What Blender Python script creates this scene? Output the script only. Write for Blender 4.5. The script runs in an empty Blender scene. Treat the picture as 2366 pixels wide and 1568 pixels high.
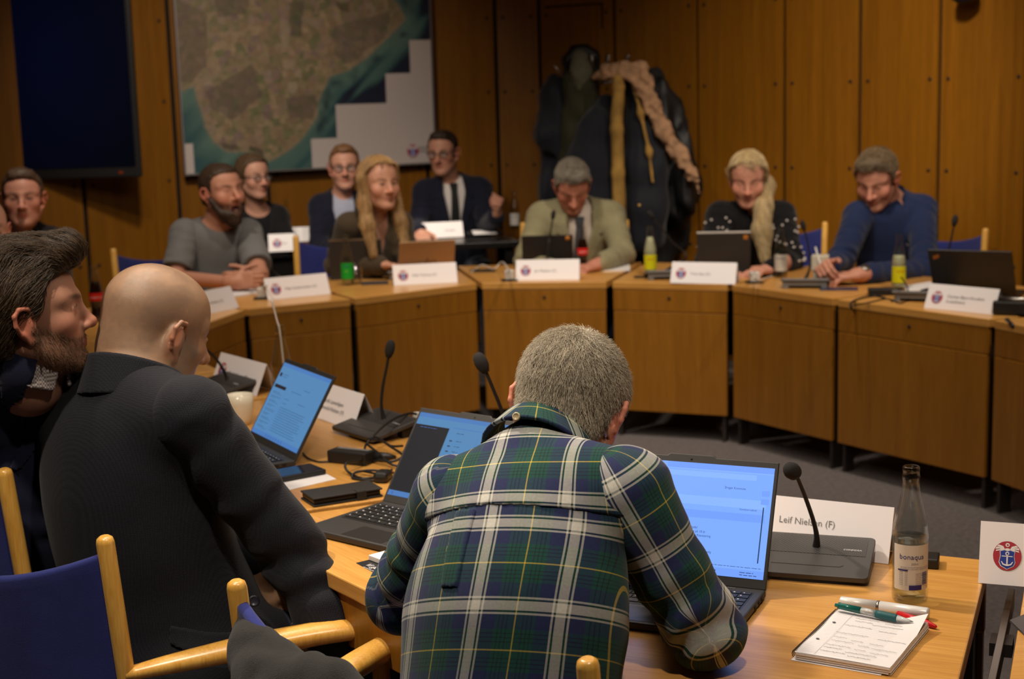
import bpy, bmesh, math, random
import numpy as np
from mathutils import Vector, Matrix, Euler, Quaternion

random.seed(7)
rng = np.random.default_rng(7)
SC = bpy.context.scene
COL = SC.collection
PI = math.pi

# ------------------------------------------------------------------ camera geometry
IMW, IMH = 2366, 1568
FPX, HORIZON, ROLL, CAMZ = 3450.0, 215.5, 0.0286, 1.58
PITCH = math.atan((IMH / 2 - HORIZON) / FPX)
TZ = 0.72            # table top height


def ray(px, py):
    cr, sr = math.cos(ROLL), math.sin(ROLL)
    u, v = px - IMW / 2, py - IMH / 2
    a, b = u * cr - v * sr, u * sr + v * cr
    return Vector((a, FPX * math.cos(PITCH) - b * math.sin(PITCH), -b * math.cos(PITCH) - FPX * math.sin(PITCH)))


def at(px, py, z=TZ):
    """point of the horizontal plane z seen at a pixel of the photograph"""
    d = ray(px, py)
    return Vector((0, 0, CAMZ)) + d * ((z - CAMZ) / d.z)


def atY(px, py, Y):
    """point at distance Y into the room seen at a pixel of the photograph"""
    d = ray(px, py)
    return Vector((0, 0, CAMZ)) + d * (Y / d.y)


# ------------------------------------------------------------------ object helpers
def tag(o, label=None, cat=None, group=None, kind=None):
    if label: o['label'] = label
    if cat: o['category'] = cat
    if group: o['group'] = group
    if kind: o['kind'] = kind
    return o


def empty(name, loc=(0, 0, 0), rz=0.0, label=None, cat=None, group=None, parent=None):
    o = bpy.data.objects.new(name, None)
    o.empty_display_size = 0.05
    COL.objects.link(o)
    o.location = loc
    o.rotation_euler = (0, 0, rz)
    if parent: o.parent = parent
    return tag(o, label, cat, group)


def link(name, me, mats, parent=None, smooth=True):
    o = bpy.data.objects.new(name, me)
    COL.objects.link(o)
    if not isinstance(mats, (list, tuple)): mats = [mats]
    for m in mats: me.materials.append(m)
    if smooth:
        me.polygons.foreach_set('use_smooth', [True] * len(me.polygons))
    if parent: o.parent = parent
    return o


def from_bm(name, bm, mats, parent=None, smooth=False, bevel=0.0, seg=2, autosmooth=None):
    me = bpy.data.meshes.new(name)
    bmesh.ops.recalc_face_normals(bm, faces=bm.faces)
    bm.to_mesh(me)
    bm.free()
    o = link(name, me, mats, parent, smooth)
    if bevel:
        b = o.modifiers.new('bevel', 'BEVEL')
        b.width = bevel; b.segments = seg; b.limit_method = 'ANGLE'; b.angle_limit = math.radians(40)
        b.harden_normals = False
        me.polygons.foreach_set('use_smooth', [False] * len(me.polygons))
    return o


def box(bm, c, s, M=None, mat=0):
    """box of full size s around c"""
    vs = []
    for x in (-.5, .5):
        for y in (-.5, .5):
            for z in (-.5, .5):
                p = Vector((c[0] + x * s[0], c[1] + y * s[1], c[2] + z * s[2]))
                vs.append(bm.verts.new(M @ p if M else p))
    for f in ((0, 1, 3, 2), (4, 6, 7, 5), (0, 4, 5, 1), (2, 3, 7, 6), (0, 2, 6, 4), (1, 5, 7, 3)):
        fc = bm.faces.new([vs[i] for i in f]); fc.material_index = mat
    return vs


def prism(bm, pts, z0, z1, M=None, mat=0):
    """polygon pts (x,y) extruded between z0 and z1"""
    a = [bm.verts.new(M @ Vector((p[0], p[1], z0)) if M else (p[0], p[1], z0)) for p in pts]
    b = [bm.verts.new(M @ Vector((p[0], p[1], z1)) if M else (p[0], p[1], z1)) for p in pts]
    n = len(pts)
    fs = [bm.faces.new(a[::-1]), bm.faces.new(b)]
    for i in range(n):
        fs.append(bm.faces.new((a[i], a[(i + 1) % n], b[(i + 1) % n], b[i])))
    for f in fs: f.material_index = mat
    return fs


def frame_of(pts):
    """parallel-transport frames along a polyline"""
    pts = [Vector(p) for p in pts]
    T = []
    for i in range(len(pts)):
        a = pts[max(i - 1, 0)]; b = pts[min(i + 1, len(pts) - 1)]
        d = b - a
        T.append(d.normalized() if d.length > 1e-9 else Vector((0, 0, 1)))
    up = Vector((0, 0, 1)) if abs(T[0].z) < .9 else Vector((1, 0, 0))
    N = (up - T[0] * up.dot(T[0])).normalized()
    out = []
    for t in T:
        N = (N - t * N.dot(t))
        N = N.normalized() if N.length > 1e-6 else t.orthogonal().normalized()
        out.append((t, N, t.cross(N)))
    return out


def tube(bm, pts, r, seg=10, caps=True, mat=0, flat=None):
    """round (or flattened) bar along pts; r a number or one per point"""
    pts = [Vector(p) for p in pts]
    rs = r if isinstance(r, (list, tuple)) else [r] * len(pts)
    fr = frame_of(pts)
    rings = []
    for p, rr, (t, n, b) in zip(pts, rs, fr):
        f = flat or 1.0
        rings.append([bm.verts.new(p + (n * math.cos(2 * PI * k / seg) * f + b * math.sin(2 * PI * k / seg)) * rr) for k in range(seg)])
    for i in range(len(rings) - 1):
        for k in range(seg):
            f = bm.faces.new((rings[i][k], rings[i][(k + 1) % seg], rings[i + 1][(k + 1) % seg], rings[i + 1][k]))
            f.material_index = mat; f.smooth = True
    if caps:
        f = bm.faces.new(rings[0][::-1]); f.material_index = mat
        f = bm.faces.new(rings[-1]); f.material_index = mat


def lathe(bm, prof, seg=24, M=None, mat=0, close=False):
    """profile [(r,z)...] turned about z"""
    rings = []
    for (r, z) in prof:
        if r < 1e-6:
            p = Vector((0, 0, z)); rings.append([bm.verts.new(M @ p if M else p)])
        else:
            ring = []
            for k in range(seg):
                p = Vector((r * math.cos(2 * PI * k / seg), r * math.sin(2 * PI * k / seg), z))
                ring.append(bm.verts.new(M @ p if M else p))
            rings.append(ring)
    for i in range(len(rings) - 1):
        a, b = rings[i], rings[i + 1]
        for k in range(seg):
            k2 = (k + 1) % seg
            if len(a) == 1 and len(b) == 1: continue
            if len(a) == 1: f = bm.faces.new((a[0], b[k], b[k2]))
            elif len(b) == 1: f = bm.faces.new((a[k], a[k2], b[0]))
            else: f = bm.faces.new((a[k], a[k2], b[k2], b[k]))
            f.material_index = mat; f.smooth = True


def smooth_pts(pts, n=8):
    """Catmull-Rom through pts"""
    pts = [Vector(p) for p in pts]
    P = [pts[0] * 2 - pts[1]] + pts + [pts[-1] * 2 - pts[-2]]
    out = []
    for i in range(1, len(P) - 2):
        p0, p1, p2, p3 = P[i - 1:i + 3]
        for k in range(n):
            t = k / n
            out.append(0.5 * ((2 * p1) + (p2 - p0) * t + (2 * p0 - 5 * p1 + 4 * p2 - p3) * t * t + (3 * p1 - p0 - 3 * p2 + p3) * t ** 3))
    out.append(pts[-1])
    return out


def bar(name, pts, r, mat, parent=None, seg=10, n=8, flat=None):
    bm = bmesh.new()
    tube(bm, smooth_pts(pts, n) if n else pts, r, seg, flat=flat)
    return from_bm(name, bm, mat, parent)


def copy_tree(o, parent=None):
    c = o.copy(); COL.objects.link(c)
    if parent: c.parent = parent
    for ch in o.children: copy_tree(ch, c)
    return c


FONT_W = {}


def text_obj(name, body, size, mat, parent, M, align='LEFT', shear=0.0, xs=1.0, extrude=0.0):
    """lettering turned into a mesh, laid in the local xy plane of M"""
    cu = bpy.data.curves.new(name, 'FONT')
    cu.body = body; cu.size = size; cu.align_x = align; cu.shear = shear; cu.extrude = extrude
    cu.resolution_u = 2
    t = bpy.data.objects.new(name + '_tmp', cu)
    COL.objects.link(t)
    dg = bpy.context.evaluated_depsgraph_get()
    me = bpy.data.meshes.new_from_object(t.evaluated_get(dg))
    bpy.data.objects.remove(t); bpy.data.curves.remove(cu)
    me.transform(Matrix.Diagonal((xs, 1, 1, 1)))
    me.transform(M)
    me.materials.clear()
    return link(name, me, mat, parent, smooth=False)


def basis(o, x, y):
    """matrix whose local x, y axes lie along the given vectors"""
    x = Vector(x).normalized(); y = Vector(y)
    y = (y - x * y.dot(x)).normalized()
    z = x.cross(y)
    M = Matrix((x, y, z)).transposed().to_4x4()
    M.translation = Vector(o)
    return M


# ------------------------------------------------------------------ materials
def srgb(r, g, b):
    def f(c):
        c /= 255.0
        return c / 12.92 if c <= .04045 else ((c + .055) / 1.055) ** 2.4
    return (f(r), f(g), f(b), 1.0)


class NT:
    def __init__(s, m):
        s.nt = m.node_tree; s.n = s.nt.nodes; s.l = s.nt.links

    def add(s, t, **kw):
        n = s.n.new(t)
        for k, v in kw.items():
            if k.startswith('i_'):
                n.inputs[k[2:].replace('_', ' ')].default_value = v
            else: setattr(n, k, v)
        return n

    def lk(s, a, b): s.l.new(a, b)


MATS = {}


def mat(name, col, rough=.5, metal=0.0, spec=.5, bump=0.0, bscale=200.0, var=0.0, vscale=20.0, coat=0.0, sheen=0.0,
        trans=0.0, ior=1.45, emit=None, estr=1.0, sss=0.0, attr=None, alpha=1.0, stretch=None):
    if name in MATS: return MATS[name]
    m = bpy.data.materials.new(name); m.use_nodes = True
    t = NT(m); b = t.n['Principled BSDF']
    b.inputs['Base Color'].default_value = col if len(col) == 4 else (*col, 1)
    b.inputs['Roughness'].default_value = rough
    b.inputs['Metallic'].default_value = metal
    b.inputs['Specular IOR Level'].default_value = spec
    b.inputs['IOR'].default_value = ior
    b.inputs['Coat Weight'].default_value = coat
    b.inputs['Sheen Weight'].default_value = sheen
    b.inputs['Transmission Weight'].default_value = trans
    b.inputs['Alpha'].default_value = alpha
    if sss:
        b.inputs['Subsurface Weight'].default_value = sss
        b.inputs['Subsurface Radius'].default_value = (1, .35, .2)
        b.inputs['Subsurface Scale'].default_value = .008
    if emit:
        b.inputs['Emission Color'].default_value = emit
        b.inputs['Emission Strength'].default_value = estr
    tc = t.add('ShaderNodeTexCoord')
    vec = tc.outputs['Object']
    if stretch:
        mp = t.add('ShaderNodeMapping'); mp.inputs['Scale'].default_value = stretch
        t.lk(vec, mp.inputs['Vector']); vec = mp.outputs['Vector']
    base = None
    if attr:
        a = t.add('ShaderNodeAttribute'); a.attribute_name = attr
        base = a.outputs['Color']
    if var:
        nz = t.add('ShaderNodeTexNoise'); nz.inputs['Scale'].default_value = vscale; nz.inputs['Detail'].default_value = 4
        t.lk(vec, nz.inputs['Vector'])
        mr = t.add('ShaderNodeMapRange'); mr.inputs['From Min'].default_value = .3; mr.inputs['From Max'].default_value = .7
        mr.inputs['To Min'].default_value = 1 - var; mr.inputs['To Max'].default_value = 1 + var
        t.lk(nz.outputs['Fac'], mr.inputs['Value'])
        mx = t.add('ShaderNodeMix', data_type='RGBA', blend_type='MULTIPLY'); mx.inputs['Factor'].default_value = 1
        if base: t.lk(base, mx.inputs['A'])
        else: mx.inputs['A'].default_value = b.inputs['Base Color'].default_value
        t.lk(mr.outputs['Result'], mx.inputs['B'])
        base = mx.outputs['Result']
    if base: t.lk(base, b.inputs['Base Color'])
    if bump:
        nb = t.add('ShaderNodeTexNoise'); nb.inputs['Scale'].default_value = bscale; nb.inputs['Detail'].default_value = 3
        t.lk(vec, nb.inputs['Vector'])
        bp = t.add('ShaderNodeBump'); bp.inputs['Strength'].default_value = bump; bp.inputs['Distance'].default_value = .002
        t.lk(nb.outputs['Fac'], bp.inputs['Height']); t.lk(bp.outputs['Normal'], b.inputs['Normal'])
    MATS[name] = m
    return m


def wood(name, c1, c2, axis=2, scale=9.0, stretch=.06, rough=.38, tint=False, coat=.25, fine=.5):
    """veneer: fine streaks drawn out along one local axis"""
    m = bpy.data.materials.new(name); m.use_nodes = True
    t = NT(m); b = t.n['Principled BSDF']
    tc = t.add('ShaderNodeTexCoord')
    info = t.add('ShaderNodeObjectInfo')
    off = t.add('ShaderNodeVectorMath', operation='SCALE'); off.inputs['Scale'].default_value = 37.0
    cmb = t.add('ShaderNodeCombineXYZ')
    t.lk(info.outputs['Random'], cmb.inputs[0]); t.lk(info.outputs['Random'], cmb.inputs[1]); t.lk(info.outputs['Random'], cmb.inputs[2])
    t.lk(cmb.outputs[0], off.inputs[0])
    ad = t.add('ShaderNodeVectorMath', operation='ADD')
    t.lk(tc.outputs['Object'], ad.inputs[0]); t.lk(off.outputs[0], ad.inputs[1])
    mp = t.add('ShaderNodeMapping')
    s = [scale] * 3; s[axis] = scale * stretch
    mp.inputs['Scale'].default_value = s
    t.lk(ad.outputs[0], mp.inputs['Vector'])
    n1 = t.add('ShaderNodeTexNoise'); n1.inputs['Scale'].default_value = 1.0; n1.inputs['Detail'].default_value = 5; n1.inputs['Distortion'].default_value = .6
    n2 = t.add('ShaderNodeTexNoise'); n2.inputs['Scale'].default_value = 9.0; n2.inputs['Detail'].default_value = 3
    t.lk(mp.outputs[0], n1.inputs['Vector']); t.lk(mp.outputs[0], n2.inputs['Vector'])
    mxv = t.add('ShaderNodeMix', data_type='FLOAT'); mxv.inputs['Factor'].default_value = fine
    t.lk(n1.outputs['Fac'], mxv.inputs['A']); t.lk(n2.outputs['Fac'], mxv.inputs['B'])
    cr = t.add('ShaderNodeValToRGB')
    cr.color_ramp.elements[0].position = .36; cr.color_ramp.elements[1].position = .66
    cr.color_ramp.elements[0].color = c1; cr.color_ramp.elements[1].color = c2
    t.lk(mxv.outputs['Result'], cr.inputs['Fac'])
    out = cr.outputs['Color']
    if tint:
        a = t.add('ShaderNodeAttribute'); a.attribute_name = 'Col'
        mx = t.add('ShaderNodeMix', data_type='RGBA', blend_type='MULTIPLY'); mx.inputs['Factor'].default_value = 1
        t.lk(out, mx.inputs['A']); t.lk(a.outputs['Color'], mx.inputs['B']); out = mx.outputs['Result']
    t.lk(out, b.inputs['Base Color'])
    b.inputs['Roughness'].default_value = rough
    b.inputs['Coat Weight'].default_value = coat; b.inputs['Coat Roughness'].default_value = .3
    b.inputs['Specular IOR Level'].default_value = .4
    bp = t.add('ShaderNodeBump'); bp.inputs['Strength'].default_value = .08; bp.inputs['Distance'].default_value = .001
    t.lk(n2.outputs['Fac'], bp.inputs['Height']); t.lk(bp.outputs['Normal'], b.inputs['Normal'])
    MATS[name] = m
    return m


def set_cols(me, cols, name='Col'):
    """per-vertex colour attribute"""
    ca = me.color_attributes.new(name, 'FLOAT_COLOR', 'POINT')
    c = np.ones((len(me.vertices), 4), np.float32)
    c[:, :3] = cols
    ca.data.foreach_set('color', c.ravel())
# ------------------------------------------------------------------ smooth bodies from distance fields
def V(*a): return np.array(a if len(a) > 1 else a[0], float)


def cone(a, b, r1, r2=None): return ('c', V(a), V(b), r1, r1 if r2 is None else r2)
def ell(c, r, R=None): return ('e', V(c), V(r), None if R is None else np.array(R, float))
def rbox(c, h, r, R=None): return ('b', V(c), V(h), r, None if R is None else np.array(R, float))
def plane(p, n): return ('h', V(p), V(n) / np.linalg.norm(V(n)))          # inside is behind n
def poly(o, x, y, pts, nmin=-9.0, nmax=9.0):                                # polygon prism in the frame o, x, y (n = x cross y)
    x = V(x) / np.linalg.norm(V(x)); y = V(y) - x * (V(y) @ x); y /= np.linalg.norm(y)
    return ('p', V(o), x, y, np.cross(x, y), np.array(pts, float), nmin, nmax)


def pd(pr, P):
    """distance from points P to one primitive"""
    t = pr[0]
    if t == 'c':
        _, a, b, r1, r2 = pr
        ba = b - a; pa = P - a
        h = np.clip(pa @ ba / max(ba @ ba, 1e-12), 0, 1)
        return np.linalg.norm(pa - h[:, None] * ba, axis=1) - (r1 + (r2 - r1) * h)
    if t == 'e':
        _, c, r, R = pr
        q = P - c
        if R is not None: q = q @ R
        k0 = np.linalg.norm(q / r, axis=1); k1 = np.linalg.norm(q / (r * r), axis=1)
        return np.where(k1 > 1e-9, k0 * (k0 - 1) / np.maximum(k1, 1e-9), -r.min())
    if t == 'b':
        _, c, h, r, R = pr
        q = P - c
        if R is not None: q = q @ R
        q = np.abs(q) - (h - r)
        return np.linalg.norm(np.maximum(q, 0), axis=1) + np.minimum(q.max(1), 0) - r
    if t == 'h':
        return (P - pr[1]) @ pr[2]
    if t == 'p':
        _, o, x, y, n, pts, a, b = pr
        q = P - o
        u, v, w = q @ x, q @ y, q @ n
        d = np.full(len(P), 1e9); s = np.ones(len(P))
        m = len(pts); j = m - 1
        for i in range(m):
            e = pts[j] - pts[i]
            wx, wy = u - pts[i][0], v - pts[i][1]
            tt = np.clip((wx * e[0] + wy * e[1]) / max(e @ e, 1e-12), 0, 1)
            d = np.minimum(d, (wx - e[0] * tt) ** 2 + (wy - e[1] * tt) ** 2)
            c1 = v >= pts[i][1]; c2 = v < pts[j][1]; c3 = e[0] * wy > e[1] * wx
            flip = (c1 & c2 & c3) | (~c1 & ~c2 & ~c3)
            s = np.where(flip, -s, s); j = i
        d = s * np.sqrt(d)
        return np.maximum(np.maximum(d, a - w), w - b)
    raise ValueError(t)


class Field:
    """ordered list of (op, primitive, blend); op u union, s subtract, x intersect, o offset, f free function"""

    def __init__(s): s.ops = []
    def u(s, pr, k=.012): s.ops.append(('u', pr, k)); return s
    def s(s, pr, k=.004): s.ops.append(('s', pr, k)); return s
    def x(s, pr, k=.0): s.ops.append(('x', pr, k)); return s
    def off(s, t): s.ops.append(('o', None, t)); return s
    def fn(s, f): s.ops.append(('f', f, 0)); return s
    def copy(s):
        n = Field(); n.ops = list(s.ops); return n
    def ext(s, o): s.ops += o.ops; return s

    def __call__(s, P, rad=None):
        d = np.full(len(P), 1e3)
        ctr = None
        if rad is not None: ctr = P.mean(0)[None]
        for op, pr, k in s.ops:
            if op == 'u':
                if ctr is not None and pd(pr, ctr)[0] > rad * 1.6 + k + .03: continue
                q = pd(pr, P)
                if k > 0:
                    h = np.maximum(k - np.abs(d - q), 0) / k
                    d = np.minimum(d, q) - h * h * k * .25
                else: d = np.minimum(d, q)
            elif op == 's':
                if ctr is not None and pd(pr, ctr)[0] > rad * 1.6 + k + .03: continue
                q = -pd(pr, P)
                if k > 0:
                    h = np.maximum(k - np.abs(d - q), 0) / k
                    d = np.maximum(d, q) + h * h * k * .25
                else: d = np.maximum(d, q)
            elif op == 'x':
                q = pr(P) if callable(pr) else pd(pr, P)
                if k > 0:
                    h = np.maximum(k - np.abs(d - q), 0) / k
                    d = np.maximum(d, q) + h * h * k * .25
                else: d = np.maximum(d, q)
            elif op == 'o': d = d - k
            elif op == 'f': d = pr(P, d)
        return d


def bounds(F, pad=.03):
    lo, hi = np.full(3, 1e9), np.full(3, -1e9)
    for op, pr, k in F.ops:
        if op != 'u': continue
        if pr[0] == 'c':
            for q, r in ((pr[1], pr[3]), (pr[2], pr[4])): lo = np.minimum(lo, q - r); hi = np.maximum(hi, q + r)
        elif pr[0] in 'eb':
            r = np.max(pr[2]) * (1.0 if pr[0] == 'e' else 1.75)
            lo = np.minimum(lo, pr[1] - r); hi = np.maximum(hi, pr[1] + r)
    return lo - pad, hi + pad


NB = 12
_g = np.stack(np.meshgrid(*[np.arange(NB + 1)] * 3, indexing='ij'), -1).reshape(-1, 3)


def mesh_field(F, res, lo=None, hi=None, project=1):
    """vertices, quads of the zero level of F (surface nets over the blocks that touch the surface)"""
    if lo is None: lo, hi = bounds(F)
    lo = np.asarray(lo, float); hi = np.asarray(hi, float)
    bs = NB * res
    nb = np.ceil((hi - lo) / bs).astype(int) + 1
    bi = np.stack(np.meshgrid(*[np.arange(n) for n in nb], indexing='ij'), -1).reshape(-1, 3)
    ctr = lo + (bi + .5) * bs
    rad = bs * math.sqrt(3) / 2
    dc = np.concatenate([F(ctr[i:i + 60000]) for i in range(0, len(ctr), 60000)])
    keep = bi[np.abs(dc) < rad * 1.5 + .004]
    NX = nb * NB + 2

    def gid(i): return (i[:, 0] * NX[1] + i[:, 1]) * NX[2] + i[:, 2]
    vid, vpos, quads = [], [], []
    edges = [(a, b) for a in range(8) for b in range(a + 1, 8) if bin(a ^ b).count('1') == 1]
    offs = np.array([[(c >> 2) & 1, (c >> 1) & 1, c & 1] for c in range(8)])
    for b in keep:
        P = lo + (b * NB + _g) * res
        D = F(P, rad).reshape(NB + 1, NB + 1, NB + 1)
        S = D < 0
        if S.all() or not S.any(): continue
        C = [D[o[0]:NB + o[0], o[1]:NB + o[1], o[2]:NB + o[2]] for o in offs]
        sg = sum((c < 0).astype(np.int8) for c in C)
        act = np.argwhere((sg > 0) & (sg < 8))
        if not len(act): continue
        vals = np.stack([c[act[:, 0], act[:, 1], act[:, 2]] for c in C], 1)
        acc = np.zeros((len(act), 3)); cnt = np.zeros(len(act))
        for (p, q) in edges:
            a, c = vals[:, p], vals[:, q]
            m = (a < 0) != (c < 0)
            tt = np.where(m, a / np.where(np.abs(a - c) < 1e-12, 1, a - c), 0)
            acc += np.where(m[:, None], offs[p] + (offs[q] - offs[p]) * tt[:, None], 0); cnt += m
        vpos.append(lo + (b * NB + act + acc / cnt[:, None]) * res)
        vid.append(gid(b * NB + act + 1))
        for ax in range(3):
            o = [0, 0, 0]; o[ax] = 1
            A = S[:NB, :NB, :NB]; B = S[o[0]:NB + o[0], o[1]:NB + o[1], o[2]:NB + o[2]]
            e = np.argwhere(A != B)
            if not len(e): continue
            fl = A[e[:, 0], e[:, 1], e[:, 2]]
            u = np.zeros(3, int); w = np.zeros(3, int); u[(ax + 1) % 3] = 1; w[(ax + 2) % 3] = 1
            g = b * NB + e + 1
            q = np.stack([gid(g - u - w), gid(g - w), gid(g), gid(g - u)], 1)
            q[~fl] = q[~fl][:, ::-1]
            quads.append(q)
    vid = np.concatenate(vid); vpos = np.concatenate(vpos); quads = np.concatenate(quads)
    order = np.argsort(vid); vid = vid[order]; vpos = vpos[order]
    ix = np.searchsorted(vid, quads); ix = np.minimum(ix, len(vid) - 1)
    ok = (vid[ix] == quads).all(1)
    quads = ix[ok]
    for _ in range(project):
        n, d = grad(F, vpos, res * .5)
        vpos = vpos - n * np.clip(d, -res, res)[:, None] * .8
    return vpos, quads


def grad(F, P, e=.002):
    d0 = F(P); g = np.zeros_like(P)
    for a in range(3):
        s = np.zeros(3); s[a] = e
        g[:, a] = F(P + s) - d0
    n = np.linalg.norm(g, axis=1)[:, None]
    return g / np.maximum(n, 1e-9), d0


def largest_piece(v, q):
    lab = np.arange(len(v))
    while True:
        m = lab[q].min(1); new = lab.copy()
        np.minimum.at(new, q.ravel(), np.repeat(m, 4)); new = new[new]
        if (new == lab).all(): break
        lab = new
    ids, cnt = np.unique(lab[q[:, 0]], return_counts=True)
    q = q[lab[q[:, 0]] == ids[cnt.argmax()]]
    use = np.unique(q); re = np.full(len(v), -1); re[use] = np.arange(len(use))
    return v[use], re[q]


def field_obj(name, F, res, mats, parent=None, cols=None, lo=None, hi=None, project=1, largest=False):
    v, q = mesh_field(F, res, lo, hi, project)
    if largest: v, q = largest_piece(v, q)
    me = bpy.data.meshes.new(name)
    me.vertices.add(len(v)); me.vertices.foreach_set('co', v.astype(np.float32).ravel())
    me.loops.add(len(q) * 4); me.loops.foreach_set('vertex_index', q.astype(np.int32).ravel())
    me.polygons.add(len(q)); me.polygons.foreach_set('loop_start', np.arange(0, len(q) * 4, 4, dtype=np.int32))
    me.update(calc_edges=True); me.validate()
    if cols is not None: set_cols(me, cols(v))
    return link(name, me, mats, parent)


def hash3(i, j, k, s):
    n = (i * 374761393 + j * 668265263 + k * 2147483647 + s * 974711) & 0xffffffff
    n = ((n ^ (n >> 13)) * 1274126177) & 0xffffffff
    return ((n ^ (n >> 16)) & 0xffff) / 32767.5 - 1


def vnoise(P, s=0):
    """smooth value noise in -1..1, one cell per unit"""
    i = np.floor(P).astype(np.int64); f = P - i; f = f * f * (3 - 2 * f)
    r = np.zeros(len(P))
    for a in (0, 1):
        for b in (0, 1):
            for c in (0, 1):
                w = (f[:, 0] if a else 1 - f[:, 0]) * (f[:, 1] if b else 1 - f[:, 1]) * (f[:, 2] if c else 1 - f[:, 2])
                r += w * hash3(i[:, 0] + a, i[:, 1] + b, i[:, 2] + c, s)
    return r


def strands(name, pts, rad, mats, parent=None):
    """hair curves: pts (n strands, m points, 3)"""
    hc = bpy.data.hair_curves.new(name)
    n, m = pts.shape[:2]
    hc.add_curves([m] * n)
    hc.attributes['position'].data.foreach_set('vector', pts.astype(np.float32).ravel())
    r = np.linspace(1, .35, m)[None, :] * np.broadcast_to(np.asarray(rad, float).reshape(-1, 1), (n, 1))
    ra = hc.attributes.get('radius') or hc.attributes.new('radius', 'FLOAT', 'POINT')
    ra.data.foreach_set('value', r.astype(np.float32).ravel())
    o = bpy.data.objects.new(name, hc); COL.objects.link(o)
    hc.materials.append(mats)
    if parent: o.parent = parent
    return o


def comb(F, roots, flow, length, m=7, lift=.001, clump=0.0, jitter=.15, seed=1):
    """strands that run over the surface of F along flow(P)"""
    rg = np.random.default_rng(seed)
    P = roots.copy(); out = [P.copy()]
    L = length * rg.uniform(.75, 1.15, len(P))
    J = rg.normal(0, jitter, P.shape)
    for i in range(1, m):
        n, d = grad(F, P)
        t = flow(P) + J
        t = t - n * np.sum(t * n, 1)[:, None]
        t /= np.maximum(np.linalg.norm(t, axis=1), 1e-6)[:, None]
        P = P + t * (L / (m - 1))[:, None]
        n, d = grad(F, P)
        P = P - n * (d - lift * (i / (m - 1)) * rg.uniform(.4, 1.6, len(P)))[:, None]
        out.append(P.copy())
    return np.stack(out, 1)


def mesh_samples(o, n, seed=0, keep=None):
    """random points on a quad mesh object"""
    me = o.data; rg = np.random.default_rng(seed)
    co = np.empty(len(me.vertices) * 3, np.float32); me.vertices.foreach_get('co', co); co = co.reshape(-1, 3).astype(float)
    pi = np.empty(len(me.polygons) * 4, np.int32); me.polygons.foreach_get('vertices', pi) if False else me.loops.foreach_get('vertex_index', pi)
    q = pi.reshape(-1, 4)
    if keep is not None:
        c = co[q].mean(1); q = q[keep(c)]
    k = rg.integers(0, len(q), n)
    u, v = rg.random(n)[:, None], rg.random(n)[:, None]
    a, b, c, d = (co[q[k, i]] for i in range(4))
    return a * (1 - u) * (1 - v) + b * u * (1 - v) + c * u * v + d * (1 - u) * v
# ------------------------------------------------------------------ people
def nrm(v):
    v = V(v); return v / max(np.linalg.norm(v), 1e-9)


def head_frame(face, roll=0.0, up=(0, 0, 1)):
    y = nrm(face); x = nrm(np.cross(y, V(up))); z = np.cross(x, y)
    if roll:
        c, s = math.cos(roll), math.sin(roll)
        x, z = x * c + z * s, z * c - x * s
    return np.stack([x, y, z], 1)


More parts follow.
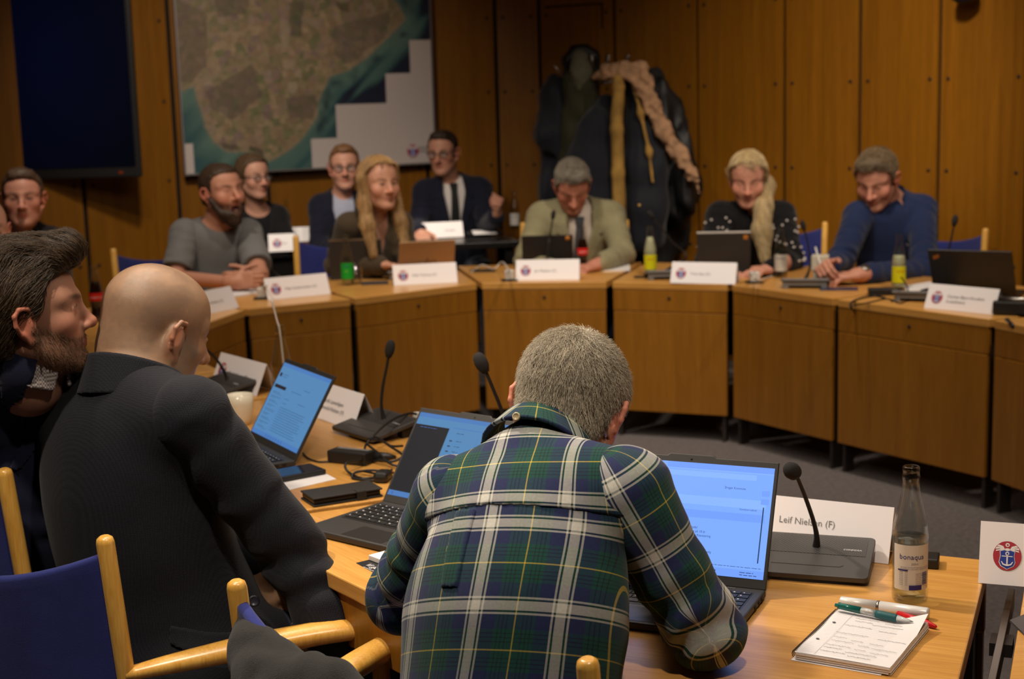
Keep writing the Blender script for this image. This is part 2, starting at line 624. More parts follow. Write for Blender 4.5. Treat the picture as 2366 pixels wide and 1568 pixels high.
class Head:
    def __init__(s, c, R, sc=1.0, **o):
        s.c, s.R, s.s, s.o = V(c), R, sc, o

    def w(s, p): return s.c + s.R @ (V(p) * s.s)
    def l(s, P): return ((P - s.c) @ s.R) / s.s
    def E(s, c, r, rot=None):
        return ell(s.w(c), V(r) * s.s, s.R if rot is None else s.R @ rot)
    def C(s, a, b, r1, r2=None):
        return cone(s.w(a), s.w(b), r1 * s.s, (r1 if r2 is None else r2) * s.s)

    def field(s, F, neck=None, detail=True):
        o = s.o; fem = o.get('fem', 0)
        fat = o.get('fat', 0.0)
        F.u(s.E((0, -.014, .036), (.075, .096, .080)), .0)
        F.u(s.E((0, .028, .035), (.063, .062, .062)), .03)
        F.u(s.E((0, .034, -.03), (.060 + fat, .056, .072)), .03)
        F.u(s.E((0, .03, -.072), (.048 + fat, .052, .042)), .025)
        jw = .053 - .008 * fem + fat
        for x in (-1, 1):
            F.u(s.C((x * jw, -.006, -.052), (x * .02, .066, -.098), .016, .014), .03)
            F.u(s.E((x * .043, .056, -.022), (.022, .022, .02)), .02)
            br = o.get('browr', .012 - .003 * fem)
            F.u(s.C((x * .05, .058, .024), (x * .008, .086 - .003 * fem, .020), br, br - .002), .014)
        F.u(s.E((0, .076, -.101), (.021, .017, .015)), .02)
        for x in (-1, 1):
            F.s(s.E((x * .031, .106, .002), (.017, .018, .0105)), .016)
        # nose
        n = o.get('nose', 1.0)
        F.u(s.C((0, .088, .012), (0, .092 + .021 * n, -.03), .0085, .0115), .012)
        F.u(s.E((0, .094 + .021 * n, -.032), (.0115, .011, .0095)), .008)
        for x in (-1, 1):
            F.u(s.E((x * .0125, .098, -.036), (.008, .010, .0075)), .006)
            if detail and o.get('nostril', 1): F.s(s.E((x * .0065, .106, -.0465), (.0032, .005, .0035)), .003)
        # eyes: ball and two lids
        for x in (-1, 1):
            F.u(s.E((x * .031, .0745, .001), (.0125, .0125, .0125)), .002 if detail else .008)
            if not detail: continue
            F.u(s.C((x * .018, .0855, .0035), (x * .044, .079, .003), .0040, .0034), .005)
            F.u(s.C((x * .019, .0845, -.006), (x * .043, .0785, -.005), .0030, .0026), .005)
        F.u(s.E((0, .068, -.053), (.024, .024, .020)), .018)
        # mouth
        sm = o.get('smile', 0.0)
        mw = .023 + .008 * sm
        zc = -.064 + .007 * sm
        if o.get('open', 0) > 0:
            op = o['open']
            F.s(s.E((0, .098, -.068 - .006 * op), (.019 + .004 * op, .022, .004 + .012 * op)), .006)
            F.u(s.C((-.013, .082, -.061), (.013, .082, -.061), .0045), .002)
        for x in (-1, 1):
            F.u(s.C((0, .0925, -.061), (x * mw, .081 - .004 * sm, zc), .0042, .0024), .005)
            F.u(s.C((0, .0905, -.0700 - .014 * o.get('open', 0)), (x * mw * .9, .080 - .004 * sm, zc - .002), .0050, .0026), .005)
            if sm:
                F.u(s.E((x * .039, .063, -.034), (.020, .017, .020)), .028)
        # ears
        for x in (-1, 1):
            a = x * .30
            rot = np.array(Matrix.Rotation(-a, 3, 'Z'))
            F.u(s.E((x * .078, -.010, -.010), (.006, .017, .028), rot), .008)
            pts = [(.071, .006, -.004), (.077, .008, .015), (.085, .000, .027), (.0905, -.014, .028), (.093, -.024, .017), (.0905, -.024, -.002),
                   (.084, -.016, -.018), (.077, -.005, -.030)]
            for p, q in zip(pts[:-1], pts[1:]):
                F.u(s.C((x * p[0], p[1], p[2] - .006), (x * q[0], q[1], q[2] - .006), .0042, .0042), .003)
            F.u(s.E((x * .0765, -.002, -.039), (.0055, .008, .010)), .006)
            F.u(s.C((x * .073, .007, -.012), (x * .077, .005, -.021), .0042), .004)
            F.s(s.E((x * .0885, -.008, -.004), (.0050, .0095, .017), rot), .006)
        if o.get('nape'): F.u(s.E((0, -.052, -.040), (.056, .050, .062)), .04)
        if neck is not None:
            nr = o.get('neck_r', .054 - .008 * fem)
            F.u(('c', s.w((0, -.022, -.045)), V(neck), nr * s.s, nr * 1.08 * s.s), .022)
            F.u(('c', s.w((0, .02, -.075)), V(neck) + s.R[:, 1] * .01, .035 * s.s, .045 * s.s), .03)
        return F

    def cols(s, P, base):
        """natural colouring of the skin: lips, brows, beard growth, eyes"""
        o = s.o; q = s.l(P)
        x, y, z = q[:, 0], q[:, 1], q[:, 2]
        ax = np.abs(x)
        c = np.tile(V(base)[None], (len(P), 1))
        near = (np.abs(q) < .16).all(1)

        def mix(c, col, w):
            w = np.clip(w, 0, 1)[:, None] * near[:, None]
            return c * (1 - w) + V(col)[None] * w

        def blob(cx, cy, cz, r): return np.clip(1.2 - np.sqrt((ax - cx) ** 2 + (y - cy) ** 2 + (z - cz) ** 2) / r, 0, 1)
        red = V(base) * V((1.22, .78, .74))
        c = mix(c, red, .55 * blob(.045, .06, -.03, .035)); c = mix(c, red, .6 * blob(0, .11, -.03, .022))
        c = mix(c, red, .75 * np.clip((ax - .074) / .006, 0, 1) * (np.abs(z) < .045) * (y < .03))
        nz = vnoise(P * 160 / s.s, 3)
        if o.get('mottle', 0):
            c = mix(c, V(base) * V((.62, .60, .62)), o['mottle'] * np.clip(vnoise(P * 28, 5) * .9 + .35 + nz * .25, 0, 1) * (z > -.05) * (y < .05))
        bd = o.get('beard')
        if bd:
            col, amt, hi = bd[:3]
            lim = np.interp(y, [-.02, .02, .05, .075, .12], [hi - .055 + .06, hi - .015, hi - .03, -.046, -.046])
            w = np.clip((lim - z) / .012, 0, 1) * np.clip((y + .005) / .01, 0, 1) * (z > -.14)
            w *= 1 - .9 * np.clip(1.5 - np.hypot(ax / .022, (z + .066) / .010), 0, 1) * (y > .07)
            c = mix(c, col, amt * w * np.clip(.85 + nz * .35, 0, 1))
        st = o.get('scalp')
        if st:      # shaved growth on the scalp
            lim = np.interp(y, [-.11, -.05, -.02, .02, .05, .12], [-.06, -.06, .0, .03, .09, .2])
            c = mix(c, st[0], st[1] * np.clip((z - lim) / .02, 0, 1) * np.clip(.8 + nz * .5, 0, 1))
        lip = o.get('lip', V(base) * V((1.0, .55, .55)))
        sm = o.get('smile', 0)
        c = mix(c, lip, np.clip(1.4 - np.hypot(ax / (.019 + .005 * sm), (z + .066 - .2 * sm * ax) / .0072), 0, 1) * (y > .06) * o.get('lipamt', 1.0))
        if o.get('open', 0) > 0:
            op = o['open']
            inn = (ax < .021) & (z < -.055) & (z > -.09) & (y < .0885) & (y > .05)
            c = mix(c, (.05, .012, .01), inn * 1.0)
            c = mix(c, (.55, .5, .42), inn * (z > -.0645) * 1.0)
        brow = o.get('brow', (.05, .03, .018))
        ba = o.get('browamt', .75)
        c = mix(c, brow, ba * np.clip(1.5 - np.hypot((ax - .031) / .019, (z - .0225 - .12 * (ax - .031)) / .0052), 0, 1) * (y > .05))
        ey = np.hypot(ax - .031, z - .0) / .0135
        if not o.get('closed', 0):
            op = .0048 - .0018 * sm
            op = op * o.get('squint', 1.0)
            slit = (np.abs(z - .0005) < op * np.sqrt(np.clip(1 - ((ax - .031) / .0125) ** 2, 0, 1))) & (y > .068)
            c = mix(c, (.42, .38, .34) if o.get('nearface') else (.10, .065, .055), slit * (1.0 if o.get('nearface') else .8))
            gx = o.get('gaze', 0.0)
            c = mix(c, (.03, .028, .03), slit * (np.abs(x - np.sign(x) * .031 - gx) < .0056) * 1.0)
        c = mix(c, (.035, .02, .015), .8 * np.clip(1.3 - np.abs(z - .0045) / .002, 0, 1) * (ey < 1.0) * (y > .068))
        return c


def hand(F, W, d, palm, side, s=1.0, curl=(.35, .45, .3), spread=.0, thumb=.0, k=.006):
    """a palm, four unequal fingers of three bones each and a thumb from the side of the palm"""
    W, d, palm = V(W), nrm(d), V(palm)
    palm = nrm(palm - d * (palm @ d)); lat = np.cross(d, palm) * side
    R = np.stack([lat, d, palm], 1)
    F.u(cone(W - d * .02 * s, W + d * .025 * s, .026 * s, .028 * s), .02)
    F.u(rbox(W + d * .055 * s, V((.038, .045, .014)) * s, .013 * s, R), .016)
    L = ((.043, .026, .021), (.047, .029, .022), (.043, .027, .021), (.034, .021, .018))
    cl = curl if isinstance(curl[0], (list, tuple)) else [curl] * 4
    for i in range(4):
        p = W + (d * (.093 - .004 * abs(i - 1)) + lat * (.030 - .0195 * i)) * s
        F.u(cone(p - d * .03 * s, p, .0105 * s, .0105 * s), .008)
        a = 0.0
        sp = spread * (1.2 - i * .8)
        for j in range(3):
            a += cl[i][j] * (1 + .12 * i)
            dd = d * math.cos(a) + palm * math.sin(a) + lat * sp
            q = p + nrm(dd) * L[i][j] * s
            F.u(cone(p, q, (.0098, .0088, .0078)[j] * s, (.0088, .0078, .0068)[j] * s), .003 if j else .005)
            p = q
    p = W + (d * .028 + lat * .032) * s
    for dd, ln, r in ((d * .62 + lat * .62 + palm * (.35 + thumb), .040, .0125), (d * .85 + lat * (.22 - thumb) + palm * (.3 + thumb), .031, .0105),
                      (d * .93 + lat * (.05 - thumb) + palm * (.25 + thumb), .024, .0092)):
        q = p + nrm(dd) * ln * s
        F.u(cone(p, q, r * s, r * .88 * s), k)
        p = q
    return F


class Body:
    """joints of a seated figure, in the coordinates of its root"""

    def __init__(s, root, J, sc=1.0, girth=1.0, bend=0.0):
        g = lambda k: V(J[k]) - V(root)
        s.root = V(root)
        s.s, s.g = sc, girth
        s.N, s.P = g('N'), g('P')
        s.S = {1: g('SR'), -1: g('SL')}
        s.E = {1: g('ER'), -1: g('EL')}
        s.W = {1: g('WR'), -1: g('WL')}
        s.x = nrm(s.S[1] - s.S[-1])
        s.z = s.N - s.P; s.z = nrm(s.z - s.x * (s.z @ s.x))
        s.y = np.cross(s.z, s.x)
        s.R = np.stack([s.x, s.y, s.z], 1)
        s.L = np.linalg.norm(s.N - s.P)
        s.bend = bend
        s.J = J

    def torso(s, F, t=0.0, core=1.0, skirt=0.0):
        k, R, m = s.s, s.R, s.g
        mid = (s.S[1] + s.S[-1]) / 2
        hw = np.linalg.norm(s.S[1] - s.S[-1]) / 2
        C = s.P + (mid - s.P) * .66 - s.y * s.bend
        Wa = s.P + (mid - s.P) * .33 - s.y * s.bend * .6
        F.u(ell(s.P + s.z * .02, V((.165 * m, .125 * m, .15)) * k * core + t, R), .0)
        F.u(ell(Wa, V((.148 * m, .115 * m, .17)) * k * core + t, R), .06)
        F.u(ell(C, V((.158 * (m * .5 + .5), .112 * (m * .5 + .5), .18)) * k * core + t, R), .06)
        F.u(ell(mid - s.z * .045 * k, V((hw * .92 / max(k, .01), .085, .10)) * k * core + t, R), .05)
        F.u(cone(s.S[1] * .95 + s.S[-1] * .05, s.S[-1] * .95 + s.S[1] * .05, .046 * k * core + t * .8), .05)
        for a in (1, -1):
            F.u(cone(s.S[a] * .92 + mid * .08, s.N + s.z * .012 * k - s.y * .012, .040 * k * core + t * .75, s.__dict__.get('nr', .046) * k * core + t * .8), .04)
        if skirt:
            F.u(rbox(s.P - s.z * .10 * k, V((.185 * m, .14 * m, .12)) * k + t, .08, R), .05)
        return F

    def arm(s, F, a, t=0.0, upto=1.0, k=.03, r=(.052, .043, .040, .029), wend=0.0):
        S, E, W = s.S[a], s.E[a], s.W[a]
        m = s.s
        F.u(ell(S, V((.048, .048, .052)) * m + t), k)
        F.u(cone(S, E, r[0] * m + t, r[1] * m + t), k)
        if upto > 1:
            F.u(cone(E, E + (W - E) * (upto - 1), r[2] * m + t, (r[2] + (r[3] - r[2]) * (upto - 1)) * m + t + wend), .02)
        return F

    def legs(s, F, t=0.0, knees=None, feet=None):
        m = s.s
        hp = [s.P + s.x * a * .09 * m - s.z * .02 for a in (1, -1)]
        f = V((s.y[0], s.y[1], 0)); f = nrm(f)
        for a, h in zip((1, -1), hp):
            kn = knees[a] - s.root if knees else V((h[0], h[1], 0)) + f * .43 * m + s.x * a * .04 + V((0, 0, .50 * m))
            ft = feet[a] - s.root if feet else V((kn[0], kn[1], .07)) + f * .03
            F.u(cone(h, kn, .082 * m + t, .06 * m + t), .05)
            F.u(cone(kn, ft, .056 * m + t, .042 * m + t), .03)
            s.__dict__.setdefault('ft', {})[a] = (ft, f)
        return F

    def tp(s, x, z): return s.N + s.x * x + s.z * z
    def pframe(s, pts, front=True):
        return poly(s.N, s.x, s.z, pts, -9 if front else 0, 0 if front else 9)


def folds(F, segs, amp=.004, lam=.045, seed=0):
    """cloth folds that run round the given bones, strongest where the bone bends"""
    segs = [(V(a), V(b), g) for a, b, g in segs]

    def f(P, d):
        m = np.abs(d) < .03
        if not m.any(): return d
        Q = P[m]
        add = np.zeros(len(Q))
        w = vnoise(Q * 9, seed) * 1.3 + vnoise(Q * 21, seed + 1) * .6
        for a, b, g in segs:
            ba = b - a; L = np.linalg.norm(ba); u = ba / L
            h = (Q - a) @ u
            r = np.linalg.norm(Q - a - h[:, None] * u, axis=1)
            near = np.clip(1.4 - r / .12, 0, 1) * np.clip((h + .04) / .05, 0, 1) * np.clip((L + .04 - h) / .05, 0, 1)
            wt = np.interp(h / L, [0, .5, 1], g)
            ph = np.sin(2 * PI * h / lam + w * 2.6)
            add += near * wt * ph * (.6 + .4 * vnoise(Q * 13, seed + 4))
        add = np.clip(add, -1.4, 1.4) * amp + vnoise(Q * 12, seed + 7) * amp * .35
        d = d.copy(); d[m] += add
        return d
    F.fn(f)
    return F


def hair_cap(h, th, line, extra=None, cut=None, sub=True):
    """close cap of hair: line = hairline height against y"""
    F = Field()
    F.u(h.E((0, -.014, .036), (.075 + th * .8, .096 + th, .080 + th)), 0)
    F.u(h.E((0, .026, .038), (.064 + th * .8, .062 + th, .062 + th)), .03)
    F.u(h.E((0, -.045, -.03), (.055 + th * .6, .05 + th * .6, .05)), .03)
    if extra: extra(F)
    ys = [p[0] for p in line]; zs = [p[1] for p in line]

    def lim(P):
        q = h.l(P)
        return (np.interp(q[:, 1] - .25 * np.abs(q[:, 0]), ys, zs) - q[:, 2]) * .8 * h.s
    F.x(lim, .004)
    if cut: cut(F)
    return F


SHORT = [(-.12, -.062), (-.05, -.060), (-.036, -.02), (-.028, .018), (-.016, .0), (.004, .004), (.016, .045), (.035, .068), (.06, .084), (.1, .088)]

SKIN = dict(near=mat('skin_near', (.5, .3, .2), .48, spec=.4, attr='Col', bump=.25, bscale=900, sss=.12),
            far=mat('skin', (.5, .3, .2), .5, spec=.4, attr='Col'))


def glasses(h, parent, col, rim=.0025, half=False):
    """spectacles: two rims, bridge and two temples"""
    m = mat('spectacle_' + col, (.012, .01, .01), .35)
    bm = bmesh.new()
    W = lambda p: Vector(h.w(p))
    for x in (-1, 1):
        pts = [W((x * .034 + .022 * math.cos(a), .100 - .004 * abs(math.cos(a)), .0 + .0155 * math.sin(a))) for a in np.linspace(0, 2 * PI, 22)]
        tube(bm, pts, rim * h.s, 6, caps=False)
        tube(bm, [W((x * .056, .097, .006)), W((x * .074, .07, .006)), W((x * .079, -.005, .010)), W((x * .078, -.02, -.004))], rim * h.s * 1.1, 6)
    tube(bm, [W((-.012, .101, .003)), W((0, .106, .005)), W((.012, .101, .003))], rim * h.s, 6)
    g = from_bm('glasses', bm, m, parent, smooth=True)
    lm = mat('spectacle_lens', (.9, .9, .9), .05, alpha=.04, spec=.5)
    for x in (-1, 1):
        b2 = bmesh.new()
        vs = [b2.verts.new(W((x * .034 + .0215 * math.cos(a), .0995 - .004 * abs(math.cos(a)), .015 * math.sin(a)))) for a in np.linspace(0, 2 * PI, 22)[:-1]]
        b2.faces.new(vs)
        o = from_bm('lens', b2, lm, g)
        sd = o.modifiers.new('solid', 'SOLIDIFY'); sd.thickness = .0015
    return g


def px3(p): return at(p[0], p[1], p[3]) if len(p) == 4 else atY(*p)


def joints(d): return {k: np.array(px3(v) if not isinstance(v, Vector) else v) for k, v in d.items()}


def person(label, J, face, roll=0.0, hs=1.0, sc=1.0, girth=1.0, bend=0.0, skin=(.50, .29, .20), head={}, res=.0065, hands=None, group=None,
           legs='trousers', legcol=(.012, .012, .016), knees=None, feet=None, near=False, base=None, neckoff=(0, 0, 0)):
    """skin of one figure; returns root object, body, head for the clothes"""
    J = joints(J)
    P = J['P']
    root = np.array((P[0], P[1], 0.0))
    R = head_frame(face, roll)
    B = Body(root, J, sc, girth, bend)
    h = Head(J['H'] - root, R, hs, **head)
    F = Field()
    h.field(F, neck=B.N - B.z * .035, detail=res < .005)
    B.torso(F, -.004, core=.9)
    for a in (1, -1): B.arm(F, a, -.002, upto=2.0)
    if hands is None: hands = {}
    for a in (1, -1):
        hd = hands.get(a, {})
        d = hd.get('d', B.W[a] - B.E[a])
        hand(F, B.W[a], d, hd.get('palm', (0, 0, -1)), a, sc * hd.get('s', 1.0), hd.get('curl', (.35, .45, .3)), hd.get('spread', .0), hd.get('thumb', 0.0))
    B.legs(F, -.006, knees, feet)
    col = lambda P_: h.cols(P_, skin)
    o = field_obj('person', F, res, SKIN['near' if near else 'far'], None, cols=col)
    o.location = root
    tag(o, label, 'person', group)
    if legs:
        T = Field(); B.legs(T, .012, knees, feet)
        T.u(ell(B.P + B.z * .0, V((.17 * girth, .13 * girth, .14)) * sc + .006, B.R), .05)
        field_obj('trousers', T, .011 if not near else .007, mat('cloth_%s' % legs, legcol, .85, spec=.2, bump=.3, bscale=700, sheen=.1), o)
        for a in (1, -1):
            ft, f = B.ft[a]
            Sh = Field(); Sh.u(ell(V((ft[0], ft[1], .045)) + f * .07, (.045, .045, .042)), 0); Sh.u(cone(V((ft[0], ft[1], .04)) - f * .04, V((ft[0], ft[1], .035)) + f * .15, .04, .034), .03)
            Sh.u(cone(V((ft[0], ft[1], .05)), V((ft[0], ft[1], .10)), .045, .048), .02)
            Sh.x(plane((0, 0, .002), (0, 0, -1)))
            field_obj('shoe', Sh, .009, mat('shoe_leather', (.012, .01, .009), .4), o)
    return o, B, h


def garment(name, o, B, mt, t=.012, sleeves=2.0, neck=.062, neckz=.0, vee=None, res=.008, fold=.004, lam=.06, skirt=True, cuff=.004, split=False, seed=0,
            kslv=.03, hem=None, neckdir=None, sleeve_t=None):
    """a torso cloth with sleeves; vee = polygon cut open in front"""
    st = min(t, .014) if sleeve_t is None else sleeve_t
    F = Field()
    B.torso(F, t, skirt=skirt)
    if not split and sleeves:
        for a in (1, -1): B.arm(F, a, st, upto=sleeves, k=kslv, wend=cuff)
    nd = nrm(B.z + nrm(V(B.J['H']) - B.root - B.N) * .8) if neckdir is None else nrm(neckdir)
    F.s(cone(B.N + nd * neckz, B.N + nd * (neckz + .3), neck, neck * 1.25), .01)
    if vee: F.s(B.pframe(vee), .004)
    if hem is not None: F.x(plane(B.P + B.z * hem, -B.z))
    sg = [(B.P, B.N, (.8, .5, .15))]
    if not split:
        for a in (1, -1): sg += [(B.S[a], B.E[a], (.7, .5, 1.2)), (B.E[a], B.W[a], (1.2, .6, .8))]
    if fold: folds(F, sg, fold, lam, seed)
    B.gf = F
    g = field_obj(name, F, res, mt, o)
    if split and sleeves:
        for a in (1, -1):
            A = Field(); B.arm(A, a, st, upto=sleeves, k=kslv, wend=cuff)
            folds(A, [(B.S[a], B.E[a], (.8, .6, 1.3)), (B.E[a], B.W[a], (1.3, .8, .8))], fold * 1.3, lam, seed + 3 + a)
            field_obj('sleeve', A, res, mt, g)
    return g


def hit(F, px, py, y0, y1, root):
    """first point of the field F along the line of sight through a pixel"""
    Y = np.linspace(y0, y1, 500)
    r = ray(px, py); d = np.array(r) / r.y
    P = np.array((0, 0, CAMZ)) + Y[:, None] * d - V(root)
    v = F(P); k = np.argmax(v < 0)
    g, _ = grad(F, P[k][None])
    return P[k], g[0]


def shell(name, o, B, mt, t, pts, thick=.006, res=.006, front=True, skirt=True, extra=None, base=None):
    """a flat piece of cloth lying on the torso inside the outline pts"""
    if base is None:
        I = Field(); B.torso(I, t, skirt=skirt)
    else: I = base
    F = I.copy(); F.off(thick)
    F.x(B.pframe(pts, front), .002)
    F.x(lambda P: -I(P) - .014)
    if extra: extra(F)
    return field_obj(name, F, res, mt, o, largest=True)


def collar(name, o, B, mt, r0=.058, r1=.066, z0=-.01, z1=.035, thick=.005, gap=.03, res=.005, tilt=.35, dirn=None):
    """stand-and-fall shirt collar round the neck, open in front"""
    nd = nrm(B.z + nrm(V(B.J['H']) - B.root - B.N) * .9) if dirn is None else nrm(dirn)
    c0 = B.N + B.z * .0
    F = Field()
    F.u(cone(c0 + nd * z0, c0 + nd * z1, r1 + thick, r0 + thick), 0)
    F.s(cone(c0 + nd * (z0 - .02), c0 + nd * (z1 + .02), r1 + .002, r0 - .002), .001)
    F.x(plane(c0 + nd * z1, nd)); F.x(plane(c0 + nd * z0, -nd))
    fx = np.cross(B.x, nd)       # backwards
    if gap:
        F.s(poly(c0, B.x, nd, [(-gap, z0 - .03), (gap, z0 - .03), (.003, z1 + .01), (-.003, z1 + .01)], -9, 0), .002)
    return field_obj(name, F, res, mt, o)
# ------------------------------------------------------------------ materials of the place
OAKP = wood('oak_panel', srgb(122, 76, 10), srgb(146, 94, 18), axis=2, scale=26, stretch=.035, rough=.42, tint=True, coat=.15, fine=.45)
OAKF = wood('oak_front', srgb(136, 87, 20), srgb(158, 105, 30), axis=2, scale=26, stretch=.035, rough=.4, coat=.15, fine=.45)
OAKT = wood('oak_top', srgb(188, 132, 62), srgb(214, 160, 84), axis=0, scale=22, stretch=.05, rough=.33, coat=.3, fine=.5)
ASH = wood('chair_wood', srgb(206, 148, 58), srgb(232, 182, 92), axis=2, scale=30, stretch=.08, rough=.28, coat=.5, fine=.5)
GAP = mat('dark_gap', (.004, .003, .002), .8)
SCREW = mat('screw_dark', (.02, .012, .006), .5)
STEEL = mat('brushed_steel', (.35, .33, .31), .35, metal=1.0)
DKSTEEL = mat('dark_steel', (.07, .06, .055), .4, metal=.7)
BLUE = mat('blue_wool', srgb(44, 51, 118), .95, spec=.15, bump=.5, bscale=900, sheen=.15, var=.15, vscale=14)
PAPER = mat('paper', (.78, .75, .76), .5, spec=.3)
CARD = mat('name_card', (.86, .82, .84), .30, spec=.6)
BLACKP = mat('black_plastic', (.014, .013, .013), .42, spec=.45)
GREYP = mat('charcoal_plastic', (.05, .046, .045), .42, spec=.5)
MIDGREY = mat('grey_plastic', (.16, .16, .165), .45)
WHITEP = mat('white_plastic', (.62, .59, .55), .35)
FOAM = mat('foam_black', (.018, .016, .016), .95, bump=.6, bscale=1500)
INK = mat('ink', (.10, .10, .11), .6)
INKD = mat('ink_dark', (.03, .03, .045), .6)
RED = mat('emblem_red', srgb(168, 40, 56), .5)
NAVYE = mat('emblem_blue', srgb(32, 56, 150), .5)
EWHITE = mat('emblem_white', (.80, .77, .78), .5)


def thin_glass(name, tint, ior=1.45, rough=.02, boost=1.0):
    """clear walls: see-through with a mirror sheen that grows towards the rim"""
    m = bpy.data.materials.new(name); m.use_nodes = True
    t = NT(m); t.n.remove(t.n['Principled BSDF'])
    tr = t.add('ShaderNodeBsdfTransparent'); tr.inputs[0].default_value = tint
    gl = t.add('ShaderNodeBsdfGlossy'); gl.inputs['Roughness'].default_value = rough
    fr = t.add('ShaderNodeLayerWeight'); fr.inputs[0].default_value = .5
    pw = t.add('ShaderNodeMath', operation='POWER'); pw.inputs[1].default_value = 3.2
    ml = t.add('ShaderNodeMath', operation='MULTIPLY_ADD', use_clamp=True); ml.inputs[1].default_value = .65 * boost; ml.inputs[2].default_value = .035
    mx = t.add('ShaderNodeMixShader')
    t.lk(fr.outputs['Facing'], pw.inputs[0]); t.lk(pw.outputs[0], ml.inputs[0]); t.lk(ml.outputs[0], mx.inputs[0]); t.lk(tr.outputs[0], mx.inputs[1]); t.lk(gl.outputs[0], mx.inputs[2])
    t.lk(mx.outputs[0], t.n['Material Output'].inputs['Surface'])
    MATS[name] = m
    return m


GLASS = thin_glass('clear_glass', (.95, .96, .95, 1), 1.5, .03, 1.0)
WATER = thin_glass('water', (.86, .89, .84, 1), 1.33, .0, .8)

# ------------------------------------------------------------------ room shell
WL = [(-4.3, 6.1), (-3.75, 7.05), (-2.93, 8.14), (-2.41, 8.53), (-1.945, 8.86), (-1.45, 9.10), (-.96, 9.30), (-.50, 9.47), (-.05, 9.60), (.225, 9.50), (.67, 9.20),
      (1.115, 8.78), (1.54, 8.35), (1.88, 8.02), (2.19, 7.63), (2.50, 7.22), (2.86, 6.72), (3.3, 5.9), (3.7, 4.6)]
WZ = 3.0


def build_wall():
    bm = bmesh.new()
    cl = bm.loops.layers.float_color.new('Col') if hasattr(bm.loops.layers, 'float_color') else None
    tint = []

    def quadbox(a, b, z0, z1, d, mi, t):
        a = Vector((a[0], a[1], 0)); b = Vector((b[0], b[1], 0))
        u = (b - a).normalized(); n = Vector((u.y, -u.x, 0))
        vs = box(bm, (0, 0, 0), (1, 1, 1), Matrix.Identity(4), mi)
        L = (b - a).length
        for v, (x, y, z) in zip(vs, [(x, y, z) for x in (0, 1) for y in (0, 1) for z in (0, 1)]):
            v.co = a + u * (L * x) - n * (d * (1 - y)) + Vector((0, 0, z0 + (z1 - z0) * z))
            tint.append(t)
    rg = random.Random(4)
    rows = [1.59, 1.13, .67, .21, 2.05, 2.51]
    for i in range(len(WL) - 1):
        a, b = Vector(WL[i]), Vector(WL[i + 1])
        u = (b - a).normalized(); n = Vector((u.y, -u.x))
        t = rg.uniform(.86, 1.08)
        g = .0125
        quadbox(a + u * g, b - u * g, 0, WZ, .02, 0, (t, t * rg.uniform(.96, 1.0), t * .95))
        quadbox(a - n * .03 - u * .02, b - n * .03 + u * .02, 0, WZ, .05, 1, (1, 1, 1))
        # the screw heads along both edges
        for r in rows:
            for p in (a + u * .055, b - u * .055):
                M = Matrix.Translation((p.x, p.y, r)) @ Matrix(((u.x, 0, n.x, 0), (u.y, 0, n.y, 0), (0, 1, 0, 0), (0, 0, 0, 1)))
                k = len(bm.verts)
                lathe(bm, [(.0105, -.002), (.0105, .002), (.008, .004), (0, .004)], 10, M, 2)
                tint += [(1, 1, 1)] * (len(bm.verts) - k)
    # access flap in the panel above the coats
    a, b = Vector(WL[9]), Vector(WL[10]); u = (b - a).normalized(); n = Vector((u.y, -u.x))
    for (s0, s1, z0, z1) in ((.05, .46, 2.095, 2.105), (.45, .46, 1.95, 2.105)):
        p, q = a + u * s0 + n * .003, a + u * s1 + n * .003
        quadbox(p, q, z0, z1, .02, 1, (1, 1, 1))
    me = bpy.data.meshes.new('wall_back')
    bm.to_mesh(me); bm.free()
    set_cols(me, np.array(tint, np.float32))
    o = link('wall_back', me, [OAKP, GAP, SCREW], smooth=False)
    tag(o, kind='structure')
    return o


build_wall()


def slab(name, pts, z0, z1, m):
    bm = bmesh.new(); prism(bm, pts, z0, z1)
    return tag(from_bm(name, bm, m), kind='structure')


CARPET = mat('carpet_grey', srgb(104, 98, 98), .95, spec=.1, bump=.8, bscale=260, var=.22, vscale=55)
CEIL = mat('ceiling_paint', (.30, .27, .24), .9)
slab('floor', [(-5, -2.2), (5, -2.2), (5, 10.5), (-5, 10.5)], -.1, 0, CARPET)
slab('ceiling', [(-5, -2.2), (5, -2.2), (5, 10.5), (-5, 10.5)], WZ, WZ + .1, CEIL)
PLAINW = mat('wall_wood_far', srgb(96, 60, 26), .6)
slab('wall_left', [(-4.4, -2.1), (-4.3, -2.1), (-4.3, 6.1), (-4.4, 6.1)], 0, WZ, PLAINW)
slab('wall_right', [(3.7, -2.1), (3.8, -2.1), (3.8, 4.6), (3.7, 4.6)], 0, WZ, PLAINW)
slab('wall_front', [(-4.4, -2.2), (3.8, -2.2), (3.8, -2.1), (-4.4, -2.1)], 0, WZ, PLAINW)

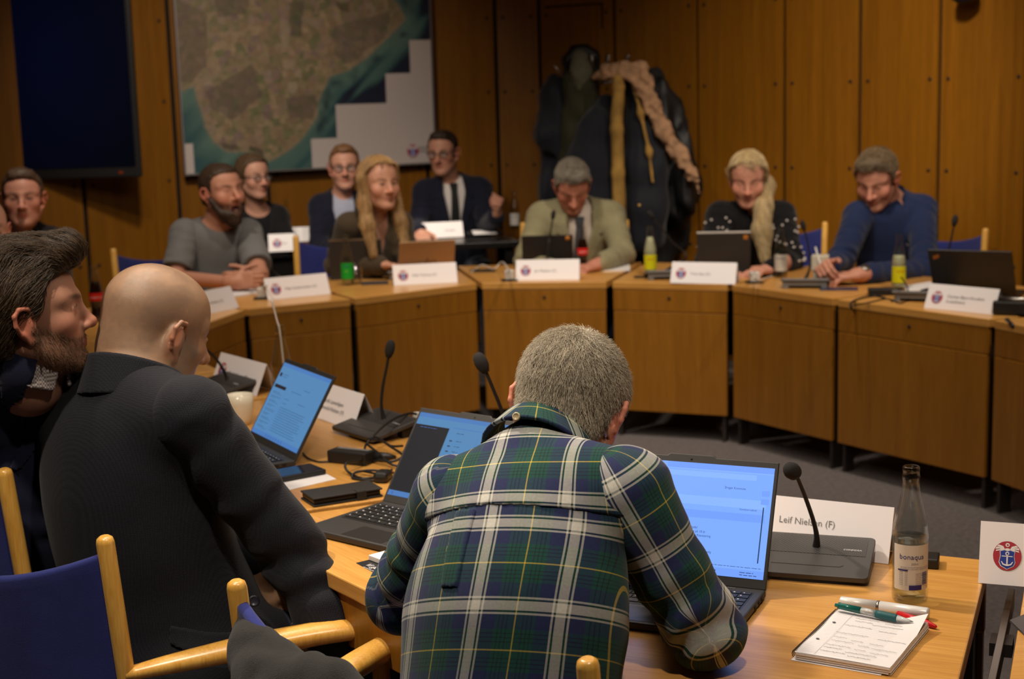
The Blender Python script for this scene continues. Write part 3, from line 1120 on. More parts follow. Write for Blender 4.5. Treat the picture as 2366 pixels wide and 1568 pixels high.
# ------------------------------------------------------------------ the ring of tables
INN = [(1.62, 2.62), (.905, 2.585), None, (.866, 2.60), (.44, 2.80), (.10, 3.30), (-.655, 4.335), (-.945, 4.76), (-1.30, 5.42), (-1.11, 6.195), (-.684, 6.43),
       (-.145, 6.855), (.452, 6.765), (.97, 6.54), (1.317, 6.004), (1.745, 5.357), (2.05, 4.55)]
OUT = [(1.70, 1.75), (.560, 1.72), None, (.520, 1.735), (-.13, 2.345), (-.60, 2.99), (-1.33, 3.92), (-1.66, 4.42), (-2.05, 5.50), (-1.72, 6.72), (-1.07, 7.15),
       (-.285, 7.58), (.68, 7.50), (1.42, 7.16), (2.0, 6.46), (2.52, 5.65), (2.85, 4.75)]
TABLE_LABELS = ['oak table section at the lower right corner, right of the metal gap', None,
                'oak table section under the notebook, bonaqua bottle and brightly lit name card',
                'oak table section under the middle laptop and black wallet phone case',
                'oak table section under the tilted left laptop and white sheet with phone',
                'oak table section under the white coffee cup and the small tilted name card',
                'oak table section in front of the navy-suited man at the left edge',
                'oak table section under the leftmost far name card, partly behind the bald head',
                'oak table section in front of the man in the grey T-shirt',
                'oak table section in front of the long-haired blonde woman with gold laptop',
                'oak table section in front of the man in the pale green jacket',
                'oak table section under the yellow-labelled bottle and bright white card',
                'oak table section under the white box and grey microphone base',
                'oak table section in front of the navy-shirted man, cable over its edge',
                'oak table section at the right edge carrying black chrome-trimmed equipment']


def table_section(i0, i1, o0, o1, label, gap=.014):
    i0, i1, o0, o1 = (Vector((*p, 0)) for p in (i0, i1, o0, o1))
    ux = (i1 - i0).normalized()
    i0 = i0 + ux * gap; i1 = i1 - ux * gap
    uo = (o1 - o0).normalized(); o0 = o0 + uo * gap; o1 = o1 - uo * gap
    c = (i0 + i1) / 2
    ang = math.atan2(ux.y, ux.x)
    t = empty('conference_table', c, ang, label, 'table', 'table sections of the ring')
    Mi = (Matrix.Translation(c) @ Matrix.Rotation(ang, 4, 'Z')).inverted()
    a, b, d, e = (Mi @ p for p in (i0, i1, o1, o0))
    bm = bmesh.new()
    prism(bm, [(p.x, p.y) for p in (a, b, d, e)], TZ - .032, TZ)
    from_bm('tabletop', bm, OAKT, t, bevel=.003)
    sgn = 1 if d.y > 0 else -1              # towards the seats
    L = (i1 - i0).length
    # inner front: a band under the top and the big panel, set back a little from the edge
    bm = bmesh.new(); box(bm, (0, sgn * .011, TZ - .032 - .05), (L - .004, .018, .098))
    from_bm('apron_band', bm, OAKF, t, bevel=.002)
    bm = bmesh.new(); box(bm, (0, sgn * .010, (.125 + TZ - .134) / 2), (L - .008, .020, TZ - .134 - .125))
    from_bm('front_panel', bm, OAKF, t, bevel=.002)
    bm = bmesh.new(); lathe(bm, [(.0075, -.001), (.0075, .002), (.004, .003), (.004, .0), (0, .0)], 12, Matrix.Translation((0, sgn * .001, TZ - .07)) @ Matrix.Rotation(PI / 2 * sgn, 4, 'X'))
    from_bm('lock', bm, SCREW, t)
    # seat side apron
    dv = (d - e).normalized(); n = Vector((-dv.y, dv.x, 0)) * (-1 if (Vector((-dv.y, dv.x, 0)).y * sgn > 0) else 1)
    m = (d + e) / 2
    bm = bmesh.new()
    A = math.atan2(dv.y, dv.x)
    box(bm, (0, 0, 0), ((d - e).length - .01, .02, .10), Matrix.Translation(m + n * .02 + Vector((0, 0, TZ - .083))) @ Matrix.Rotation(A, 4, 'Z'))
    from_bm('seat_side_apron', bm, OAKF, t, bevel=.002)
    for p, q in ((a, e), (b, d)):
        bm = bmesh.new()
        v = (q - p)
        s = 1 if p is a else -1
        base = p + Vector((s * .022, sgn * .045, 0))
        box(bm, (base.x, base.y, (TZ - .034) / 2), (.016, .05, TZ - .034))
        from_bm('leg', bm, DKSTEEL, t)
        bm = bmesh.new()
        f = p + v * .86 + Vector((s * .022, 0, 0))
        box(bm, (f.x, f.y, (TZ - .034) / 2), (.03, .03, TZ - .034))
        from_bm('leg', bm, DKSTEEL, t)
    return t


k = 0
for j in range(len(INN) - 1):
    if INN[j] is None or INN[j + 1] is None: continue
    lab = [l for l in TABLE_LABELS if l][k]; k += 1
    table_section(INN[j], INN[j + 1], OUT[j], OUT[j + 1], lab)

# metal beam bridging the gap beside the right hand name card
p0, p1 = Vector((.884, 2.57, .66)), Vector((.545, 1.74, .66))
d = (p1 - p0).normalized(); n = Vector((-d.y, d.x, 0))
t = empty('link_beam', (p0 + p1) / 2, math.atan2(d.y, d.x), 'grey metal beam in the gap between the two nearest table sections, lower right', 'beam')
bm = bmesh.new(); box(bm, (0, 0, 0), ((p1 - p0).length, .012, .035)); from_bm('rail', bm, STEEL, t, bevel=.001)
for s in (-.22, .05, .21):
    bm = bmesh.new(); box(bm, (s, 0, -.006), (.016 if s > 0 else .05, .036, .022)); from_bm('bracket', bm, DKSTEEL, t)

# ------------------------------------------------------------------ wall screen and aerial map
sx1 = atY(322, 404, 8.3).x
t = empty('wall_screen', (sx1 - .95, 8.33, 1.18), 0, 'big dark wall screen at the upper left', 'screen')
bm = bmesh.new(); box(bm, (0, .03, .57), (1.9, .05, 1.14)); from_bm('housing', bm, BLACKP, t, bevel=.008)
SCRN = mat('screen_blue_glow', (.003, .003, .004), .15, spec=.5)
_t = NT(SCRN); _b = _t.n['Principled BSDF']; _tc = _t.add('ShaderNodeTexCoord'); _mp = _t.add('ShaderNodeMapping'); _mp.inputs['Location'].default_value = (-.62, 0, -.62); _mp.inputs['Scale'].default_value = (1.25, 1, .95)
_t.lk(_tc.outputs['Object'], _mp.inputs[0]); _gr = _t.add('ShaderNodeTexGradient', gradient_type='SPHERICAL'); _t.lk(_mp.outputs[0], _gr.inputs[0])
_rp = _t.add('ShaderNodeValToRGB'); _rp.color_ramp.elements[0].color = (0, 0, 0, 1); _rp.color_ramp.elements[1].color = (.0005, .0016, .0085, 1); _t.lk(_gr.outputs['Color'], _rp.inputs[0]); _t.lk(_rp.outputs[0], _b.inputs['Emission Color']); _b.inputs['Emission Strength'].default_value = 1.0  # faint blue glow laid into the screen's emission as a round gradient
bm = bmesh.new(); box(bm, (0, .002, .59), (1.85, .004, 1.06)); from_bm('screen_glass', bm, SCRN, t)
bm = bmesh.new()
for q in ((-.02, 0), (.02, 0)): box(bm, (.84, .002, .028), (.022, .006, .012))
from_bm('power_light', bm, mat('power_led', (.02, .002, .001), .4, emit=(1, .12, .02, 1), estr=.10), t)
bm = bmesh.new(); box(bm, (0, .25, .5), (.5, .40, .3)); from_bm('wall_bracket', bm, GAP, t)


def map_material():
    m = bpy.data.materials.new('aerial_map'); m.use_nodes = True
    t = NT(m); b = t.n['Principled BSDF']; b.inputs['Roughness'].default_value = .55
    a = t.add('ShaderNodeAttribute'); a.attribute_name = 'Col'
    tc = t.add('ShaderNodeTexCoord')
    vo = t.add('ShaderNodeTexVoronoi'); vo.inputs['Scale'].default_value = 22; vo.distance = 'CHEBYCHEV'
    mp = t.add('ShaderNodeMapping'); mp.inputs['Rotation'].default_value = (0, .22, 0)
    t.lk(tc.outputs['Object'], mp.inputs[0]); t.lk(mp.outputs[0], vo.inputs['Vector'])
    rp = t.add('ShaderNodeValToRGB'); rp.color_ramp.interpolation = 'LINEAR'
    e = rp.color_ramp.elements
    e[0].color = srgb(128, 110, 88); e[1].color = srgb(178, 160, 130)
    for p, c in ((.25, srgb(150, 126, 98)), (.45, srgb(116, 116, 82)), (.62, srgb(166, 142, 112)), (.8, srgb(132, 110, 104))):
        x = e.new(p); x.color = c
    t.lk(vo.outputs['Color'], rp.inputs['Fac'])
    nz = t.add('ShaderNodeTexNoise'); nz.inputs['Scale'].default_value = 26; nz.inputs['Detail'].default_value = 6
    t.lk(tc.outputs['Object'], nz.inputs['Vector'])
    mr = t.add('ShaderNodeMapRange'); mr.inputs['To Min'].default_value = .45; mr.inputs['To Max'].default_value = 1.5
    t.lk(nz.outputs['Fac'], mr.inputs['Value'])
    m1 = t.add('ShaderNodeMix', data_type='RGBA', blend_type='MULTIPLY'); m1.inputs['Factor'].default_value = .9
    t.lk(rp.outputs['Color'], m1.inputs['A']); t.lk(mr.outputs['Result'], m1.inputs['B'])
    m2 = t.add('ShaderNodeMix', data_type='RGBA')
    t.lk(a.outputs['Alpha'], m2.inputs['Factor'])
    t.lk(m1.outputs['Result'], m2.inputs['A']); t.lk(a.outputs['Color'], m2.inputs['B'])
    t.lk(m2.outputs['Result'], b.inputs['Base Color'])
    return m


def poly_in(X, Y, pts):
    c = np.zeros(X.shape, bool); j = len(pts) - 1
    for i in range(len(pts)):
        (xi, yi), (xj, yj) = pts[i], pts[j]
        c ^= ((yi > Y) != (yj > Y)) & (X < (xj - xi) * (Y - yi) / (yj - yi + 1e-12) + xi)
        j = i
    return c


def seg_dist(X, Y, pts):
    d = np.full(X.shape, 9.0)
    for (x0, y0), (x1, y1) in zip(pts[:-1], pts[1:]):
        dx, dy = x1 - x0, y1 - y0
        t = np.clip(((X - x0) * dx + (Y - y0) * dy) / (dx * dx + dy * dy), 0, 1)
        d = np.minimum(d, np.hypot(X - x0 - dx * t, Y - y0 - dy * t))
    return d


def build_map():
    bl = atY(430, 402, 8.80); br = atY(1005, 371, 9.42)
    br.z = bl.z
    W = (Vector((br.x - bl.x, br.y - bl.y))).length; H = 1.30
    root = empty('wall_map', (bl.x, bl.y, bl.z), math.atan2(br.y - bl.y, br.x - bl.x), 'aerial photograph map of a coast mounted on the wood wall', 'map')
    bm = bmesh.new(); box(bm, (W / 2, .012, H / 2), (W, .016, H)); from_bm('board', bm, mat('map_board', srgb(196, 184, 182), .6), root)
    bm = bmesh.new()
    for c, s in (((-.004, .01, H / 2), (.010, .03, H)), ((W / 2, .01, -.004), (W + .016, .03, .010)), ((W + .004, .01, H / 2), (.010, .03, H))): box(bm, c, s)
    from_bm('frame_edge', bm, mat('map_edge', (.3, .27, .27), .4, metal=.6), root)
    # printed picture: photo px (z4 crop) -> board u,v
    def uv(px, py):                          # px,py in photograph pixels
        vt = 402 - (px - 430) * 31 / 575
        return ((px - 430) / 575 * W, (vt - py) / 575 * W * 1.045)
    nx, ny = 230, 190
    X, Y = np.meshgrid(np.linspace(0, W, nx), np.linspace(0, H, ny))
    g = lambda L: [uv(400 + a / 3.816, b / 3.816) for a, b in L]
    coast = g([(100, 890), (230, 840), (250, 960), (290, 1080), (300, 1160), (360, 1270), (470, 1350), (640, 1350), (790, 1390), (820, 1420), (870, 1400), (1000, 1330),
               (1120, 1230), (1250, 1060), (1270, 930), (1380, 730), (1540, 680), (1700, 580), (1880, 430), (2010, 320), (2080, 250), (2040, 160), (1960, 60), (1960, -60), (1960, -2000)])
    land = poly_in(X, Y, coast + [(-.5, 3), (-.5, coast[0][1])])
    sd = seg_dist(X, Y, coast)
    P = np.stack([X.ravel() * 7, Y.ravel() * 7, X.ravel() * 0], 1)
    n1 = vnoise(P, 1).reshape(X.shape); n2 = vnoise(P * 3.1, 2).reshape(X.shape)
    # streaks that follow the shore
    ps = np.stack([(X * .72 + Y * .69).ravel() * 4, (X * .69 - Y * .72).ravel() * 26, X.ravel() * 0], 1)
    n3 = vnoise(ps, 8).reshape(X.shape)
    tq, dk, gr = V(srgb(92, 122, 112)[:3]), V(srgb(20, 30, 52)[:3]), V(srgb(44, 84, 90)[:3])
    w = np.clip(sd / .16 + n1 * .25 + n3 * .45 + .05, 0, 1)[..., None]
    sea = tq * (1 - w) + gr * w
    w2 = np.clip((sd - .105) / .05 + n3 * .9, 0, 1)[..., None] * np.clip((X - .80) / .2, 0, 1)[..., None]
    sea = sea * (1 - w2) + dk * w2
    dark = (np.clip(.5 + n2 * .9 + n1 * .6, 0, 1) * np.clip(1 - np.abs(sd - .05) / .05, 0, 1) * (X > .78))[..., None]
    sea = sea * (1 - dark * .8) + dk * dark * .8
    beach = np.clip(1.3 - sd / .014, 0, 1)
    col = np.zeros(X.shape + (4,), np.float32)
    col[..., :3] = np.where(land[..., None], V(srgb(150, 132, 104)[:3]), sea)
    # woods, suburbs and bare fields in the land
    A = np.zeros(X.shape)
    for pts, c in ((g([(1060, 160), (1190, 140), (1180, 300), (1150, 430), (1060, 430)]), (66, 76, 52)), (g([(330, 880), (720, 660), (800, 900), (520, 1100), (340, 1000)]), (92, 78, 72)),
                   (g([(60, 150), (380, 280), (340, 700), (200, 820), (80, 800)]), (92, 76, 62)), (g([(1430, 320), (1950, 180), (1900, 400), (1560, 640), (1430, 560)]), (104, 92, 84)),
                   (g([(980, 900), (1280, 880), (1220, 1080), (1000, 1080)]), (98, 84, 74)), (g([(980, 300), (1045, 300), (1060, 530), (980, 530)]), (164, 148, 124)),
                   (g([(990, 620), (1090, 610), (1080, 690), (980, 690)]), (170, 150, 130)), (g([(400, 40), (760, 20), (700, 260), (460, 300)]), (86, 78, 66)),
                   (g([(1030, 780), (1110, 800), (1060, 880), (1010, 860)]), (176, 158, 140)), (g([(1480, 130), (1600, 130), (1580, 210), (1490, 200)]), (54, 62, 40)),
                   (g([(1170, 250), (1330, 290), (1300, 340), (1180, 300)]), (160, 142, 122)), (g([(400, 1290), (560, 1300), (600, 1340), (480, 1350)]), (36, 34, 34)),
                   (g([(660, 1300), (780, 1330), (790, 1390), (650, 1340)]), (30, 30, 34))):
        m = poly_in(X + n2 * .012, Y + n1 * .012, pts) & land
        col[m, :3] = srgb(*c)[:3]; A = np.where(m, .55, A)
    road = seg_dist(X, Y, g([(80, 900), (330, 800), (520, 690), (760, 640)])); A = np.where((road < .007) & land, .8, A)
    road = seg_dist(X, Y, g([(380, 300), (350, 560), (320, 800)])); A = np.where((road < .006) & land, .7, A); 
    A = np.where(land, np.maximum(A, beach * .8), np.where(beach > .6, .5, 1.0))
    # white steps where the picture ends
    white = np.zeros(X.shape, bool)
    for (x0, x1, yb) in ((2115, 2400, 415), (1885, 2115, 690), (1420, 1885, 958), (1192, 1420, 1240)):
        p0, p1, q = uv(400 + x0 / 3.816, yb / 3.816), uv(400 + x1 / 3.816, yb / 3.816), 0
        white |= (X > p0[0]) & (X <= p1[0] + .02) & (Y < p0[1])
    q = uv(400 + 185 / 3.816, 1290 / 3.816); white |= (X < q[0]) & (Y < q[1])
    col[white, :3] = srgb(205, 193, 190)[:3]; A = np.where(white, 1.0, A)
    col[..., 3] = A
    me = bpy.data.meshes.new('map_print')
    v = np.stack([X, np.full(X.shape, .003), Y], -1).reshape(-1, 3)
    i = np.arange(nx * ny).reshape(ny, nx)
    q = np.stack([i[:-1, :-1], i[:-1, 1:], i[1:, 1:], i[1:, :-1]], -1).reshape(-1, 4)
    me.from_pydata(v.tolist(), [], q.tolist())
    ca = me.color_attributes.new('Col', 'FLOAT_COLOR', 'POINT'); ca.data.foreach_set('color', col.reshape(-1, 4).ravel())
    link('map_print', me, map_material(), root, smooth=False)
    u, v_ = uv(952, 347)
    emblem(root, Matrix.Translation((u, .002, v_)) @ Matrix.Rotation(PI / 2, 4, 'X'), .038, z=.0006)
    for s, dy, b in ((.020, .012, 'DRAGØR'), (.020, -.010, 'KOMMUNE')):
        text_obj('map_lettering', b, s, INK, root, Matrix.Translation((u + .035, -.001, v_ + dy)) @ Matrix.Rotation(PI / 2, 4, 'X'))


def emblem(parent, M, r, z=.0004, seg=28):
    """round red badge, winged, with a blue anchor shield"""
    bm = bmesh.new()
    ring = lambda x, y, a, b, n=seg: [(x + a * math.cos(2 * PI * k / n), y + b * math.sin(2 * PI * k / n)) for k in range(n)]
    def put(pts, lay, mi):
        vs = [bm.verts.new(M @ Vector((p[0] * r, p[1] * r, z * lay))) for p in pts]
        f = bm.faces.new(vs); f.material_index = mi
    put(ring(0, 0, 1, 1.08), 1, 0)
    sh = [(-.5, .32), (-.2, .40), (0, .34), (.2, .40), (.5, .32), (.46, .0), (.54, -.45), (.42, -.72), (0, -.94), (-.42, -.72), (-.54, -.45), (-.46, .0)]
    put([(x * 1.08, y * 1.06) for x, y in sh], 2, 2); put(sh, 3, 1)
    for s in (-1, 1):
        for q in ([(.12, .38), (.30, .70), (.62, .80), (.74, .66), (.50, .62)], [(.14, .36), (.42, .60), (.78, .62), (.84, .46), (.55, .50)], [(.16, .34), (.45, .48), (.80, .40), (.82, .30), (.5, .38)]):
            put([(s * x, y) for x, y in q][::s], 2, 2)
        put([(s * x, y) for x, y in [(.05, -.74), (.30, -.66), (.44, -.40), (.36, -.42), (.24, -.58), (.05, -.62)]][::s], 4, 2)
    put(ring(0, .80, .15, .15, 12), 2, 2); put(ring(0, .80, .07, .07, 10), 3, 0)
    put(ring(0, .44, .22, .12, 12), 2, 2)
    put(ring(0, .17, .14, .14, 14), 4, 2); put(ring(0, .17, .07, .07, 12), 5, 1)
    put([(-.05, .06), (-.05, -.74), (.05, -.74), (.05, .06)], 4, 2)
    put([(-.38, -.06), (-.38, -.0), (.38, -.0), (.38, -.06)], 4, 2)
    me = bpy.data.meshes.new('emblem'); bm.to_mesh(me); bm.free()
    return link('emblem', me, [RED, NAVYE, EWHITE], parent, smooth=False)


build_map()

# dark round wall fitting that just enters the top of the frame
c = atY(2228, -8, 7.40)
t = empty('wall_lamp', c, 0, 'dark round wall fitting at the top edge, upper right', 'lamp')
bm = bmesh.new(); lathe(bm, [(0, -.035), (.035, -.03), (.06, -.012), (.062, .02), (.05, .06), (0, .07)], 24); from_bm('shade', bm, mat('fitting_navy', (.008, .010, .02), .45), t, smooth=True)
bm = bmesh.new(); tube(bm, [(0, .0, .05), (.06, .10, .05), (.10, .16, .05)], .014, 10); from_bm('arm', bm, BLACKP, t)
# ------------------------------------------------------------------ things on the tables
def dirpx(p, q, z=TZ):
    d = at(*q, z) - at(*p, z); d.z = 0
    return d.normalized()


def name_card(c, xd, lines, label, H=.100, D=.080, size=.0165, emb=True, ink=None, group='paper name cards', tx=.088, Wd=.297, ty=.40):
    """folded paper tent; c = middle of the front bottom edge, xd = along the edge"""
    xd = Vector((xd[0], xd[1], 0)).normalized()
    r = empty('name_card', c, math.atan2(xd.y, xd.x), label, 'name card', group)
    h = math.sqrt(H * H - D * D / 4)
    bm = bmesh.new()
    for (y0, y1) in ((0, D / 2), (D, D / 2)):
        a = [bm.verts.new((-Wd / 2, y0, .0008)), bm.verts.new((Wd / 2, y0, .0008)), bm.verts.new((Wd / 2, y1, h)), bm.verts.new((-Wd / 2, y1, h))]
        bm.faces.new(a)
    bmesh.ops.remove_doubles(bm, verts=bm.verts, dist=.0001)
    o = from_bm('folded_sheet', bm, CARD, r)
    sd = o.modifiers.new('s', 'SOLIDIFY'); sd.thickness = .0007; sd.offset = 0
    M = basis((-Wd / 2, 0, 0), (1, 0, 0), (0, D / 2, h))
    M = Matrix.Translation(Vector((0, -.0008, .0004))) @ M
    if emb: emblem(r, M @ Matrix.Translation((.046, H * .47, 0)), .0235)
    for i, l in enumerate(lines):
        text_obj('card_lettering', l, size, ink or INK, r, M @ Matrix.Translation((tx, H * ty + (len(lines) - 1) * size * .6 - i * size * 1.2, .0003)))
    return r


def bottle(c, label, kind='soda', liquid=None, fill=.5, lab=None, rz=0.0, group=None):
    """glass bottle with label, contents"""
    r = empty('glass_bottle', c, rz, label, 'bottle', group)
    if kind == 'soda':
        out = [(0, .003), (.022, .0015), (.0275, .003), (.0292, .009), (.0290, .022), (.0282, .025), (.0286, .03), (.0290, .105), (.0302, .112), (.0300, .118), (.0275, .135),
               (.0215, .160), (.0165, .182), (.0146, .196), (.0136, .208), (.0142, .2095), (.0148, .214), (.0142, .2185), (.0134, .2195), (.0142, .2235), (.0142, .2295), (.0128, .232)]
    else:
        out = [(0, .003), (.022, .0015), (.0268, .004), (.0275, .012), (.0262, .03), (.0238, .055), (.0238, .065), (.0262, .085), (.0285, .105), (.0282, .118), (.0255, .135), (.0205, .155),
               (.0160, .175), (.0138, .19), (.0128, .203), (.0140, .205), (.0145, .209), (.0138, .213), (.0140, .217), (.0140, .221), (.0126, .223)]
    th = .0022
    top = out[-1][1]
    inn = [(max(a - th, .0), b) for a, b in out if b > .004]
    bm = bmesh.new(); lathe(bm, out + inn[::-1] + [(0, .006)], 28)
    bt = from_bm('bottle_glass', bm, GLASS, r, smooth=True)
    if liquid:
        zf = fill * top
        pr = [(0, .0062)]
        for a, b in inn:
            if b <= zf: pr.append((max(a - .0003, 0), max(b, .0064)))
        a = np.interp(zf, [q[1] for q in inn], [q[0] for q in inn])
        pr += [(a - .0003, zf), (0, zf)]
        bm = bmesh.new(); lathe(bm, pr, 28); from_bm('drink', bm, liquid, r, smooth=True)
    if lab:
        col, z0, z1, words, wcol, arc = lab
        bm = bmesh.new()
        n = 30
        rr = lambda z: float(np.interp(z, [q[1] for q in out[1:]], [q[0] for q in out[1:]])) + .0004
        zz = np.linspace(z0, z1, 5)
        g = [[bm.verts.new((rr(z) * math.sin(a), -rr(z) * math.cos(a), z)) for a in np.linspace(-arc, arc, n)] for z in zz]
        for i in range(len(zz) - 1):
            for k_ in range(n - 1): bm.faces.new((g[i][k_], g[i][k_ + 1], g[i + 1][k_ + 1], g[i + 1][k_]))
        lo = from_bm('label', bm, col, r, smooth=True)
        for (b, s, z, a0, sp, m) in words:
            o = text_obj('label_lettering', b, s, m, lo, Matrix.Identity(4))
            co = np.empty(len(o.data.vertices) * 3, np.float32); o.data.vertices.foreach_get('co', co); co = co.reshape(-1, 3)
            R0 = rr(z) + .0005
            ang = a0 + co[:, 0] * sp / R0
            co2 = np.stack([R0 * np.sin(ang), -R0 * np.cos(ang), z + co[:, 1]], 1)
            o.data.vertices.foreach_set('co', co2.astype(np.float32).ravel()); o.data.update()
    return r


def label_patch(parent, name, m, R0, a0, a1, z0, z1, n=10):
    bm = bmesh.new()
    g = [[bm.verts.new((R0 * math.sin(a), -R0 * math.cos(a), z)) for a in np.linspace(a0, a1, n)] for z in (z0, z1)]
    for k_ in range(n - 1): bm.faces.new((g[0][k_], g[0][k_ + 1], g[1][k_ + 1], g[1][k_]))
    return from_bm(name, bm, m, parent)


def grille_material():
    m = bpy.data.materials.new('mic_grille'); m.use_nodes = True
    t = NT(m); b = t.n['Principled BSDF']; b.inputs['Roughness'].default_value = .42
    tc = t.add('ShaderNodeTexCoord')
    mp = t.add('ShaderNodeMapping'); mp.inputs['Scale'].default_value = (210, 210, 0); mp.inputs['Rotation'].default_value = (0, 0, PI / 4)
    t.lk(tc.outputs['Object'], mp.inputs[0])
    v = t.add('ShaderNodeTexVoronoi'); v.inputs['Scale'].default_value = 1; v.inputs['Randomness'].default_value = 0
    t.lk(mp.outputs[0], v.inputs['Vector'])
    r = t.add('ShaderNodeValToRGB'); e = r.color_ramp.elements
    e[0].position = .30; e[0].color = (.003, .003, .003, 1); e[1].position = .36; e[1].color = (.05, .046, .045, 1)
    t.lk(v.outputs['Distance'], r.inputs['Fac']); t.lk(r.outputs['Color'], b.inputs['Base Color'])
    return m


GRILLE = grille_material()


def mic_unit(c, yd, stem, label, rear=False, head=.0125, base=True, headdir=None, basemat=None):
    """conference microphone: tilted base plate, goose neck and foam head; stem = points in world space"""
    yd = Vector((yd[0], yd[1], 0)).normalized()
    a = math.atan2(yd.y, yd.x) - PI / 2
    r = empty('conference_microphone', c, a, label, 'microphone', 'conference microphones')
    Mi = (Matrix.Translation(c) @ Matrix.Rotation(a, 4, 'Z')).inverted()
    W, Dp = .205, .145
    bmt = basemat or GREYP
    tilt = math.atan2(.029, Dp)
    if base:
        Mt = Matrix.Translation((0, -Dp / 2, .006)) @ Matrix.Rotation(tilt, 4, 'X')
        bm = bmesh.new()
        pts = []
        for (cx, cy, s0) in ((W / 2, 0, -90), (W / 2, Dp * 1.04, 0), (-W / 2, Dp * 1.04, 90), (-W / 2, 0, 180)):
            rr = .010
            ox = cx - rr * (1 if cx > 0 else -1); oy = cy + (rr if cy == 0 else -rr)
            for q in range(5):
                an = math.radians(s0 + q * 22.5); pts.append((ox + rr * math.cos(an), oy + rr * math.sin(an)))
        prism(bm, pts, 0, .010, Mt)
        from_bm('base_plate', bm, bmt, r, bevel=.0015)
        bm = bmesh.new()
        prism(bm, [(-W / 2 + .012, Dp * .53), (W / 2 - .012, Dp * .53), (W / 2 - .012, Dp * .98), (-W / 2 + .012, Dp * .98)], .0101, .0106)
        g = from_bm('speaker_grille', bm, GRILLE if not basemat else basemat, r); g.matrix_local = Mt
        bm = bmesh.new()
        for s0, s1 in (((-.07, .034), (.05, .034)), ((.05, .034), (.056, .040))):
            d = Vector((s1[0] - s0[0], s1[1] - s0[1], 0)); nn = Vector((-d.y, d.x, 0)).normalized() * .0006
            prism(bm, [(s0[0] - nn.x, s0[1] - nn.y), (s1[0] - nn.x, s1[1] - nn.y), (s1[0] + nn.x, s1[1] + nn.y), (s0[0] + nn.x, s0[1] + nn.y)], .0098, .0104, Mt)
        from_bm('button_slot', bm, GAP, r)
        text_obj('base_lettering', 'CONFIDEA', .0066, PAPER, r, Mt @ Matrix.Translation((.05, Dp * .66, .0108)))
        bm = bmesh.new()
        h = .008 + .029
        for s in (-1, 1):
            v = [(Dp / 2 - .05, 0), (Dp / 2 - .004, 0), (Dp / 2 - .004, h - .002), (Dp / 2 - .05, h - .017)]
            Mx = Matrix(((0, 0, 1, s * (W / 2 - .022)), (1, 0, 0, 0), (0, 1, 0, 0), (0, 0, 0, 1)))
            prism(bm, v, -.012, .012, Mx)
        box(bm, (0, Dp / 2 - .012, h * .62), (W - .03, .014, h * .55))
        from_bm('stand', bm, bmt if rear else BLACKP, r, bevel=.001)
    S = [Mi @ Vector(p) for p in stem]
    P = smooth_pts(S, 6)
    rad = [float(np.interp(i / (len(P) - 1), [0, .05, .18, .35, 1], [.0085, .008, .0052, .0042, .0036])) for i in range(len(P))]
    bm = bmesh.new(); tube(bm, P, rad, 10); from_bm('gooseneck', bm, BLACKP, r)
    d = (S[-1] - S[-2]).normalized() if headdir is None else Vector(headdir).normalized()
    bm = bmesh.new()
    M = Matrix.Translation(S[-1]) @ d.to_track_quat('Z', 'Y').to_matrix().to_4x4()
    lathe(bm, [(0, -.006), (head * .55, -.004), (head * .95, .010), (head * 1.02, .022), (head * .86, .034), (head * .5, .041), (0, .043)], 18, M)
    from_bm('windscreen', bm, FOAM, r, smooth=True)
    return r


def emis(name, col, st=1.0):
    if name in MATS: return MATS[name]
    m = mat(name, (.01, .01, .01), .25, emit=col, estr=st)
    return m


KEYM = mat('key_black', (.012, .012, .012), .5)
LAPM = mat('laptop_graphite', (.030, .028, .027), .5, spec=.45)
PADM = mat('trackpad', (.018, .016, .015), .4)
REDK = mat('trackpoint_red', (.6, .03, .03), .5)
LIDM = mat('laptop_lid_dark', (.022, .020, .019), .45)


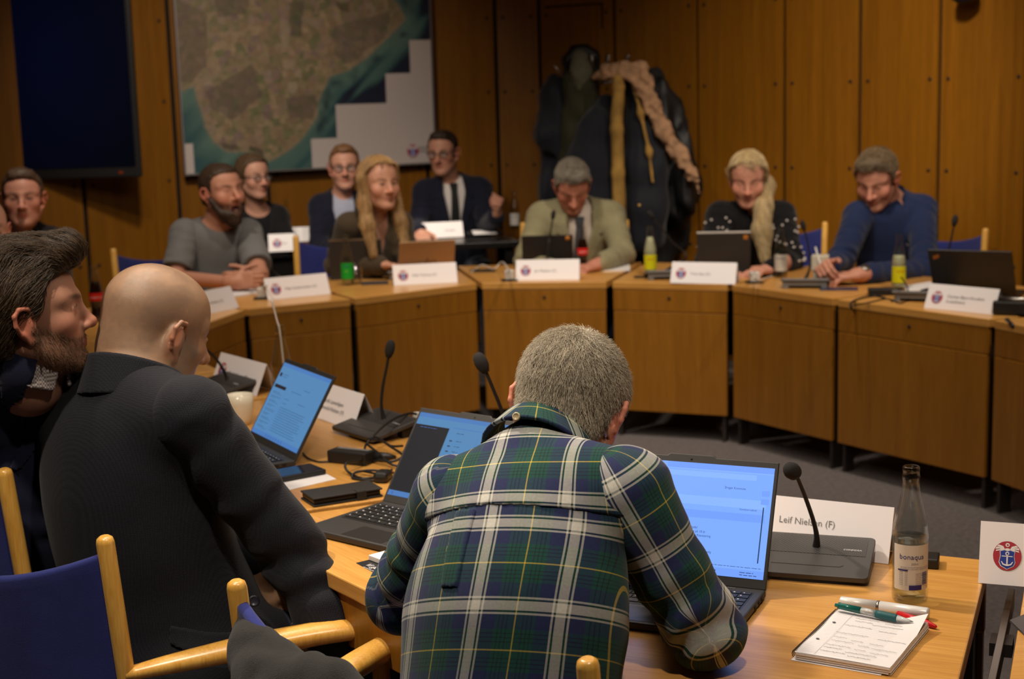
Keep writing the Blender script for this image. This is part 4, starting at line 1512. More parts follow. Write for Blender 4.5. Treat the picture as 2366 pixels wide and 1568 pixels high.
def laptop(hc, xd, beta, label, ui, cols, W=.314, D=.222, LH=.222, lidmat=None, keys=True):
    """open laptop seen from the user's side; hc = middle of the hinge on the table, xd = user's right"""
    xd = Vector((xd[0], xd[1], 0)).normalized()
    r = empty('laptop', (hc[0], hc[1], TZ), math.atan2(xd.y, xd.x), label, 'laptop', 'open laptops')
    T = .015
    bm = bmesh.new(); prism(bm, [(-W / 2, -D), (W / 2, -D), (W / 2, 0), (-W / 2, 0)], .002, T); from_bm('base', bm, LAPM, r, bevel=.003)
    bm = bmesh.new(); prism(bm, [(-.055, -D + .008), (.055, -D + .008), (.055, -D + .072), (-.055, -D + .072)], T, T + .0004); from_bm('trackpad', bm, PADM, r)
    if keys:
        kw = W - .03
        bm = bmesh.new(); prism(bm, [(-kw / 2, -.140), (kw / 2, -.140), (kw / 2, -.022), (-kw / 2, -.022)], T, T + .0003); kb = from_bm('keyboard', bm, BLACKP, r)
        bm = bmesh.new(); bl = bmesh.new()
        rows = [(16, .012, 0), (14.5, .0165, 0), (14.5, .0165, .005), (13.5, .0165, .008), (12.5, .0165, .014), (10, .0165, 0)]
        y = -.025
        rg = random.Random(3)
        for n, hgt, o in rows:
            n = int(n); w = (kw - .004) / n
            for i in range(n):
                x0 = -kw / 2 + .002 + i * w
                prism(bm, [(x0 + .001, y - hgt), (x0 + w - .001, y - hgt), (x0 + w - .001, y - .002), (x0 + .001, y - .002)], T, T + .0018)
                lw = rg.choice((.002, .0026, .0045 if n < 14 else .003))
                prism(bl, [(x0 + .004, y - .008), (x0 + .004 + lw, y - .008), (x0 + .004 + lw, y - .0055), (x0 + .004, y - .0055)], T + .0018, T + .00185)
            y -= hgt + .0022
        from_bm('keys', bm, KEYM, kb); from_bm('key_lettering', bl, PAPER, kb)
        bm = bmesh.new(); lathe(bm, [(0, .0032), (.003, .0030), (.0038, .0015), (.0038, 0)][::-1], 12, Matrix.Translation((.004, -.080, T))); from_bm('trackpoint', bm, REDK, r)
        bm = bmesh.new()
        for i, yy in enumerate((-.03, -.05, -.075)): box(bm, (W / 2 - .001, yy, .009), (.0045, .010, .005))
        from_bm('port', bm, GAP, r)
        bm = bmesh.new(); prism(bm, [(kw / 2 - .05, -.013), (kw / 2 - .035, -.013), (kw / 2 - .035, -.007), (kw / 2 - .05, -.007)], T, T + .0006); from_bm('power_key', bm, STEEL, r)
    # lid: local frame with y up the screen and z towards the user
    ML = Matrix.Translation((0, -.004, T)) @ Matrix.Rotation(PI / 2 - math.radians(beta), 4, 'X')
    bm = bmesh.new(); prism(bm, [(-W / 2, .0), (W / 2, .0), (W / 2, LH), (.045, LH), (.040, LH + .004), (-.040, LH + .004), (-.045, LH), (-W / 2, LH)], -.006, 0, ML)
    lid = from_bm('screen_lid', bm, lidmat or LAPM, r, bevel=.0015)
    bm = bmesh.new(); lathe(bm, [(0, .0006), (.0018, .0006), (.0022, 0)][::-1], 12, ML @ Matrix.Translation((0, LH - .005, 0))); from_bm('webcam', bm, GAP, lid)
    # the picture on the screen: coloured panes and rows of writing
    sw, sh, y0 = W - .012, LH - .028, .017
    bm = bmesh.new()
    for (u0, v0, u1, v1, mi, lay) in ui:
        vs = [bm.verts.new(ML @ Vector((-sw / 2 + u * sw, y0 + (1 - v) * sh, .0004 + lay * .00012))) for u, v in ((u0, v1), (u1, v1), (u1, v0), (u0, v0))]
        bm.faces.new(vs).material_index = mi
    me = bpy.data.meshes.new('display'); bm.to_mesh(me); bm.free()
    link('display', me, cols, lid, smooth=False)
    r['ml'] = 0
    def put(body, u, v, size, m, xs=.9):
        text_obj('screen_text', body, size, m, lid, ML @ Matrix.Translation((-sw / 2 + u * sw, y0 + (1 - v) * sh, .0012)), xs=xs)
    return r, put


def lines(u, v, n, step, lens, mi, th=.006, lay=3, seed=0):
    """rows of tiny writing as broken strips"""
    rg = random.Random(seed); out = []
    for i in range(n):
        L = lens[i % len(lens)]; x = u
        while x < u + L - .004:
            w = min(rg.uniform(.012, .035), u + L - x)
            out.append((x, v + i * step, x + w, v + i * step + th, mi, lay)); x += w + .006
    return out
# ------------------------------------------------------------------ near table
# name cards
def card_px(pl, pr, lines, label, **kw):
    a, b = at(*pl), at(*pr)
    d = (b - a).normalized()
    anchor = kw.pop('anchor', 'mid')
    W = kw.get('Wd', .297)
    c = (a + b) / 2 if anchor == 'mid' else (b - d * W / 2 if anchor == 'right' else a + d * W / 2)
    return name_card(c, d, lines, label, **kw)


a, b = at(1818, 1152, .815), at(2070, 1178, .815)
c1 = at(2045, 1303); dd = (b - a); dd.z = 0; dd.normalize()
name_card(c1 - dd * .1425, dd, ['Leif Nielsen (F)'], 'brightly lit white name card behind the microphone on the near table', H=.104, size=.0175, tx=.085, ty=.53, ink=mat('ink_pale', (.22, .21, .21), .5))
card_px((2260, 1347), (2366, 1356), [''], 'name card with a large anchor emblem cut off by the right edge, near table', anchor='left', H=.108)
card_px((490, 885), (590, 915), ['Ole H. Hansen (F)'], 'tilted name card behind the coffee cup and microphone, left near table', H=.10)
card_px((738, 968), (815, 995), ['Henrik Løvenhjem', 'Lemvold-Nielsen (V)'], 'two-line name card half hidden behind the tilted left laptop', anchor='right', H=.10)
# far cards
card_px((482, 726), (552, 711), ['Claudia Nielsen (C)'], 'leftmost far name card, partly behind the bald head', anchor='right')
card_px((627, 693), (757, 680), ['Maja Gudmundsen (C)'], 'name card in front of the man in the grey T-shirt')
card_px((915, 660), (1053, 653), ['Mille Tettrup (C)'], 'name card below the gold laptop on the far table')
card_px((1192, 648), (1338, 646), ['Jan Madsen (C)'], 'name card in front of the man in the pale green jacket')
card_px((1552, 654), (1695, 657), ['Trine Søe (C)'], 'bright name card in front of the woman in black with the ponytail')
card_px((2140, 712), (2290, 727), ['Carsten Bjørn-Knudsen', '(Lokallisten)'], 'two-line name card at the far right table, beside the black laptop')


def paper_sheet(name, px, label, m=PAPER, z=TZ, th=.0012, cat='paper', group=None):
    P = [at(*p, z) for p in px]
    c = sum(P, Vector()) / len(P); c.z = z
    r = None
    bm = bmesh.new(); prism(bm, [(p.x - c.x, p.y - c.y) for p in P], .0003, th)
    o = from_bm(name, bm, m); o.location = c
    return tag(o, label, cat, group)


def rect(c, xd, w, d, name, label, m, h, cat, bevel=.002, z=TZ):
    xd = Vector((xd[0], xd[1], 0)).normalized()
    bm = bmesh.new(); box(bm, (0, 0, h / 2 + .0003), (w, d, h))
    o = from_bm(name, bm, m, bevel=bevel); o.location = (c[0], c[1], z); o.rotation_euler = (0, 0, math.atan2(xd.y, xd.x))
    return tag(o, label, cat)


# microphones on the near table
yn = dirpx((2290, 1568), (2300, 1352))
mb = at(1885, 1272, TZ + .027)
mc = Vector((mb.x, mb.y, TZ)) - Vector((yn.x, yn.y, 0)) * .030
S = [mb - Vector((0, 0, .004))] + [atY(x, y, mb.y + k_) for x, y, k_ in ((1887, 1240, -.005), (1880, 1205, -.01), (1865, 1160, -.02), (1850, 1122, -.035), (1838, 1094, -.05))]
mic_unit(mc, yn, S, 'black microphone standing in front of the brightly lit name card', headdir=(-.15, -.80, .42), head=.0150)
mb = at(890, 975, TZ + .027); yn2 = Vector((.80, .60, 0))
S = [mb - Vector((0, 0, .004))] + [atY(x, y, mb.y) for x, y in ((884, 955), (881, 930), (885, 890), (893, 850), (898, 822))]
mic_unit(Vector((mb.x, mb.y, TZ)) - yn2 * .03, yn2, S, 'black microphone with upright head between left laptop and middle laptop', head=.0125)
mb = at(528, 885, TZ + .027)
S = [mb - Vector((0, 0, .004))] + [atY(x, y, mb.y - k_) for x, y, k_ in ((522, 866, 0), (511, 845, .02), (497, 826, .04), (480, 810, .06), (462, 800, .08))]
mic_unit(Vector((mb.x, mb.y, TZ)) - yn2 * .03, yn2, S, 'microphone with a curved neck beside the coffee cup')
# the one whose base the plaid shirt hides
hp = at(1196, 1118, TZ + .027)
S = [hp - Vector((0, 0, .004))] + [atY(x, y, hp.y) for x, y in ((1190, 1070), (1178, 1010), (1158, 945), (1140, 900), (1126, 866), (1121, 856))]
mic_unit(Vector((hp.x, hp.y, TZ)) - Vector((.80, .60, 0)) * .03, Vector((.80, .60, 0)), S, 'microphone leaning left, its base hidden behind the plaid shirt', head=.0145)

# laptops
SC1 = emis('screen_dull_blue', (.075, .205, .40, 1), 1.0)
SC1b = emis('screen_blue_bar', (.06, .17, .42, 1), 1.0)
SC2 = emis('screen_bright_blue', (.165, .325, .84, 1), 1.12)
SC2b = emis('screen_bright_bar', (.14, .28, .76, 1), 1.12)
SC2c = emis('screen_bright_field', (.20, .37, .88, 1), 1.12)
SCD = emis('screen_dark_pane', (.012, .012, .016, 1), 1.0)
TXT = emis('screen_writing', (.02, .045, .11, 1), 1.0)
ICO = emis('screen_icon', (.05, .12, .34, 1), 1.0)
GRN = emis('screen_icon_green', (.10, .25, .12, 1), 1.0)
cols = [SC1, SC1b, SCD, TXT, ICO, GRN]
# bald man's
xa = Vector((.50, -.865, 0))
ui = [(0, 0, 1, 1, 0, 0), (0, 0, 1, .05, 1, 1), (.0, .94, 1, 1, 1, 1), (.03, .30, .27, .345, 2, 2), (.29, .18, .295, .9, 1, 1), (.03, .14, .07, .19, 2, 2)]
ui += lines(.09, .15, 2, .03, (.12, .10), 3) + lines(.05, .40, 9, .06, (.16, .2, .14), 3, seed=2) + lines(.05, .42, 9, .06, (.2, .1), 3, th=.004, seed=3)
ui += lines(.33, .44, 2, .06, (.10, .08), 3) + lines(.33, .56, 11, .032, (.52, .5, .54, .45, .5), 3, seed=5) + lines(.62, .25, 1, .1, (.12,), 3) + lines(.62, .44, 1, .1, (.14,), 3)
ui += lines(.40, .32, 1, .1, (.2,), 3)
ui += [(.3 + i * .055, .955, .325 + i * .055, .985, 4, 2) for i in range(7)]
lhc = at(628, 1037, TZ + .012)
laptop(lhc, xa, 31, 'tilted left laptop showing a pale blue mail page, in front of the bald man', ui, cols)
# middle
hl = at(886, 1156, TZ + .015); xm = Vector((.77, -.64, 0))
ui = [(0, 0, 1, 1, 0, 0), (0, 0, 1, .05, 1, 1), (0, .14, .32, .94, 2, 1), (.32, .84, 1, .94, 2, 1), (0, .94, 1, 1, 1, 1), (.35, .12, .62, .13, 1, 1), (.62, .11, .95, .18, 1, 1), (.60, .2, .604, .84, 1, 2)]
ui += lines(.05, .165, 1, .1, (.16,), 4) + lines(.40, .18, 1, .1, (.07,), 3) + lines(.66, .145, 1, .1, (.08,), 3)
ui += [q for i in range(9) for q in lines(.42, .27 + i * .062, 1, .1, (.05,), 3, seed=i)] + [(.36, .27 + i * .062, .385, .285 + i * .062, 5 if i > 4 else 3, 3) for i in range(9)]
ui += [q for i in range(9) for q in lines(.66, .27 + i * .062, 1, .1, (.12,), 3, seed=i + 20)]
ui += [(.03, .955, .05, .985, 4, 2)] + [(.42 + i * .05, .955, .445 + i * .05, .985, 3 if i % 2 else 5, 2) for i in range(6)]
laptop(hl + xm * .157, xm, 36, 'middle laptop with black keyboard, red pointing stick and half dark screen', ui, cols, D=.232)
# plaid man's
hr = at(1770, 1366, TZ + .012)
xr = Vector((.915, -.403, 0))
cols2 = [SC2, SC2b, SCD, TXT, ICO, GRN, SC2c]
ui = [(0, 0, 1, 1, 0, 0), (0, 0, 1, .055, 1, 1), (.02, .0, .36, .055, 0, 2), (0, .055, 1, .062, 6, 1), (.03, .075, .90, .125, 6, 1), (0, .30, .97, .38, 6, 1), (0, .43, .97, .50, 1, 1), (0, .93, 1, 1, 1, 1),
      (.955, .36, .962, .86, 3, 3), (.94, .21, .985, .26, 1, 2), (.94, .285, .985, .335, 1, 2)]
ui += lines(.05, .03, 1, .1, (.10,), 3) + lines(.04, .105, 1, .1, (.18,), 3, seed=4)
ui += lines(.0, .905, 1, .1, (.98,), 3, th=.004, seed=5) + [(.60 + i * .035, .95, .615 + i * .035, .965, 3, 3) for i in range(4)] + lines(.86, .95, 2, .022, (.08, .1), 3)
lp, put = laptop(hr - xr * .157, xr, 26, 'right laptop with a bright blue page, between plaid sleeve and microphone', ui, cols2)
for b, u, v, s in (('21:00 Mødesalen', .34, .375, .0060), ('Dragør Kommune', .72, .215, .0056), ('Download indhold', .82, .40, .0045),
                   ('dag. Tillæg 1 til lokalplan 70 for Dragør gamle bydel', .20, .60, .0062), ('behandling om bl.a. bebyggelse af et luftfartsanlæg på 10 år', .20, .635, .0062),
                   ('Budgetopfølgning - tilvejebringelse, godkendelse og finansiering', .20, .67, .0062), ('Borgerinddragelse Affaldsplan 2024', .20, .705, .0062), ('Resultater 2023', .20, .74, .0062),
                   ('Orientering om P. Mulige Boligtilbud 2024-2025', .20, .775, .0062), ('Borgmester, Oprettelse og udpegelsesteam ved kommunale valg', .20, .81, .0062)):
    put(b, u, v, s, TXT)

# things round the middle laptop
pc = (at(702, 1150) + at(886, 1128)) / 2
xd = dirpx((735, 1172), (885, 1148))
t = empty('phone_case', (at(790, 1150).x, at(790, 1150).y, TZ), math.atan2(xd.y, xd.x), 'black leather wallet phone case left of the middle laptop', 'phone case')
LEA = mat('black_leather', (.02, .018, .017), .5, bump=.5, bscale=500)
bm = bmesh.new(); box(bm, (0, 0, .0025), (.160, .082, .004)); from_bm('back_cover', bm, LEA, t, bevel=.0015)
bm = bmesh.new(); box(bm, (0, .002, .010), (.154, .076, .011)); from_bm('phone_shell', bm, BLACKP, t, bevel=.003)
bm = bmesh.new(); box(bm, (0, 0, .018), (.160, .082, .004)); from_bm('front_cover', bm, LEA, t, bevel=.0015)
bm = bmesh.new(); box(bm, (.03, -.0425, .0105), (.022, .0035, .0205)); box(bm, (.03, -.034, .0208), (.022, .018, .002)); from_bm('clasp', bm, LEA, t, bevel=.0008)

pw = paper_sheet('white_sheet', [(618, 1098), (728, 1082), (777, 1107), (628, 1142)], 'white paper sheet under the smartphone by the left laptop')
x1 = dirpx((640, 1112), (735, 1094))
pq = at(664, 1093, TZ + .01)
t = empty('smartphone', (pq.x, pq.y, TZ + .0015), math.atan2(x1.y, x1.x), 'black smartphone lying on the white sheet near the left laptop', 'phone')
bm = bmesh.new(); box(bm, (0, 0, .0065), (.160, .080, .012)); from_bm('phone_case_shell', bm, BLACKP, t, bevel=.003)
bm = bmesh.new(); box(bm, (0, 0, .0127), (.148, .070, .0006)); from_bm('phone_screen', bm, mat('phone_glass', (.01, .014, .03), .08), t)

q = at(812, 1068); x1 = dirpx((765, 1062), (862, 1072))
t = empty('power_adapter', q, math.atan2(x1.y, x1.x), 'black power brick among the tangled cables by the left laptop', 'power adapter')
bm = bmesh.new(); box(bm, (0, 0, .0153), (.108, .046, .030)); from_bm('brick', bm, BLACKP, t, bevel=.003)
bm = bmesh.new(); box(bm, (.0, .012, .0306), (.09, .012, .0006)); from_bm('rating_label', bm, MIDGREY, t)


def cable(name, px, label, r=.0032, m=None, z=TZ + .0035, n=8, cat='cable', plug=None):
    P = [at(p[0], p[1], z + (p[2] if len(p) > 2 else 0)) for p in px]
    bm = bmesh.new(); tube(bm, smooth_pts(P, n), r, 8)
    o = from_bm(name, bm, m or BLACKP)
    return tag(o, label, cat)


cable('cable', [(700, 1046), (712, 1058), (735, 1066), (762, 1066)], 'short black cable running from the left laptop to the power brick', r=.0022)
cable('cable', [(862, 1066), (880, 1062, .01), (905, 1066, .01), (930, 1052, .02), (900, 1030, .03), (868, 1010, .035), (845, 1028, .02), (838, 1060, .012), (800, 1070, .02), (805, 1090, .004), (840, 1105), (890, 1096), (905, 1085)],
      'looped black cable coiled in front of the power brick', r=.0030)
cable('cable', [(812, 1098, .002), (830, 1088, .004), (870, 1094, .006), (905, 1100), (880, 1110), (840, 1108), (815, 1104), (820, 1092, .008), (860, 1086, .008), (910, 1092, .002)], 'black cable loop lying flat beside the middle laptop', r=.0028)
cable('cable', [(858, 1012, .03), (885, 985, .045), (915, 965, .05), (945, 955, .045), (962, 956, .035)], 'black cable arching up to the white plug above the middle laptop', r=.0032)
cable('cable', [(852, 1014, .03), (880, 1018, .03), (905, 1030, .02), (930, 1030, .01)], 'black cable crossing over the grey microphone base', r=.0030)
cable('cable', [(848, 1026, .022), (876, 1048, .016), (900, 1070, .008), (925, 1078, .002)], 'black cable slanting down behind the middle laptop', r=.0030)
q = at(962, 958, TZ + .027); 
o = rect((q.x, q.y), (1, .2, 0), .018, .012, 'cable_plug', 'small white plug above the middle laptop lid', WHITEP, .034, 'plug')
q = at(850, 1062)
t = tag(from_bm('mains_plug', (lambda b_: (tube(b_, [(0, 0, .013), (.03, -.006, .013), (.052, -.012, .012)], [.012, .010, .004], 12), b_)[1])(bmesh.new()), BLACKP), 'ribbed black connector plugged into the power brick', 'plug')
q = at(866, 1066); t.location = (q.x, q.y, TZ)
q = at(885, 1111)
o = rect((q.x, q.y), (.8, -.2, 0), .035, .05, 'computer_mouse', 'black rounded plug or mouse against the middle laptop lid', BLACKP, .024, 'mouse', bevel=.009)

# cup
cc = at(557, 980)
t = empty('coffee_cup', cc, 0, 'white coffee cup beside the bald man\'s sleeve', 'cup')
CUP = mat('porcelain', srgb(214, 206, 186), .2, spec=.5)
bm = bmesh.new(); lathe(bm, [(0, .004), (.020, .0), (.025, .002), (.029, .016), (.034, .035), (.0365, .058), (.037, .082), (.0355, .0825), (.0345, .06), (.032, .035), (.024, .012), (0, .009)], 28)
from_bm('cup_wall', bm, CUP, t, smooth=True)
bm = bmesh.new(); tube(bm, smooth_pts([(-.034, .012, .062), (-.052, .02, .062), (-.058, .022, .045), (-.046, .018, .026), (-.032, .011, .026)], 5), .004, 8); from_bm('handle', bm, CUP, t)

# spiral pad with dark cover at the plaid man's left elbow
dk = paper_sheet('dark_brochure', [(823, 1301), (868, 1290), (985, 1330), (935, 1362)], 'dark brochure with white print under the small pad at the plaid elbow', m=mat('brochure_dark', (.018, .018, .02), .4), cat='brochure')
M_ = basis(Vector((0, 0, .0014)), dirpx((835, 1303), (900, 1330)), dirpx((835, 1303), (875, 1290)))
o0 = at(842, 1306) - dk.location
M_.translation = Vector((o0.x, o0.y, .0014))
text_obj('brochure_lettering', 'Vi gør', .018, PAPER, dk, M_, shear=.3)
M2 = M_.copy(); o1 = at(838, 1311) - dk.location; M2.translation = Vector((o1.x, o1.y, .0014))
text_obj('brochure_lettering', 'din hverdag lettere', .006, PAPER, dk, M2)
q = at(925, 1300); x1 = dirpx((868, 1297), (925, 1318))
t = empty('spiral_pad', (q.x, q.y, TZ + .0015), math.atan2(x1.y, x1.x), 'small white spiral pad on the dark brochure by the plaid elbow', 'notepad')
bm = bmesh.new(); box(bm, (0, 0, .0055), (.105, .07, .010)); from_bm('page_block', bm, PAPER, t, bevel=.001)
bm = bmesh.new()
for i in range(12):
    y = -.045 + i * .008
    tube(bm, [(-.046 + i * .008 + .0, .035 + .004 * math.cos(a), .006 + .007 * math.sin(a)) for a in np.linspace(-.5, PI + .5, 9)], .0008, 5)
from_bm('spiral', bm, DKSTEEL, t)

# big spiral notebook
NBP = [(1938, 1404), (2142, 1434), (2062, 1549), (1820, 1503)]
zc = TZ + .013
c0, c1, c2, c3 = (at(*p, zc) for p in NBP)
cen = (c0 + c1 + c2 + c3) / 4; yd = ((c0 + c1) - (c2 + c3)); yd.z = 0; yd.normalize(); xd = Vector((yd.y, -yd.x, 0))
t = empty('spiral_notebook', (cen.x, cen.y, TZ), math.atan2(xd.y, xd.x), 'open spiral notebook with handwriting beside the bonaqua bottle', 'notebook')
NW, NH = .150, .212
bm = bmesh.new()
rg = random.Random(2)
nl = 7
for i in range(nl):
    e = (nl - i) * .0005
    z0 = .001 + i * .0017
    dx = rg.uniform(-.002, .002); dy = rg.uniform(-.0015, .0015)
    prism(bm, [(-NW / 2 + .006, -NH / 2 + dy), (NW / 2 + dx, -NH / 2 + dy + .0), (NW / 2 + dx, NH / 2 + dy), (-NW / 2 + .006, NH / 2 + dy)], z0, z0 + .0014)
from_bm('page_block', bm, PAPER, t)
bm = bmesh.new(); prism(bm, [(-NW / 2, -NH / 2 - .004), (NW / 2 - .012, -NH / 2 - .004), (NW / 2 - .006, NH / 2), (-NW / 2, NH / 2)], .0003, .001); from_bm('back_cover', bm, PAPER, t)
# top page with a lifted corner
bm = bmesh.new()
n = 14
g = [[bm.verts.new((-NW / 2 + .004 + (NW - .004) * u, -NH / 2 + NH * v, .0130 + .016 * max(0, u - .72) * max(0, v - .70) * 11 + .0007 * math.sin(v * 9 + u * 3))) for u in np.linspace(0, 1, n)] for v in np.linspace(0, 1, n)]
for i in range(n - 1):
    for j in range(n - 1): bm.faces.new((g[i][j], g[i][j + 1], g[i + 1][j + 1], g[i + 1][j]))
pg = from_bm('top_page', bm, PAPER, t, smooth=True)
RULE = mat('ruled_line', (.55, .50, .56), .6)
bm = bmesh.new()
zz = .0143
for i in range(26):
    y = NH / 2 - .022 - i * .0072
    prism(bm, [(-NW / 2 + .012, y), (NW / 2 - .03, y), (NW / 2 - .03, y + .0003), (-NW / 2 + .012, y + .0003)], zz, zz + .00005)
prism(bm, [(-NW / 2 + .034, -NH / 2 + .002), (-NW / 2 + .0345, -NH / 2 + .002), (-NW / 2 + .0345, NH / 2 - .002), (-NW / 2 + .034, NH / 2 - .002)], zz, zz + .00005)
from_bm('ruling', bm, RULE, pg)
bm = bmesh.new()
for y in (.040, -.040): lathe(bm, [(.0028, zz), (0, zz + .0001)], 12, Matrix.Translation((-NW / 2 + .018, y, 0)))
from_bm('punch_hole', bm, INK, pg)
# handwriting: joined-up scribble
bm = bmesh.new()
for (x0, y, L, a, wv) in ((.042, .072, .04, .0035, 7), (.092, .066, .045, .003, 7), (.045, .060, .03, .003, 5), (.075, .053, .05, .0022, 8), (.036, .036, .045, .0035, 8), (.092, .030, .03, .002, 5), (.034, .0, .052, .0035, 9),
                       (.100, -.004, .046, .003, 8), (.036, -.020, .022, .0025, 4), (.066, -.026, .020, .0025, 4), (.095, -.028, .022, .003, 4), (.038, -.036, .036, .003, 7), (.082, -.042, .018, .003, 4), (.103, -.046, .040, .003, 7),
                       (.036, -.056, .040, .003, 8), (.082, -.060, .018, .002, 4), (.106, -.064, .03, .003, 5), (.036, -.068, .03, .003, 6), (.072, -.076, .05, .003, 9), (.036, -.084, .04, .003, 8), (.08, -.090, .036, .003, 7)):
    P = []
    for k_ in range(wv * 8):
        u = k_ / (wv * 8); ph = u * wv * 2 * PI
        P.append((-NW / 2 + x0 + u * L + .0012 * math.cos(ph), y - .07 * u * L * 0 + a * .6 * math.sin(ph) * (.5 + .5 * math.sin(ph * .37 + x0 * 90)), zz + .0002))
    tube(bm, P, .00022, 4)
from_bm('handwriting', bm, mat('pencil', (.16, .16, .17), .6), pg)
bm = bmesh.new()
for i in range(40):
    y = -NH / 2 + .006 + i * (NH - .012) / 39
    tube(bm, [(-NW / 2 + .003 + .0052 * math.cos(a), y + .0012 * a / PI, .0072 + .0068 * math.sin(a)) for a in np.linspace(-.6, PI + .9, 10)], .0007, 5)
from_bm('spiral', bm, DKSTEEL, t)


def pen(p0, p1, label, parts, cat='pen'):
    """round pen along p0-p1; parts = (name, material, profile [(t, r)])"""
    p0, p1 = Vector(p0), Vector(p1); d = p1 - p0; L = d.length
    r = empty('ballpoint_pen', p0, 0, label, cat)
    q = d.to_track_quat('Z', 'Y').to_matrix().to_4x4()
    for nm, m, prof in parts:
        bm = bmesh.new(); lathe(bm, [(rr, t_ * L) for t_, rr in prof], 16, q)
        from_bm(nm, bm, m, r, smooth=True)
    return r


TEAL = mat('pen_teal_clear', (.02, .20, .17), .12, trans=.45, ior=1.45)
TEALG = mat('pen_teal_grip', srgb(24, 84, 88), .55)
CLEAR = mat('pen_clear', (.75, .8, .8), .1, trans=.6)
a, b = at(1930, 1397, TZ + .024), at(2110, 1436, TZ + .020)
pen(a, b, 'teal ballpoint pen lying across the top of the spiral notebook',
    [('push_button', TEAL, [(0, 0), (0, .003), (.035, .0032), (.04, .0055), (.06, .0056)]), ('barrel', TEAL, [(.05, .0052), (.34, .0058), (.34, 0)]), ('window', CLEAR, [(.34, 0), (.34, .0056), (.53, .0058), (.53, 0)]),
     ('grip', TEALG, [(.53, 0), (.53, .0062), (.60, .0066), (.78, .0064), (.80, .0058), (.80, 0)]), ('tip', CLEAR, [(.80, 0), (.80, .0056), (.94, .0026), (1, .0006), (1, 0)])])
SILV = mat('silver_plastic', (.66, .64, .62), .3, metal=.1)
a, b = at(1942, 1389, TZ + .010), at(2146, 1417, TZ + .010)
pen(a, b, 'silver marker lying between the notebook and the bonaqua bottle',
    [('cap', SILV, [(0, 0), (0, .0082), (.01, .0090), (.42, .0096), (.42, 0)]), ('ring', STEEL, [(.42, 0), (.42, .0100), (.45, .0100), (.45, 0)]), ('body', SILV, [(.45, 0), (.45, .0098), (.98, .0096), (1, .0085), (1, 0)])], 'marker')
REDP = mat('red_plastic', srgb(190, 24, 34), .25, spec=.5)
a, b = at(2075, 1417, TZ + .006), at(2165, 1448, TZ + .005)
pen(a, b, 'red pen sticking out from under the notebook corner', [('barrel', REDP, [(0, 0), (0, .005), (.4, .0056), (.7, .0066), (.96, .0030), (1, .0008), (1, 0)])])

# bottle of water on the near table
LABM = mat('label_cream', srgb(214, 204, 190), .45)
LBL = mat('label_blue', srgb(40, 36, 110), .5)
LGY = mat('label_grey', (.22, .2, .26), .5)
wd = [('bonaqua', .0125, .0800, -.92, 1.0, LBL), ('250ml', .0050, .0705, -.25, 1.0, LGY)]
for i, s in enumerate(('Naturligt mineralvand tilsat kulsyre. Næringsindhold', 'Mineral water, carbonated. Opbevares køligt. Undgå')):
    wd.append((s, .0028, .0655 - i * .0030, -.85, 1.0, LGY))
for i in range(8): wd.append(('Energi     0 kJ', .0026, .0575 - i * .0032, -.92, 1.0, LGY))
for i, s in enumerate(('Ingredienser: vand', 'kulsyre. Mindst holdbar', 'til: se flaske', 'Pant 1,50', 'Coca-Cola Danmark', 'Vadstrupvej 22', '2880 Bagsværd')): wd.append((s, .0026, .0545 - i * .0032, .02, 1.0, LGY))
bq = at(2101, 1386)
bt = bottle(bq, 'clear bonaqua bottle, half full, on the near table beside the notebook', 'soda', WATER, .485, (LABM, .026, .104, wd, LBL, 1.35), rz=.05, group='glass bottles')
lb = [c for c in bt.children if c.name.startswith('label')][0]
label_patch(lb, 'label_bar', LBL, .0300, -.35, .38, .0275, .0355)
label_patch(lb, 'label_bar', LBL, .0300, -1.0, -.42, .0600, .0622)
for i in range(9): label_patch(lb, 'barcode_line', LBL, .0301, .42, .80, .036 + i * .0024, .0372 + i * .0024, 4)

# dark flat gadget behind it, dark folder at the corner
rect(at(2120, 1303), (.9, -.3, 0), .075, .05, 'black_remote', 'flat black gadget lying behind the bonaqua bottle', BLACKP, .018, 'remote', bevel=.003)
paper_sheet('dark_folder', [(2333, 1437), (2366, 1424), (2420, 1440), (2420, 1520)], 'dark folder corner on the table at the lower right edge', m=mat('folder_dark', (.07, .06, .065), .5), cat='folder', th=.004)
# bottle with a straw standing behind the left laptop
bp = at(655, 935)
bottle(bp, 'clear bottle with a white straw behind the tilted left laptop', 'soda', WATER, .3, None, group='glass bottles')
top = bp + Vector((0, 0, .232))
bm = bmesh.new(); tube(bm, smooth_pts([bp + Vector((.012, .0, .02)), bp + Vector((.002, 0, .20)), atY(640, 740, bp.y), atY(627, 690, bp.y)], 5), .0028, 8)
tag(from_bm('drinking_straw', bm, mat('straw_white', (.6, .55, .52), .35)), 'long white straw standing in the bottle behind the left laptop', 'straw')

